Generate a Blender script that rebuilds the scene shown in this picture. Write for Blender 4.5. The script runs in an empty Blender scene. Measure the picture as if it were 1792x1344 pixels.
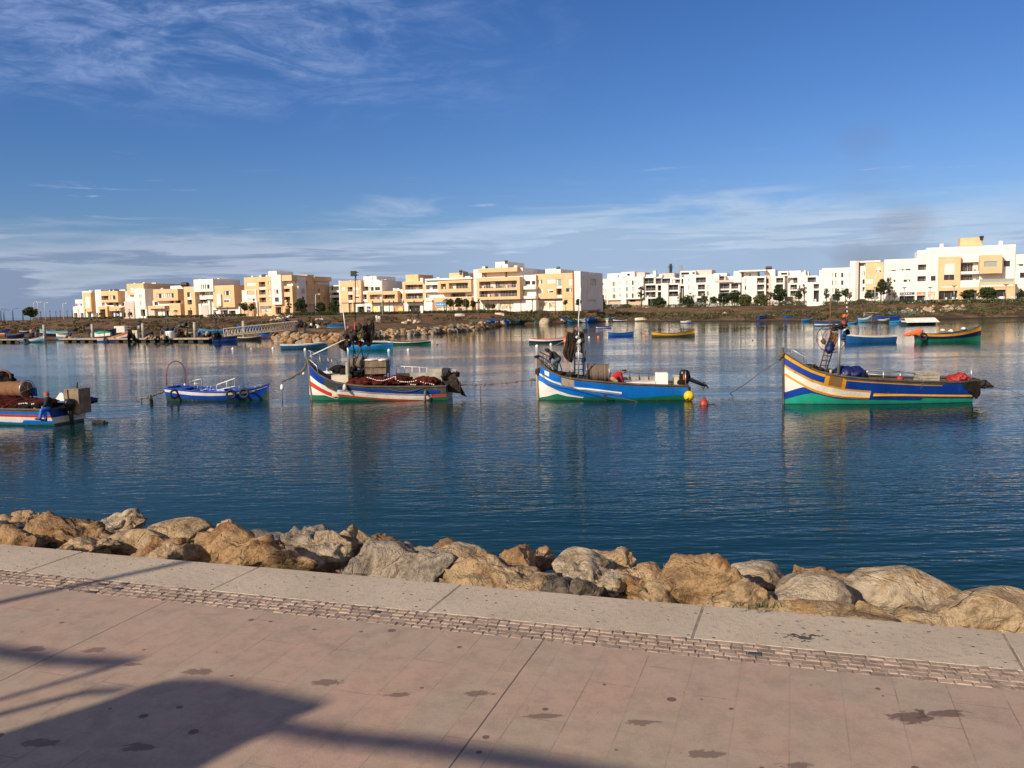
import bpy, bmesh, math, random
from mathutils import Vector, Matrix, noise as mnoise
R = math.radians
SC = bpy.context.scene
COL = SC.collection

# ------------------------------------------------------------------ camera
FPX, PITCH, ROLL, CAM_H = 1500.0, R(5.14), R(1.2), 4.4
cF = Vector((0, math.cos(PITCH), -math.sin(PITCH)))
_R0 = Vector((1, 0, 0)); _U0 = Vector((0, math.sin(PITCH), math.cos(PITCH)))
cR = math.cos(ROLL)*_R0 - math.sin(ROLL)*_U0
cU = math.cos(ROLL)*_U0 + math.sin(ROLL)*_R0
CAMP = Vector((0, 0, CAM_H))
cd = bpy.data.cameras.new("camera"); cam = bpy.data.objects.new("camera", cd); COL.objects.link(cam)
cd.sensor_width = 36; cd.lens = 36*FPX/1792; cd.clip_start = 0.1; cd.clip_end = 20000
cm = Matrix((cR, cU, -cF)).transposed().to_4x4(); cm.translation = CAMP
cam.matrix_world = cm
SC.camera = cam
# ------------------------------------------------------------------ sun and sky
SUN_AZ, SUN_EL = R(47), R(28)           # direction the light travels (azimuth from +Y), elevation of the sun
SD = Vector((math.sin(SUN_AZ)*math.cos(SUN_EL), math.cos(SUN_AZ)*math.cos(SUN_EL), -math.sin(SUN_EL)))
sl = bpy.data.lights.new("sun", 'SUN'); so = bpy.data.objects.new("sun", sl); COL.objects.link(so)
sl.energy = 5.0; sl.angle = R(0.5); sl.color = (1.0, 0.87, 0.71)
so.rotation_euler = SD.to_track_quat('-Z', 'Y').to_euler(); so.location = (-40, -40, 60)
SC.view_settings.view_transform = 'Standard'; SC.view_settings.look = 'None'
SC.view_settings.exposure = 0.12; SC.view_settings.gamma = 1

W = bpy.data.worlds.new("World"); SC.world = W; W.use_nodes = True
class NT:
    """small helper to write node trees"""
    def __init__(s, tree): s.t = tree; s.n = tree.nodes; s.l = tree.links
    def new(s, typ, **kw):
        n = s.n.new(typ)
        for k, v in kw.items(): setattr(n, k, v)
        return n
    def put(s, sock, v):
        if v is None: return
        if isinstance(v, bpy.types.NodeSocket): s.l.new(v, sock)
        else:
            if isinstance(v, (tuple, list)) and len(v) == 3 and sock.type == 'RGBA': v = (*v, 1)
            sock.default_value = v
    def math(s, op, a, b=None, c=None, clamp=False):
        n = s.new('ShaderNodeMath', operation=op, use_clamp=clamp)
        s.put(n.inputs[0], a); s.put(n.inputs[1], b); s.put(n.inputs[2], c); return n.outputs[0]
    def ramp(s, v, a, b, lo=0.0, hi=1.0):
        n = s.new('ShaderNodeMapRange', interpolation_type='SMOOTHSTEP')
        s.put(n.inputs[0], v); s.put(n.inputs[1], a); s.put(n.inputs[2], b); s.put(n.inputs[3], lo); s.put(n.inputs[4], hi)
        return n.outputs[0]
    def noise(s, vec, scale, detail=4, rough=0.5, dist=0.0, out=0):
        n = s.new('ShaderNodeTexNoise'); s.put(n.inputs['Vector'], vec)
        s.put(n.inputs['Scale'], scale); s.put(n.inputs['Detail'], detail); s.put(n.inputs['Roughness'], rough); s.put(n.inputs['Distortion'], dist)
        return n.outputs[out]
    def comb(s, x, y, z=0.0):
        n = s.new('ShaderNodeCombineXYZ'); s.put(n.inputs[0], x); s.put(n.inputs[1], y); s.put(n.inputs[2], z); return n.outputs[0]
    def sep(s, v):
        n = s.new('ShaderNodeSeparateXYZ'); s.put(n.inputs[0], v); return n.outputs
    def mix(s, f, a, b, mode='MIX'):
        n = s.new('ShaderNodeMix', data_type='RGBA', blend_type=mode)
        s.put(n.inputs[0], f); s.put(n.inputs[6], a); s.put(n.inputs[7], b); return n.outputs[2]
    def mapping(s, vec, scale=(1, 1, 1), rot=(0, 0, 0), loc=(0, 0, 0)):
        n = s.new('ShaderNodeMapping'); s.put(n.inputs[0], vec); n.inputs['Scale'].default_value = scale
        n.inputs['Rotation'].default_value = rot; n.inputs['Location'].default_value = loc; return n.outputs[0]

w = NT(W.node_tree)
bg = w.n['Background']; bg.inputs[1].default_value = 0.1
sky = w.new('ShaderNodeTexSky', sky_type='NISHITA'); sky.sun_disc = False
sky.sun_elevation = SUN_EL; sky.sun_rotation = math.pi + SUN_AZ
sky.air_density = 1.0; sky.dust_density = 0.6; sky.ozone_density = 3.2; sky.altitude = 0
tc = w.new('ShaderNodeTexCoord')
dx, dy, dz = w.sep(tc.outputs['Generated'])[0:3]
el = w.math('MULTIPLY', w.math('ARCSINE', dz), 57.2958)
az = w.math('MULTIPLY', w.math('ARCTAN2', dx, dy), 57.2958)
skc = w.mix(1.0, sky.outputs[0], (0.93, 0.80, 1.0), 'MULTIPLY')
skc = w.mix(w.ramp(el, 14, 0), skc, w.mix(1.0, skc, (1.03, 1.02, 0.98), 'MULTIPLY'))
# camera-like response of the blue sky
_r, _g, _b = w.n.new('ShaderNodeSeparateColor'), None, None
w.put(_r.inputs[0], skc)
_cc = w.n.new('ShaderNodeCombineColor')
for i_, (g_, k_) in enumerate(((1.45, .89), (1.2, .96), (1.1, .98))):
    w.put(_cc.inputs[i_], w.math('MULTIPLY', w.math('POWER', w.math('MULTIPLY', _r.outputs[i_], 0.1), g_), 10*k_))
skc = _cc.outputs[0]
# low cloud bank
wv = w.comb(w.math('MULTIPLY', az, 0.055), w.math('MULTIPLY', el, 0.42), 3.1)
nb = w.noise(wv, 1.6, 9, 0.58, 0.6)
edge = w.math('ADD', el, w.math('MULTIPLY', w.math('SUBTRACT', nb, 0.5), 9.0))
edge = w.math('ADD', edge, w.math('MULTIPLY', w.ramp(az, -6, -30), 1.0))
edge = w.math('SUBTRACT', edge, w.math('MULTIPLY', w.math('MULTIPLY', w.ramp(az, -10, 6), w.ramp(az, 34, 12)), 0.9))
bank = w.ramp(edge, 6.7, 3.2)
lit = w.noise(w.comb(w.math('MULTIPLY', az, 0.05), w.math('MULTIPLY', el, 0.75), 9.0), 2.2, 8, 0.6, 0.8)
leftw = w.ramp(az, 4, -20)
cl_dark = w.mix(leftw, (3.4, 4.6, 6.4), (2.2, 2.9, 4.35))
cl_lit = w.mix(leftw, (4.7, 5.8, 7.4), (4.1, 4.8, 6.2))
litf = w.ramp(w.math('ADD', lit, w.math('MULTIPLY', w.ramp(edge, 1.2, 5.4), 0.36)), 0.60, 0.80)
bankc = w.mix(litf, cl_dark, cl_lit)
skc = w.mix(w.math('MULTIPLY', bank, 0.88), skc, bankc)
# streak clouds just above the bank
s1 = w.noise(w.comb(w.math('MULTIPLY', az, 0.07), w.math('MULTIPLY', el, 1.1), 5.0), 1.9, 8, 0.6, 0.5)
m1 = w.math('MULTIPLY', w.ramp(s1, 0.60, 0.78), w.math('MULTIPLY', w.ramp(el, 10.5, 6.5), w.ramp(el, 2.5, 5.0)))
skc = w.mix(w.math('MULTIPLY', m1, 0.55), skc, (6.3, 6.6, 7.4))
# high cirrus, upper left
cv = w.mapping(w.comb(w.math('MULTIPLY', az, 0.10), w.math('MULTIPLY', el, 0.34), 1.7), rot=(0, 0, R(7)))
c1 = w.noise(cv, 1.25, 10, 0.62, 0.9)
c2 = w.noise(cv, 5.5, 8, 0.65, 1.4)
cm_ = w.math('MULTIPLY', w.ramp(c1, 0.38, 0.66), w.ramp(c2, 0.05, 0.80))
cmask = w.math('MULTIPLY', w.ramp(az, 9, -19), w.math('MULTIPLY', w.ramp(el, 10.5, 15.0), w.ramp(el, 40, 22)))
skc = w.mix(w.math('MULTIPLY', w.math('MULTIPLY', cm_, cmask), 0.8, clamp=True), skc, (2.9, 3.9, 6.6))
# warm bright haze added to the unseen sky behind the camera, filling shadows
fill_veil = w.math('MULTIPLY', w.ramp(dy, 0.05, -0.75), w.ramp(el, 75, 10))
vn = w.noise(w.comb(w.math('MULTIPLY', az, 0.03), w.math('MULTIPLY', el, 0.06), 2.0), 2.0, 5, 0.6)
skc = w.mix(w.math('MULTIPLY', fill_veil, w.ramp(vn, 0.2, 0.8, 0.45, 0.9)), skc, (10.5, 8.3, 6.3))
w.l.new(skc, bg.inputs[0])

# ------------------------------------------------------------------ pixel helpers (photo pixels -> points of the place)
def ray(px, py): return cF + cR*((px-896)/FPX) - cU*((py-672)/FPX)
def ground(px, py, z=0.0):
    d = ray(px, py); return CAMP + d*((z-CAM_H)/d.z)
def atY(px, py, Y):
    d = ray(px, py); return CAMP + d*(Y/d.y)
def on_plane(px, py, p0, n):
    d = ray(px, py); return CAMP + d*((p0-CAMP).dot(n)/d.dot(n))
def horizon(px): return 555.8 - 37.5*px/1792.0

# ------------------------------------------------------------------ materials
MATS = {}
def mat(name, col, rough=0.6, metal=0.0, var=0.12, nscale=3.0, bump=0.0, bscale=40.0, dirt=0.0, dirtcol=(0.10, 0.07, 0.05), spec=0.5, coat=0.0, fine=0.0):
    if name in MATS: return MATS[name]
    m = bpy.data.materials.new(name); m.use_nodes = True; t = NT(m.node_tree); b = t.n['Principled BSDF']
    MATS[name] = m
    tc = t.new('ShaderNodeTexCoord').outputs['Object']
    c = (*col, 1)
    if var > 0:
        n1 = t.noise(tc, nscale, 6, 0.6)
        c = t.mix(t.ramp(n1, 0.3, 0.7), tuple(x*(1-var) for x in col), tuple(min(1, x*(1+var)) for x in col))
    if fine > 0:
        n3 = t.noise(tc, nscale*14, 3, 0.6)
        c = t.mix(t.ramp(n3, 0.35, 0.7, 0, fine), c, tuple(x*0.45 for x in col))
    if dirt > 0:
        n2 = t.noise(t.mapping(tc, (1, 1, 0.35)), nscale*2.3, 9, 0.7, 0.5)
        c = t.mix(t.ramp(n2, 0.70-dirt*0.35, 0.80-dirt*0.3), c, dirtcol)
    t.put(b.inputs['Base Color'], c)
    b.inputs['Roughness'].default_value = rough; b.inputs['Metallic'].default_value = metal
    b.inputs['Specular IOR Level'].default_value = spec
    if coat: b.inputs['Coat Weight'].default_value = coat
    if bump > 0:
        bn = t.new('ShaderNodeBump'); bn.inputs['Strength'].default_value = 1.0; bn.inputs['Distance'].default_value = bump
        t.put(bn.inputs['Height'], t.noise(tc, bscale, 5, 0.6)); t.l.new(bn.outputs[0], b.inputs['Normal'])
    return m

# ------------------------------------------------------------------ mesh helpers
class MB:
    def __init__(s): s.v = []; s.f = []; s.m = []
    def add(s, vs, fs, m=0):
        o = len(s.v); s.v += [tuple(v) for v in vs]; s.f += [tuple(i+o for i in f) for f in fs]; s.m += [m]*len(fs)
    def box(s, x0, x1, y0, y1, z0, z1, m=0, M=None):
        vs = [Vector((x, y, z)) for z in (z0, z1) for y in (y0, y1) for x in (x0, x1)]
        if M is not None: vs = [M @ v for v in vs]
        s.add(vs, [(0, 2, 3, 1), (4, 5, 7, 6), (0, 1, 5, 4), (2, 6, 7, 3), (1, 3, 7, 5), (0, 4, 6, 2)], m)
        return s
    def quad(s, a, b, c, d, m=0): s.add([a, b, c, d], [(0, 1, 2, 3)], m); return s
    def tube(s, pts, r, n=8, m=0, closed=False):
        pts = [Vector(p) for p in pts]; k = len(pts)
        if not isinstance(r, (list, tuple)): r = [r]*k
        vs = []; prev = None
        for i, p in enumerate(pts):
            if closed: d = pts[(i+1) % k]-pts[i-1]
            else: d = pts[min(i+1, k-1)]-pts[max(i-1, 0)]
            d = d.normalized() if d.length > 1e-9 else Vector((0, 0, 1))
            if prev is None:
                u = d.cross(Vector((0, 0, 1)));
                if u.length < 1e-3: u = d.cross(Vector((1, 0, 0)))
            else: u = prev - d*prev.dot(d)
            u.normalize(); prev = u; w_ = d.cross(u)
            for j in range(n):
                a = 2*math.pi*j/n; vs.append(p + (u*math.cos(a)+w_*math.sin(a))*r[i])
        fs = []
        for i in range(k if closed else k-1):
            for j in range(n):
                a = i*n+j; b = i*n+(j+1) % n; i2 = (i+1) % k
                fs.append((a, b, i2*n+(j+1) % n, i2*n+j))
        if not closed: fs.append(tuple(reversed(range(n)))); fs.append(tuple((k-1)*n+j for j in range(n)))
        s.add(vs, fs, m); return s
    def lathe(s, prof, n=16, c=(0, 0, 0), m=0, axis='z', M=None):
        vs = []; k = len(prof)
        for (r, z) in prof:
            for j in range(n):
                a = 2*math.pi*j/n; x, y = r*math.cos(a), r*math.sin(a)
                v = Vector((x, y, z)) if axis == 'z' else (Vector((z, x, y)) if axis == 'x' else Vector((x, z, y)))
                if M is not None: v = M @ v
                vs.append(v + Vector(c))
        fs = [(i*n+j, i*n+(j+1) % n, (i+1)*n+(j+1) % n, (i+1)*n+j) for i in range(k-1) for j in range(n)]
        fs.append(tuple(reversed(range(n)))); fs.append(tuple((k-1)*n+j for j in range(n)))
        s.add(vs, fs, m); return s
    def blob(s, c, rx, ry, rz, seed=0, amp=0.15, fr=2.0, sub=3, m=0, M=None):
        bm = bmesh.new(); bmesh.ops.create_icosphere(bm, subdivisions=sub, radius=1)
        off = Vector((seed*7.13, seed*3.7, seed*1.9)); vs = []
        for v in bm.verts:
            k = 1+amp*mnoise.fractal(v.co*fr+off, 0.8, 2.0, 3)*2
            q = Vector((v.co.x*rx*k, v.co.y*ry*k, v.co.z*rz*k))
            if M is not None: q = M @ q
            vs.append(q+Vector(c))
        fs = [tuple(v.index for v in f.verts) for f in bm.faces]; bm.free(); s.add(vs, fs, m); return s
    def mesh(s, name, mats, smooth=False):
        me = bpy.data.meshes.new(name); me.from_pydata(s.v, [], s.f)
        for m in (mats if isinstance(mats, (list, tuple)) else [mats]): me.materials.append(MATS[m] if isinstance(m, str) else m)
        if any(s.m): me.polygons.foreach_set('material_index', s.m)
        if smooth: me.polygons.foreach_set('use_smooth', [True]*len(s.f))
        me.validate(); me.update(); return me
    def build(s, name, mats, parent=None, smooth=False, loc=None):
        o = bpy.data.objects.new(name, s.mesh(name, mats, smooth)); COL.objects.link(o)
        if parent is not None: o.parent = parent
        if loc is not None: o.location = loc
        return o
def fixn(o):
    bm = bmesh.new(); bm.from_mesh(o.data); bmesh.ops.recalc_face_normals(bm, faces=bm.faces); bm.to_mesh(o.data); bm.free(); return o
def tag(o, label, cat, group=None):
    o['label'] = label; o['category'] = cat
    if group: o['group'] = group
    return o
def thing(name, label, cat, loc=(0, 0, 0), rz=0.0, group=None):
    o = bpy.data.objects.new(name, None); COL.objects.link(o); o.empty_display_size = 0.3
    o.location = loc; o.rotation_euler = (0, 0, rz); return tag(o, label, cat, group)
def struct(o, kind='structure'): o['kind'] = kind; return o
def dup(root, label=None, group=None, loc=None, rz=None, scale=None):
    kids = [c for c in COL.objects if c.parent == root] if not hasattr(root, '_k') else root._k
    r = root.copy(); COL.objects.link(r)
    if loc is not None: r.location = loc
    if rz is not None: r.rotation_euler[2] = rz
    if scale is not None: r.scale = scale
    if label: r['label'] = label
    if group: r['group'] = group
    for ch in kids:
        c = ch.copy(); COL.objects.link(c); c.parent = r
        for g in [q for q in COL.objects if q.parent == ch]:
            d = g.copy(); COL.objects.link(d); d.parent = c
    return r
def interp(pts, x):
    if x <= pts[0][0]: return pts[0][1]
    for (a, b), (c, d) in zip(pts, pts[1:]):
        if x <= c: return b if c == a else b+(d-b)*(x-a)/(c-a)
    return pts[-1][1]
# ------------------------------------------------------------------ quay frame
_n = ray(1422, 526); NQ = Vector((_n.x, _n.y, 0)).normalized()
_t = Vector((NQ.y, -NQ.x, 0)); _ang = R(1.15)
TQ = (_t + NQ*math.tan(_ang)).normalized()           # along the quay
def Q(a, b, z=2.8):                                   # a along the quay (right +), b out over the water
    return Vector((0, 0, z)) + TQ*a + NQ*(b)
QB0 = 4.52                                            # back edge of the kerb stones at a=0
ZQ = 2.8

def wmat(name):
    m = bpy.data.materials.new(name); m.use_nodes = True; MATS[name] = m
    return m, NT(m.node_tree), m.node_tree.nodes['Principled BSDF']
# quay coordinates in a shader: (a, b)
def qcoord(t):
    g = t.new('ShaderNodeNewGeometry').outputs['Position']
    x, y, z = t.sep(g)[0:3]
    a = t.math('ADD', t.math('MULTIPLY', x, TQ.x), t.math('MULTIPLY', y, TQ.y))
    b = t.math('ADD', t.math('MULTIPLY', x, NQ.x), t.math('MULTIPLY', y, NQ.y))
    return a, b, g

# paving
m, t, bs = wmat('paving_stone')
a, b, g = qcoord(t)
uv = t.comb(b, a, 0.0)
br = t.new('ShaderNodeTexBrick', offset=0.37, squash=1.0)
t.put(br.inputs['Vector'], uv); br.inputs['Scale'].default_value = 1.0
br.inputs['Brick Width'].default_value = 0.61; br.inputs['Row Height'].default_value = 0.205
br.inputs['Mortar Size'].default_value = 0.0022; br.inputs['Mortar Smooth'].default_value = 0.1; br.inputs['Bias'].default_value = 0.0
br.inputs['Color1'].default_value = (0, 0, 0, 1); br.inputs['Color2'].default_value = (1, 1, 1, 1); br.inputs['Mortar'].default_value = (0.5, 0.5, 0.5, 1)
tone = t.sep(br.outputs['Color'])[0]
n1 = t.noise(g, 1.3, 6, 0.6); n2 = t.noise(g, 9.0, 9, 0.72); n3 = t.noise(t.mapping(g, (1, 1, 1), rot=(0, 0, R(-20))), 3.7, 6, 0.6, 0.4); n4 = t.noise(g, 160, 3, 0.6)
k = t.math('ADD', t.math('MULTIPLY', tone, 0.20), t.math('MULTIPLY', t.math('ADD', n1, n3), 0.68))
c = t.mix(t.ramp(k, 0.50, 1.05), (0.395, 0.31, 0.208), (0.465, 0.302, 0.208))
c = t.mix(t.ramp(n2, 0.40, 0.68, 0, 0.50), c, (0.24, 0.18, 0.135))
c = t.mix(t.ramp(n4, 0.4, 0.75, 0, 0.35), c, (0.22, 0.165, 0.13)); n5 = t.noise(t.mapping(g, (1, 1, 1), loc=(3, 8, 1)), 2.6, 10, 0.78, 0.6); c = t.mix(t.ramp(n5, 0.54, 0.70, 0, 0.5), c, (0.20, 0.15, 0.115)); c = t.mix(t.ramp(n5, 0.46, 0.30, 0, 0.30), c, (0.52, 0.40, 0.29))
brk = t.ramp(t.noise(g, 2.1, 3, 0.6), 0.50, 0.64)        # joints are filled in places
c = t.mix(t.math('MULTIPLY', t.math('MULTIPLY', br.outputs['Fac'], brk), 0.5), c, (0.10, 0.075, 0.06))
# long expansion joints
for a0 in (-3.32, -1.13, 0.98, 3.1):
    ja = t.math('ABSOLUTE', t.math('SUBTRACT', t.math('ADD', a, t.math('MULTIPLY', t.math('SUBTRACT', n3, 0.5), 0.006)), a0))
    c = t.mix(t.ramp(ja, 0.0045, 0.002, 0, 0.85), c, (0.05, 0.04, 0.035))
# gum spots
vo = t.new('ShaderNodeTexVoronoi', feature='F1'); t.put(vo.inputs['Vector'], t.mapping(g, (1, 1, 0))); vo.inputs['Scale'].default_value = 8.0; vo.inputs['Randomness'].default_value = 1.0
thr = t.math('MULTIPLY', t.math('POWER', t.sep(vo.outputs['Color'])[0], 2.4), 0.17)
spot = t.ramp(t.math('SUBTRACT', vo.outputs['Distance'], thr), 0.012, -0.004)
c = t.mix(t.math('MULTIPLY', spot, 0.8), c, (0.09, 0.055, 0.045))
# liquid stains
dsn = t.math('MULTIPLY', t.math('SUBTRACT', t.noise(t.mapping(g, (.8, 1.5, 1)), 17.0, 7, 0.7, 0.8), 0.5), 3.4)
def stain(c, px, py, rx, ry, col, f=0.8):
    p = ground(px, py, ZQ)
    xx, yy, _z = t.sep(g)[0:3]
    ex = t.math('DIVIDE', t.math('SUBTRACT', xx, p.x), rx); ey = t.math('DIVIDE', t.math('SUBTRACT', yy, p.y), ry)
    d = t.math('SQRT', t.math('ADD', t.math('MULTIPLY', ex, ex), t.math('MULTIPLY', ey, ey)))
    return t.mix(t.ramp(t.math('ADD', d, dsn), 1.05, 0.80, 0, f), c, col)
DK = (0.085, 0.04, 0.028)
for s_ in [(1600, 1254, .095, .05), (1652, 1250, .10, .035), (1118, 1264, .075, .022), (838, 1213, .07, .025), (950, 1253, .07, .02), (695, 1215, .06, .02), (572, 1194, .07, .03), (347, 1176, .07, .03), (235, 1163, .05, .02), (165, 1138, .06, .03), (60, 1136, .06, .03), (1235, 1320, .06, .03), (1395, 1340, .06, .025), (75, 1300, .07, .03), (240, 1308, .06, .03)]:
    c = stain(c, *s_, DK, 0.72 if s_[2] > .08 else 0.6)
t.put(bs.inputs['Base Color'], c); t.put(bs.inputs['Roughness'], t.ramp(n2, 0.3, 0.7, 0.55, 0.8))
bn = t.new('ShaderNodeBump'); bn.inputs['Distance'].default_value = 0.004; bn.inputs['Strength'].default_value = 0.9
hgt = t.math('SUBTRACT', t.math('ADD', t.math('MULTIPLY', n4, 0.35), t.math('MULTIPLY', n2, 0.5)), t.math('MULTIPLY', br.outputs['Fac'], 0.8))
t.put(bn.inputs['Height'], hgt); t.l.new(bn.outputs[0], bs.inputs['Normal'])

# concrete kerb
m, t, bs = wmat('kerb_concrete')
a, b, g = qcoord(t)
n1 = t.noise(g, 2.2, 6, 0.6); n2 = t.noise(g, 26, 7, 0.75); n3 = t.noise(g, 140, 3, 0.6)
c = t.mix(t.ramp(n1, 0.3, 0.7), (0.445, 0.36, 0.25), (0.52, 0.425, 0.305))
c = t.mix(t.ramp(n2, 0.50, 0.72, 0, 0.55), c, (0.17, 0.13, 0.095)); c = t.mix(t.ramp(n3, 0.55, 0.8, 0, 0.5), c, (0.14, 0.11, 0.09))
vo = t.new('ShaderNodeTexVoronoi', feature='F1'); t.put(vo.inputs['Vector'], g); vo.inputs['Scale'].default_value = 19
pit = t.math('MULTIPLY', t.ramp(vo.outputs['Distance'], 0.22, 0.10), t.ramp(t.sep(vo.outputs['Color'])[0], 0.6, 0.75))
c = t.mix(t.math('MULTIPLY', pit, 0.7), c, (0.10, 0.075, 0.06))
p = ground(1405, 1115, ZQ); xx, yy, _z = t.sep(g)[0:3]
ex = t.math('DIVIDE', t.math('SUBTRACT', xx, p.x), 0.085); ey = t.math('DIVIDE', t.math('SUBTRACT', yy, p.y), 0.05)
d = t.math('SQRT', t.math('ADD', t.math('MULTIPLY', ex, ex), t.math('MULTIPLY', ey, ey)))
c = t.mix(t.ramp(t.math('ADD', d, t.math('MULTIPLY', t.math('SUBTRACT', t.noise(g, 34, 4, 0.6), 0.5), 6.0)), 0.7, 0.4, 0, 0.9), c, (0.02, 0.018, 0.018))
t.put(bs.inputs['Base Color'], c); bs.inputs['Roughness'].default_value = 0.85
bn = t.new('ShaderNodeBump'); bn.inputs['Distance'].default_value = 0.006; bn.inputs['Strength'].default_value = 1.0
t.put(bn.inputs['Height'], t.math('SUBTRACT', t.math('ADD', n2, t.math('MULTIPLY', n3, 0.4)), pit)); t.l.new(bn.outputs[0], bs.inputs['Normal'])

mat('cobble', (0.33, 0.24, 0.175), 0.85, var=0.3, nscale=14, bump=0.006, bscale=70, fine=0.6)
mat('cobble_pale', (0.40, 0.295, 0.215), 0.8, var=0.25, nscale=9, bump=0.004, bscale=60, fine=0.4)
mat('cobble_black', (0.045, 0.043, 0.045), 0.6, var=0.2, nscale=9, bump=0.003, bscale=60)
mat('joint_dirt', (0.27, 0.20, 0.145), 0.95, var=0.3, nscale=12)

def qbox(mb, a0, a1, b0, b1, z0, z1, m=0, bev=0.0, tilt=(0, 0)):
    def P(a_, b_, z_): return Q(a_, b_, z_)
    ca, cb = (a0+a1)/2, (b0+b1)/2
    def zz(a_, b_, z_): return z_ + (a_-ca)*tilt[0] + (b_-cb)*tilt[1]
    if bev <= 0:
        vs = [P(a0, b0, z0), P(a1, b0, z0), P(a1, b1, z0), P(a0, b1, z0)] + [P(x, y, zz(x, y, z1)) for x, y in ((a0, b0), (a1, b0), (a1, b1), (a0, b1))]
        mb.add(vs, [(0, 3, 2, 1), (4, 5, 6, 7), (0, 1, 5, 4), (1, 2, 6, 5), (2, 3, 7, 6), (3, 0, 4, 7)], m)
    else:
        e = bev
        vs = [P(x, y, z0) for x, y in ((a0, b0), (a1, b0), (a1, b1), (a0, b1))]
        vs += [P(x, y, zz(x, y, z1-e)) for x, y in ((a0, b0), (a1, b0), (a1, b1), (a0, b1))]
        vs += [P(x, y, zz(x, y, z1)) for x, y in ((a0+e, b0+e), (a1-e, b0+e), (a1-e, b1-e), (a0+e, b1-e))]
        fs = [(0, 3, 2, 1), (8, 9, 10, 11)]
        for i in range(4):
            j = (i+1) % 4; fs += [(i, j, 4+j, 4+i), (4+i, 4+j, 8+j, 8+i)]
        mb.add(vs, fs, m)
BCF, BCB, BKF = 3.83, 4.052, 4.052       # cobble strip front/back, kerb front
mb = MB(); mb.quad(Q(-40, -25, ZQ), Q(40, -25, ZQ), Q(40, BCF, ZQ), Q(-40, BCF, ZQ)); struct(mb.build('promenade_paving', ['paving_stone']))
mb = MB(); qbox(mb, -40, 40, -25, BCF, 0.5, ZQ-0.05, 0); qbox(mb, -40, 40, BCF+0.001, QB0-0.02, 0.5, ZQ-0.0035, 0); struct(mb.build('quay_bed', ['joint_dirt']))
rnd = random.Random(4)
mb = MB()
rows = 5; rw = (BCB-BCF)/rows
for r_ in range(rows):
    x = -13.0 + 0.03*r_
    while x < 9:
        L = rnd.uniform(0.042, 0.078); g_ = 0.0028
        k = 2 if rnd.random() < 0.022 else (1 if rnd.random() < 0.4 else 0)
        b0 = BCF+r_*rw+rnd.uniform(-.003, .003); dz_ = rnd.uniform(-0.004, 0.005)
        qbox(mb, x, x+L-g_, b0+0.0015, b0+rw-0.002, ZQ-0.05, ZQ+dz_*.6, k, 0.005, (rnd.uniform(-.07, .07), rnd.uniform(-.08, .05)))
        x += L
struct(mb.build('cobble_edging', ['cobble', 'cobble_pale', 'cobble_black']))
mb = MB(); js = [-17.2, -15.8, -14.4, -13.0, -11.6, -10.2, -8.85, -7.47, -6.07, -4.68, -3.28, -1.912, -0.53, 0.877, 2.27, 3.66, 5.05, 6.44, 7.8, 9.2, 10.6, 12.0]
for i, (a0, a1) in enumerate(zip(js, js[1:])):
    g_ = 0.014 if i % 3 == 0 else 0.009
    qbox(mb, a0+g_/2, a1-g_/2, BKF, QB0+rnd.uniform(-.006, .006), 2.2, ZQ-0.0015+rnd.uniform(-.001, .001), 0, 0.003)
struct(mb.build('kerb', ['kerb_concrete']))

# ------------------------------------------------------------------ water
m, t, bs = wmat('harbour_water')
g = t.new('ShaderNodeNewGeometry').outputs['Position']
px_, py_, _ = t.sep(g)[0:3]
big = t.noise(t.mapping(g, (0.018, 0.06, 0), rot=(0, 0, R(8))), 1.0, 5, 0.6, 0.8)
calm = t.ramp(big, 0.40, 0.60, 0.38, 1.25)
gx = t.mapping(g, (0.30, 1.0, 0.0), rot=(0, 0, R(6)))
gy = t.mapping(g, (0.40, 1.0, 0.0), rot=(0, 0, R(-14)))
h1 = t.noise(gx, 2.4, 3, 0.5, 0.3); h2 = t.noise(gx, 6.5, 2, 0.5, 0.3); h3 = t.noise(gy, 0.75, 2, 0.5, 0.2)
dist = t.math('SQRT', t.math('ADD', t.math('MULTIPLY', px_, px_), t.math('MULTIPLY', py_, py_)))
fall = t.ramp(dist, 15, 150, 1.0, 0.30)
hh = t.math('ADD', t.math('MULTIPLY', h1, 0.026), t.math('ADD', t.math('MULTIPLY', h2, 0.019), t.math('MULTIPLY', h3, 0.022)))
hh = t.math('MULTIPLY', hh, t.math('MULTIPLY', calm, fall))
bn = t.new('ShaderNodeBump'); bn.inputs['Distance'].default_value = 1.0; bn.inputs['Strength'].default_value = 0.95
t.put(bn.inputs['Height'], hh); t.l.new(bn.outputs[0], bs.inputs['Normal'])
bs.inputs['Specular IOR Level'].default_value = 0.14; bs.inputs['Base Color'].default_value = (0.003, 0.029, 0.027, 1); bs.inputs['Roughness'].default_value = 0.035
bs.inputs['IOR'].default_value = 1.333
mb = MB(); S_ = 9000
mb.quad((-S_, -60, 0), (S_, -60, 0), (S_, S_, 0), (-S_, S_, 0)); struct(mb.build('water', ['harbour_water']))

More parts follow.
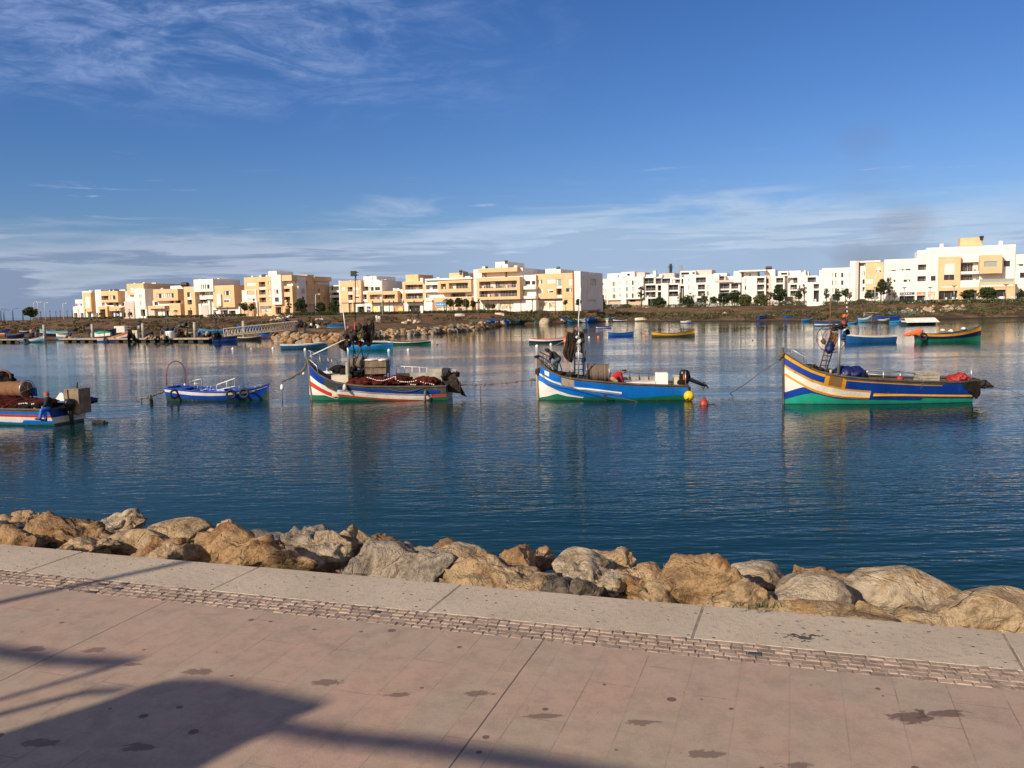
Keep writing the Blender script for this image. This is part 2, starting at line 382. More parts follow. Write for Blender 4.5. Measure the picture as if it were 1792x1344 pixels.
# ------------------------------------------------------------------ far land
SHORE = [(-900, 596), (-300, 597), (0, 596), (120, 596), (250, 596), (340, 595), (430, 592), (474, 594), (480, 599), (540, 601), (600, 600), (655, 593), (702, 588.5), (769, 584), (845, 577), (880, 570), (905, 567.5), (960, 567), (1000, 565.5), (1060, 563), (1150, 562.5), (1240, 562.5), (1330, 562), (1400, 562), (1450, 564), (1530, 564.5), (1580, 561), (1640, 559), (1700, 557.5), (1792, 555.5), (2000, 551), (2600, 541)]
BLD = [(-900, 620), (-200, 420), (0, 352), (130, 333), (440, 290), (600, 274), (900, 240), (1045, 238), (1055, 322), (1430, 290), (1445, 262), (1560, 238), (1792, 222), (2600, 200)]
def hdir(px):
    d = ray(px, horizon(px)); return Vector((d.x, d.y, 0)).normalized()
def shoreD(px):
    p = ground(px, interp(SHORE, px)); return math.hypot(p.x, p.y)
def bldD(px): return interp(BLD, px)*1.0/ max(0.5, hdir(px).y)      # BLD is depth along the view axis
BASEZ = 3.1
PROF = [(0, -0.6), (0.0001, -0.1), (0.02, 0.25), (0.10, 0.75), (0.22, 1.05), (0.45, 1.45), (0.60, 2.0), (0.72, 2.75), (0.82, 3.0), (1.0, BASEZ)]
PROFG = [(0, -0.6), (0.0001, -0.1), (0.03, 0.6), (0.08, 1.35), (0.3, 1.5), (0.6, 2.0), (0.75, 2.7), (0.9, 3.0), (1.0, BASEZ)]
def landz(px, D):
    s = shoreD(px); bd = bldD(px); q = (D-s)/(bd-s)
    if q < 0: return -0.8
    wg = min(1, max(0, (px-470)/20.))*min(1, max(0, (890-px)/30.))
    z = interp(PROF, min(q, 1))*(1-wg)+interp(PROFG, min(q, 1))*wg
    p = hdir(px)*D
    a_ = min(1, q*8)*(1 if q < 0.62 else max(0.10, 1-(q-0.62)*5))
    n_ = mnoise.fractal(Vector((p.x*0.11, p.y*0.05, 0)), 0.9, 2.1, 5)
    return z + n_*(0.42+(.35 if px < 480 else 0))*a_
def land_hit(px, py):
    """point of the bank seen at a photo pixel (march along the sight line)"""
    d = ray(px, py); h = math.hypot(d.x, d.y); D = shoreD(px)+.3
    while D < 420:
        z = CAM_H+d.z*D/h
        if z <= landz(px, D): return CAMP+d*(D/h)
        D += .5
    return ground(px, py, 0.3)
def land_at(px, D): p = hdir(px)*D; return Vector((p.x, p.y, landz(px, D)))

m, t, bs = wmat('scrub_ground')
g = t.new('ShaderNodeNewGeometry').outputs['Position']
z_ = t.sep(g)[2]; x_ = t.sep(g)[0]
n1 = t.noise(t.mapping(g, (1, 0.35, 1)), 0.14, 7, 0.65); n2 = t.noise(t.mapping(g, (1, 0.5, 1)), 0.9, 7, 0.7); n3 = t.noise(g, 0.05, 3, 0.5)
c = t.mix(t.ramp(n1, 0.40, 0.60), (0.075, 0.038, 0.024), (0.24, 0.15, 0.08))
c = t.mix(t.ramp(n2, 0.46, 0.56, 0, 0.85), c, (0.07, 0.062, 0.026))
c = t.mix(t.ramp(n3, 0.45, 0.7, 0, 0.5), c, (0.23, 0.115, 0.06))
c = t.mix(t.ramp(z_, 0.30, 0.05), c, (0.04, 0.035, 0.025))
t.put(bs.inputs['Base Color'], c); bs.inputs['Roughness'].default_value = 0.95; bs.inputs['Specular IOR Level'].default_value = 0.1
bn = t.new('ShaderNodeBump'); bn.inputs['Distance'].default_value = 0.35; t.put(bn.inputs['Height'], n2); t.l.new(bn.outputs[0], bs.inputs['Normal'])
cols = [-900, -700, -500, -350] + list(range(-250, 2000, 5)) + [2050, 2150, 2300, 2600]
fr = [-0.01, 0.0001, 0.01, 0.02, 0.035, 0.05, 0.075, 0.10, 0.13, 0.16, 0.20, 0.24, 0.28, 0.32, 0.36, 0.40, 0.45, 0.50, 0.55, 0.60, 0.64, 0.68, 0.72, 0.76, 0.82, 0.9, 1.0, 1.3, 2.0, 4.0, 14.0]
mb = MB(); vs = []; fs = []
for i, px in enumerate(cols):
    s = shoreD(px); bd = bldD(px); h = hdir(px)
    for q in fr:
        D = s+(bd-s)*q
        if px < 60 and q > 1.3: D = min(D, bd*1.35)
        p = h*D
        z = -0.8 if q < 0 else (-0.05 if q < 0.001 else landz(px, D))
        if q > 1: z = BASEZ-0.05 - (0.0 if px > 60 else 0.3)
        vs.append((p.x, p.y, z))
nf = len(fr)
for i in range(len(cols)-1):
    for j in range(nf-1): fs.append((i*nf+j, (i+1)*nf+j, (i+1)*nf+j+1, i*nf+j+1))
mb.add(vs, fs); struct(mb.build('terrain', ['scrub_ground'], smooth=True))
# ------------------------------------------------------------------ rocks
def rockmat(name, c1, c2, c3, gr=0.35):
    m, t, bs = wmat(name); tc = t.new('ShaderNodeTexCoord').outputs['Object']
    g = t.new('ShaderNodeNewGeometry').outputs['Position']
    n1 = t.noise(g, 2.1, 7, 0.62, 0.5); n2 = t.noise(g, 7.5, 9, 0.7, 0.3); n3 = t.noise(g, 45, 5, 0.7); n4 = t.noise(t.mapping(g, (1, 1, 1), loc=(9, 4, 2)), 3.3, 8, 0.7, 0.8)
    c = t.mix(t.ramp(n1, 0.35, 0.62), c1, c2); c = t.mix(t.ramp(n4, 0.48, 0.62, 0, 0.85), c, c3)
    c = t.mix(t.ramp(n2, 0.50, 0.68, 0, 0.65), c, tuple(x*0.34 for x in c1)); c = t.mix(t.ramp(n3, 0.52, 0.75, 0, gr), c, tuple(x*0.3 for x in c1))
    rg = t.new('ShaderNodeTexNoise', noise_type='RIDGED_MULTIFRACTAL'); t.put(rg.inputs['Vector'], t.mapping(g, (1, 1, 1.5), rot=(.3, .5, .2))); rg.inputs['Scale'].default_value = 2.6; rg.inputs['Detail'].default_value = 9; rg.inputs['Roughness'].default_value = .6; rg.inputs['Offset'].default_value = .9; rg.inputs['Gain'].default_value = 2.2; rg.inputs['Distortion'].default_value = .5
    rgo = rg.outputs[0]; c = t.mix(t.ramp(rgo, 1.05, 1.9, 0, .62), c, tuple(x*.22 for x in c1))
    vo = t.new('ShaderNodeTexVoronoi', feature='DISTANCE_TO_EDGE'); t.put(vo.inputs['Vector'], t.mix(0.12, g, t.noise(g, 3.0, 4, 0.6, out=1))); vo.inputs['Scale'].default_value = 4.1
    cr = t.math('MULTIPLY', t.ramp(vo.outputs['Distance'], 0.022, 0.0), t.math('MULTIPLY', t.ramp(n1, 0.48, 0.62), t.ramp(n2, .4, .6)))
    c = t.mix(t.math('MULTIPLY', cr, 0.6), c, tuple(x*0.25 for x in c1))
    t.put(bs.inputs['Base Color'], c); bs.inputs['Roughness'].default_value = 0.88; bs.inputs['Specular IOR Level'].default_value = 0.25
    bn = t.new('ShaderNodeBump'); bn.inputs['Distance'].default_value = 0.085; bn.inputs['Strength'].default_value = 1.0
    t.put(bn.inputs['Height'], t.math('SUBTRACT', t.math('ADD', n2, t.math('MULTIPLY', n3, 0.20)), t.math('ADD', t.math('MULTIPLY', cr, 0.3), t.math('MULTIPLY', rgo, .42)))); t.l.new(bn.outputs[0], bs.inputs['Normal'])
rockmat('rock_tan', (0.50, 0.34, 0.18), (0.60, 0.44, 0.26), (0.42, 0.225, 0.09), .5); rockmat('rock_brown', (0.40, 0.235, 0.11), (0.52, 0.34, 0.17), (0.27, 0.13, 0.055), 0.6)
rockmat('rock_grey', (0.38, 0.315, 0.235), (0.46, 0.37, 0.27), (0.22, 0.195, 0.17), 0.5); rockmat('rock_cream', (0.55, 0.44, 0.29), (0.61, 0.49, 0.34), (0.42, 0.27, 0.13), 0.2)
rockmat('rock_dark', (0.15, 0.12, 0.095), (0.22, 0.17, 0.12), (0.10, 0.085, 0.07), 0.5)
def rock_mesh(name, rx, ry, rz, seed, m, sub=5, cuts=9, rough=0.05, soft=0.0):
    rr = random.Random(seed); bm = bmesh.new(); bmesh.ops.create_icosphere(bm, subdivisions=sub, radius=1)
    pl = []
    for i in range(int(cuts*1.7)):
        n = Vector((rr.gauss(0, 1), rr.gauss(0, 1), rr.gauss(0, .9))).normalized(); pl.append((n, rr.uniform(0.58+soft*.12, 0.90)))
    off = Vector((seed*3.17, seed*1.31, seed*.77)); F21 = 'VORONOI_F2F1'
    for v in bm.verts:
        p = v.co.copy(); e = 0.80; p = Vector([math.copysign(abs(c)**e, c) for c in p]); p *= 1.06+0.20*mnoise.noise(p*1.2+off)
        for n, h in pl:
            d = p.dot(n)
            if d > h: p -= n*(d-h)*(0.95-soft*.35)
        q = Vector((p.x*rx, p.y*ry, p.z*rz)); s_ = min(rx, rz)
        if sub > 3:
            w_ = q+0.05*Vector((mnoise.noise(q*4+off), mnoise.noise(q*4-off), mnoise.noise(q*4+off*2)))
            cr = mnoise.noise(Vector((w_.x*2.6, w_.y*2.6, w_.z*4.8))+off, noise_basis=F21); cr = max(0, 1-abs(cr)*5.5)
            f1 = mnoise.fractal(q*3.0+off, 0.75, 2.2, 7); f2 = mnoise.hetero_terrain(q*5.5+off*2, 0.6, 2.1, 5, 0.4)
            st = mnoise.cell(Vector((w_.x*3.1, w_.y*3.1, w_.z*4.6))+off)-.5
            k = rough*(f1*1.25+f2*0.35-cr*.75+st*.45)*(1-soft*.62)
        else: k = rough*mnoise.fractal(q*3.2+off, 0.9, 2.2, 4)
        v.co = q+v.normal*k*max(.22, s_)*1.75
    me = bpy.data.meshes.new(name); bm.to_mesh(me); bm.free(); me.materials.append(MATS[m]); me.polygons.foreach_set('use_smooth', [True]*len(me.polygons)); return me
PN = NQ  # plane normal for placing by depth across the quay
def near_rock(cx, cy, w_, h_, crop, b, m, label, seed, rot=0.0, soft=0.0, rough=.075, tall=1.22):
    ox, k = crop; px, py = ox+cx/2.835, 870+cy/2.835
    c = on_plane(px, py, NQ*b, NQ); dist = (c-CAMP).length
    rx = w_/2.835*dist/FPX/2; rz = h_/2.835*dist/FPX/2
    zt = c.z+rz*.60; RZ = max(rz*tall, rx*.5); c.z = zt-RZ*.93
    me = rock_mesh('boulder', rx*1.16, max(.22, min(rx, RZ)*.95), RZ, seed, m, 5, 9, rough, soft)
    o = bpy.data.objects.new('boulder', me); COL.objects.link(o); o.location = c; o.rotation_euler = (0, 0, math.atan2(TQ.y, TQ.x)+rot)
    return tag(o, label, 'boulder', 'boulders along the quay edge')
c1, c2, c3 = (0, 0), (600, 0), (1192, 0)
NR = [
 (100, 110, 250, 100, c1, 6.3, 'rock_tan', 'pale tan boulder at the far left, behind the dark grey one', 0), (85, 150, 170, 90, c1, 5.75, 'rock_dark', 'small dark grey boulder at the far left edge, highest up', 0),
 (350, 165, 520, 170, c1, 5.5, 'rock_brown', 'long rust-brown pitted boulder at the left, behind the tilted front rocks', 0), (110, 215, 250, 85, c1, 5.05, 'rock_brown', 'low brown boulder touching the kerb at the left edge', 0),
 (590, 112, 240, 85, c1, 6.3, 'rock_cream', 'whitish boulder standing highest at the left, against the water', 0), (690, 212, 370, 165, c1, 5.35, 'rock_tan', 'broad rounded tan boulder left of the kerb shadow', 1),
 (790, 240, 200, 90, c1, 4.98, 'rock_brown', 'small brown boulder wedged in front of the broad tan one', 0), (450, 242, 180, 75, c1, 4.95, 'rock_tan', 'small lumpy tan boulder by the kerb, right of the low brown one', 0),
 (880, 152, 280, 105, c1, 6.0, 'rock_tan', 'yellowish boulder behind the broad tan one, lit on its left', 1), (1180, 262, 640, 185, c1, 5.1, 'rock_brown', 'large mottled brown and black boulder where the pole shadow meets the rocks', 0),
 (1120, 185, 300, 75, c1, 5.9, 'rock_tan', 'low tan boulder behind the large mottled one', 0), (1510, 185, 270, 60, c1, 6.4, 'rock_grey', 'flat grey boulder at the back, right of the mottled boulder', 0),
 (1600, 232, 250, 120, c1, 5.85, 'rock_cream', 'cream blocky boulder behind the big grey cracked one', 0), (320, 262, 110, 40, c1, 4.75, 'rock_tan', 'tiny tan stone at the kerb near the left end', 0), (830, 292, 170, 40, c1, 4.72, 'rock_tan', 'thin flat stone lying against the kerb below the wedged brown boulder', 0),
 (265, 315, 590, 215, c2, 5.15, 'rock_grey', 'big grey cracked boulder, largest of the grey ones', 0), (160, 218, 130, 66, c2, 6.2, 'rock_brown', 'small brown boulder peeking over the big grey cracked one', 0), (20, 215, 90, 85, c2, 6.1, 'rock_tan', 'narrow upright tan boulder behind the left end of the big grey one', 0),
 (590, 285, 270, 120, c2, 5.9, 'rock_tan', 'light tan boulder right behind the big grey one, deep gap beneath', 1), (840, 305, 280, 140, c2, 5.6, 'rock_brown', 'reddish-brown boulder with a purple band near the middle', 0), (970, 290, 120, 105, c2, 6.0, 'rock_brown', 'small knobbly brown boulder right of the purple-banded one', 0),
 (830, 400, 610, 130, c2, 4.98, 'rock_tan', 'long low yellow boulder along the kerb in the middle', 0), (1200, 315, 290, 120, c2, 5.75, 'rock_cream', 'smooth light boulder right of the middle, behind the white wedge', 1), (1350, 285, 240, 70, c2, 6.3, 'rock_tan', 'low tan boulder at the back, nearest the water right of the middle', 0),
 (1245, 390, 200, 105, c2, 5.1, 'rock_cream', 'whitish wedge-shaped boulder with a dark top edge', 0), (1500, 402, 430, 240, c2, 5.25, 'rock_tan', 'big craggy golden boulder right of the whitish wedge', 0), (1150, 455, 270, 70, c2, 4.80, 'rock_dark', 'low dark brown stone beside the kerb under the whitish wedge', 0), (1640, 345, 200, 110, c2, 5.8, 'rock_tan', 'lumpy tan boulder behind the right shoulder of the craggy golden one', 0),
 (110, 425, 360, 215, c3, 5.3, 'rock_brown', 'dark cracked brown boulder right of the craggy golden one', 0), (340, 475, 320, 190, c3, 5.05, 'rock_tan', 'yellow-brown boulder with weeds at its foot and a dark gap on its right', 0), (385, 362, 210, 85, c3, 6.0, 'rock_cream', 'small pale boulder behind the one with weeds at its foot', 1),
 (680, 412, 390, 150, c3, 5.7, 'rock_tan', 'tan boulder behind the smooth round yellow one', 0), (640, 458, 320, 150, c3, 5.2, 'rock_cream', 'smooth round yellow boulder with a white veined face', 1), (620, 555, 390, 100, c3, 4.88, 'rock_tan', 'low flat-topped boulder at the kerb under the smooth round one', 1),
 (1100, 445, 500, 210, c3, 5.55, 'rock_cream', 'large white-veined boulder, flat on top, against the water at the right', 1), (1080, 572, 690, 180, c3, 5.0, 'rock_tan', 'long ridged boulder along the kerb at the right', 0), (950, 598, 260, 40, c3, 4.72, 'rock_tan', 'thin strip of stone on the kerb below the long ridged boulder', 1), (1590, 565, 500, 270, c3, 5.15, 'rock_tan', 'huge rounded boulder at the right edge of the picture', 1)]
for i, (cx, cy, w_, h_, cr, b_, m_, lb, sf) in enumerate(NR):
    near_rock(cx, cy, w_, h_, cr, b_, m_, lb, i*13+5, rot=0.12*math.sin(i*2.3), soft=sf, rough=.10 if sf else .155)
# the armour slope below them, down to the water
rr = random.Random(77); proto = [rock_mesh('boulder', .5, .42, .36, 300+i, ('rock_tan', 'rock_brown', 'rock_grey')[i % 3], 4, 9, .06) for i in range(6)]
k = 0
for b_ in (6.75, 7.7, 8.8):
    a_ = -11.0
    while a_ < 9:
        o = bpy.data.objects.new('boulder', proto[k % 6]); COL.objects.link(o); z = 2.05-(b_-6.75)*1.0
        o.location = Q(a_+rr.uniform(-.1, .1), b_+rr.uniform(-.15, .15), z-.15); s_ = rr.uniform(.95, 1.35); o.scale = (s_, s_, s_); o.rotation_euler = (rr.uniform(-.3, .3), rr.uniform(-.3, .3), rr.uniform(0, 6.2))
        tag(o, 'boulder lower on the armour slope, mostly hidden behind the boulders at the kerb', 'boulder', 'boulders of the lower armour slope'); a_ += rr.uniform(.95, 1.35); k += 1
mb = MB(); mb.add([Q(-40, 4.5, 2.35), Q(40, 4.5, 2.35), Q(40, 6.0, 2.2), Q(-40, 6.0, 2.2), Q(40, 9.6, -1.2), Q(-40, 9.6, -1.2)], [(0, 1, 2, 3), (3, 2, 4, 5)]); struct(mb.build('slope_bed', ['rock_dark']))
# small green weeds
mat('weed_green', (0.045, 0.06, 0.018), 0.8, var=0.3, nscale=20)
mb = MB(); c0 = ground(1192+390/2.835, 870+548/2.835, 2.84)
for i in range(42):
    a = rr.uniform(0, 6.28); r_ = rr.uniform(0, .09); p = Vector((r_*1.6*math.cos(a), r_*.5*math.sin(a), 0)); h = rr.uniform(.012, .035); d = Vector((rr.uniform(-.02, .02), rr.uniform(-.02, .02), h)); w_ = .004
    mb.quad(p+Vector((-w_, 0, 0)), p+Vector((w_, 0, 0)), p+d+Vector((w_*.4, 0, 0)), p+d-Vector((w_*.4, 0, 0)))
o_ = mb.build('weed_tuft', ['weed_green'], None, loc=c0); tag(o_, 'small green weed tuft growing between the kerb and a boulder', 'weed')
# shelter frame and lamp post behind the camera: they cast the shadows on the paving
def sh(px, py, b0=-3.0):
    """point at distance b0 across the quay whose shadow falls on photo pixel"""
    g_ = ground(px, py, ZQ); dd = Vector((-SD.x, -SD.y, -SD.z)); t_ = (b0-g_.dot(NQ))/dd.dot(NQ); return g_+dd*t_
mat('post_paint', (0.08, 0.08, 0.085), 0.5, 0.3); mat('banner_cloth', (0.35, 0.33, 0.30), 0.9)
rt = thing('banner_frame', 'metal banner frame standing behind the viewer, seen only by its shadow', 'frame', Q(-5.8, -3.0))
def rel(p): return rt.matrix_basis.inverted() @ p if False else p-Vector(rt.location)
TL, TR2, BR, BL = sh(296, 1191), sh(556, 1229), sh(455, 1300), sh(90, 1264)
mb = MB()
def slab(mb, pts, th=.03):
    o_ = NQ*th; q_ = [rel(p) for p in pts]; n = len(q_); mb.add(q_+[v+o_ for v in q_], [tuple(range(n)), tuple(range(2*n-1, n-1, -1))]+[(i, (i+1) % n, n+(i+1) % n, n+i) for i in range(n)])
bl = sh(20, 1344); low = Vector((0, 0, 0))
slab(mb, [sh(0, 1287), sh(150, 1240), sh(235, 1208), sh(300, 1191), sh(390, 1193), sh(470, 1211), sh(566, 1232), sh(511, 1260), sh(478, 1280), sh(420, 1308), sh(353, 1344), sh(150, 1480), sh(-100, 1600), sh(-300, 1390)]); fixn(mb.build('banner', ['banner_cloth'], rt))
mb = MB()
for seq, r_ in (([sh(465, 1268), sh(600, 1291), sh(741, 1305), sh(900, 1329), sh(1010, 1348), sh(1200, 1385)], .038), ([sh(228, 1158), sh(0, 1224), sh(-500, 1360)], .02), ([sh(215, 1208), sh(148, 1211), sh(0, 1250), sh(-500, 1385)], .026), ([sh(225, 1160), sh(100, 1155), sh(0, 1140), sh(-250, 1105)], .04)):
    mb2 = MB(); mb2.tube([rel(p) for p in seq], r_, 8); mb2.build('bar', ['post_paint'], rt, smooth=True)
for px_, py_ in ((560, 1233), (150, 1242)):
    p = sh(px_, py_); mb2 = MB(); mb2.tube([rel(p), rel(Vector((p.x, p.y, ZQ)))], .03, 8); mb2.build('post', ['post_paint'], rt, smooth=True)
p = sh(200, 1010, -3.6); p0 = Vector((p.x, p.y, ZQ)); rt2 = thing('lamp_post', 'slim lamp post behind the viewer whose shadow crosses the paving at the left', 'lamp post', p0)
mb = MB(); mb.tube([(0, 0, 0), (0, 0, 6.5)], [.045, .035], 10); mb.build('pole', ['post_paint'], rt2, smooth=True); mb = MB(); mb.lathe([(.05, 6.5), (.22, 6.55), (.24, 6.6), (.05, 6.75)], 14); mb.build('lantern', ['post_paint'], rt2, smooth=True)
# ------------------------------------------------------------------ boat kit
def paint(name, col, dirt=0.25, rough=0.42, dc=(0.16, 0.12, 0.09), var=0.10):
    m = mat(name, col, rough, var=var+.06, nscale=1.6, dirt=dirt, dirtcol=dc, bump=0.004, bscale=14, fine=0.3)
    t = NT(m.node_tree); b = t.n['Principled BSDF']; src = b.inputs['Base Color'].links[0].from_socket; tc = t.new('ShaderNodeTexCoord').outputs['Object']; x, y, z = t.sep(tc)[0:3]
    fr = t.math('FRACT', t.math('MULTIPLY', t.math('ADD', z, t.math('MULTIPLY', t.noise(tc, .5, 2, .5), .10)), 6.5)); c = t.mix(t.ramp(fr, .10, .0, 0, .38), src, tuple(q*.35 for q in col))
    st = t.noise(t.mapping(tc, (3.2, .2, .22)), 2.0, 5, .65); c = t.mix(t.ramp(st, .60, .78, 0, .45), c, dc); ch = t.noise(tc, 7.0, 5, .7); c = t.mix(t.ramp(ch, .66, .70, 0, .55), c, tuple(min(.6, q*.4+.16) for q in dc)); t.put(b.inputs['Base Color'], c)
    return m
paint('blue_paint', (0.004, 0.045, 0.30)); paint('bright_blue_paint', (0.004, 0.155, 0.60), 0.15); paint('white_paint', (0.78, 0.74, 0.66), 0.22, dc=(0.42, 0.27, 0.14))
paint('red_paint', (0.55, 0.045, 0.02), 0.2); paint('green_paint', (0.010, 0.145, 0.085), 0.3, dc=(0.05, 0.12, 0.07)); paint('sea_green_paint', (0.015, 0.35, 0.235), 0.3, dc=(0.05, 0.18, 0.12))
paint('yellow_paint', (0.68, 0.33, 0.02), 0.35, dc=(0.30, 0.10, 0.03)); paint('grey_green_paint', (0.06, 0.07, 0.055), 0.5); paint('dark_wood', (0.085, 0.065, 0.05), 0.4, 0.7, var=0.3)
paint('pale_wood', (0.34, 0.26, 0.17), 0.4, 0.75, var=0.25); paint('bare_metal', (0.42, 0.36, 0.28), 0.45, 0.5, dc=(0.20, 0.09, 0.03)); paint('rusty_plate', (0.20, 0.15, 0.07), 0.6, 0.6, dc=(0.30, 0.08, 0.01))
paint('navy_paint', (0.004, 0.012, 0.07)); paint('light_blue_paint', (0.05, 0.27, 0.47)); paint('teal_paint', (0.02, 0.20, 0.25)); paint('aqua_paint', (0.14, 0.38, 0.42))
paint('cream_paint', (0.62, 0.55, 0.40)); paint('orange_paint', (0.75, 0.14, 0.02)); paint('hull_bottom', (0.03, 0.06, 0.05), 0.4); paint('mid_blue_paint', (0.008, 0.085, 0.26))
mat('galvanised', (0.45, 0.45, 0.44), 0.4, 0.7, var=0.15); mat('steel_white', (0.75, 0.74, 0.70), 0.4, 0, var=0.1); mat('dark_steel', (0.035, 0.035, 0.04), 0.5, 0.4, dirt=0.3, dirtcol=(0.12, 0.05, 0.02))
mat('rusty_steel', (0.13, 0.055, 0.03), 0.7, 0.2, var=0.3); mat('black_rubber', (0.02, 0.019, 0.018), 0.8, var=0.2); mat('black_plastic', (0.018, 0.018, 0.02), 0.35)
mat('black_cloth', (0.016, 0.014, 0.013), 0.95, var=0.3, nscale=5, bump=0.01, bscale=25, spec=0.1); mat('brown_black_cloth', (0.035, 0.027, 0.021), 0.95, var=0.3, nscale=5, bump=0.01, bscale=25, spec=0.1)
mat('red_net', (0.085, 0.018, 0.013), 0.95, var=0.5, nscale=6, bump=0.03, bscale=30, fine=0.5, spec=0.1); mat('rope_brown', (0.21, 0.10, 0.05), 0.9, var=0.35, nscale=20, fine=0.5)
mat('rope_grey', (0.17, 0.125, 0.09), 0.9, var=0.35, nscale=20, fine=0.5); mat('rope', (0.12, 0.10, 0.08), 0.9, var=0.2); mat('rope_pale', (0.50, 0.44, 0.34), 0.9, var=0.2)
mat('float_white', (0.75, 0.68, 0.58), 0.6, var=0.1); mat('styrofoam', (0.80, 0.78, 0.74), 0.7, var=0.06, nscale=6, bump=0.003, bscale=60); mat('tarp_blue', (0.006, 0.012, 0.085), 0.5, var=0.3, nscale=4, bump=0.02, bscale=8)
mat('tarp_red', (0.33, 0.022, 0.018), 0.6, var=0.3, nscale=4, bump=0.02, bscale=9); mat('dark_net', (0.05, 0.042, 0.035), 0.95, var=0.5, nscale=8, bump=0.03, bscale=25, fine=0.5, spec=0.1)
mat('buoy_yellow', (0.80, 0.50, 0.01), 0.35, var=0.08); mat('leaf_y', (.30, .26, .05), .8, var=.3); mat('buoy_red', (0.34, 0.035, 0.015), 0.5, var=0.2); mat('orange_cloth', (0.80, 0.15, 0.04), 0.8, var=0.2, bump=0.01, bscale=20); mat('weathered_wood', (0.23, 0.17, 0.11), 0.85, var=0.3, nscale=3, dirt=0.4, fine=0.4)
mat('silver_wood', (0.36, 0.33, 0.27), 0.8, var=0.25, nscale=3, dirt=0.4, fine=0.3)
mat('skin', (0.36, 0.19, 0.12), 0.55, var=0.05); mat('black_jacket', (0.014, 0.014, 0.015), 0.9, var=0.2); mat('jeans', (0.05, 0.085, 0.11), 0.9, var=0.2, nscale=6); mat('red_sweater', (0.36, 0.012, 0.022), 0.9, var=0.2)
mat('khaki_cloth', (0.36, 0.25, 0.15), 0.9, var=0.2); mat('blue_oilskin', (0.01, 0.14, 0.62), 0.5, var=0.15); mat('brown_cap', (0.32, 0.07, 0.03), 0.9); mat('hair', (0.012, 0.009, 0.008), 0.8); mat('white_cloth', (0.65, 0.62, 0.56), 0.9); mat('dark_trousers', (0.03, 0.032, 0.04), 0.9); mat('boot', (0.02, 0.02, 0.02), 0.5)

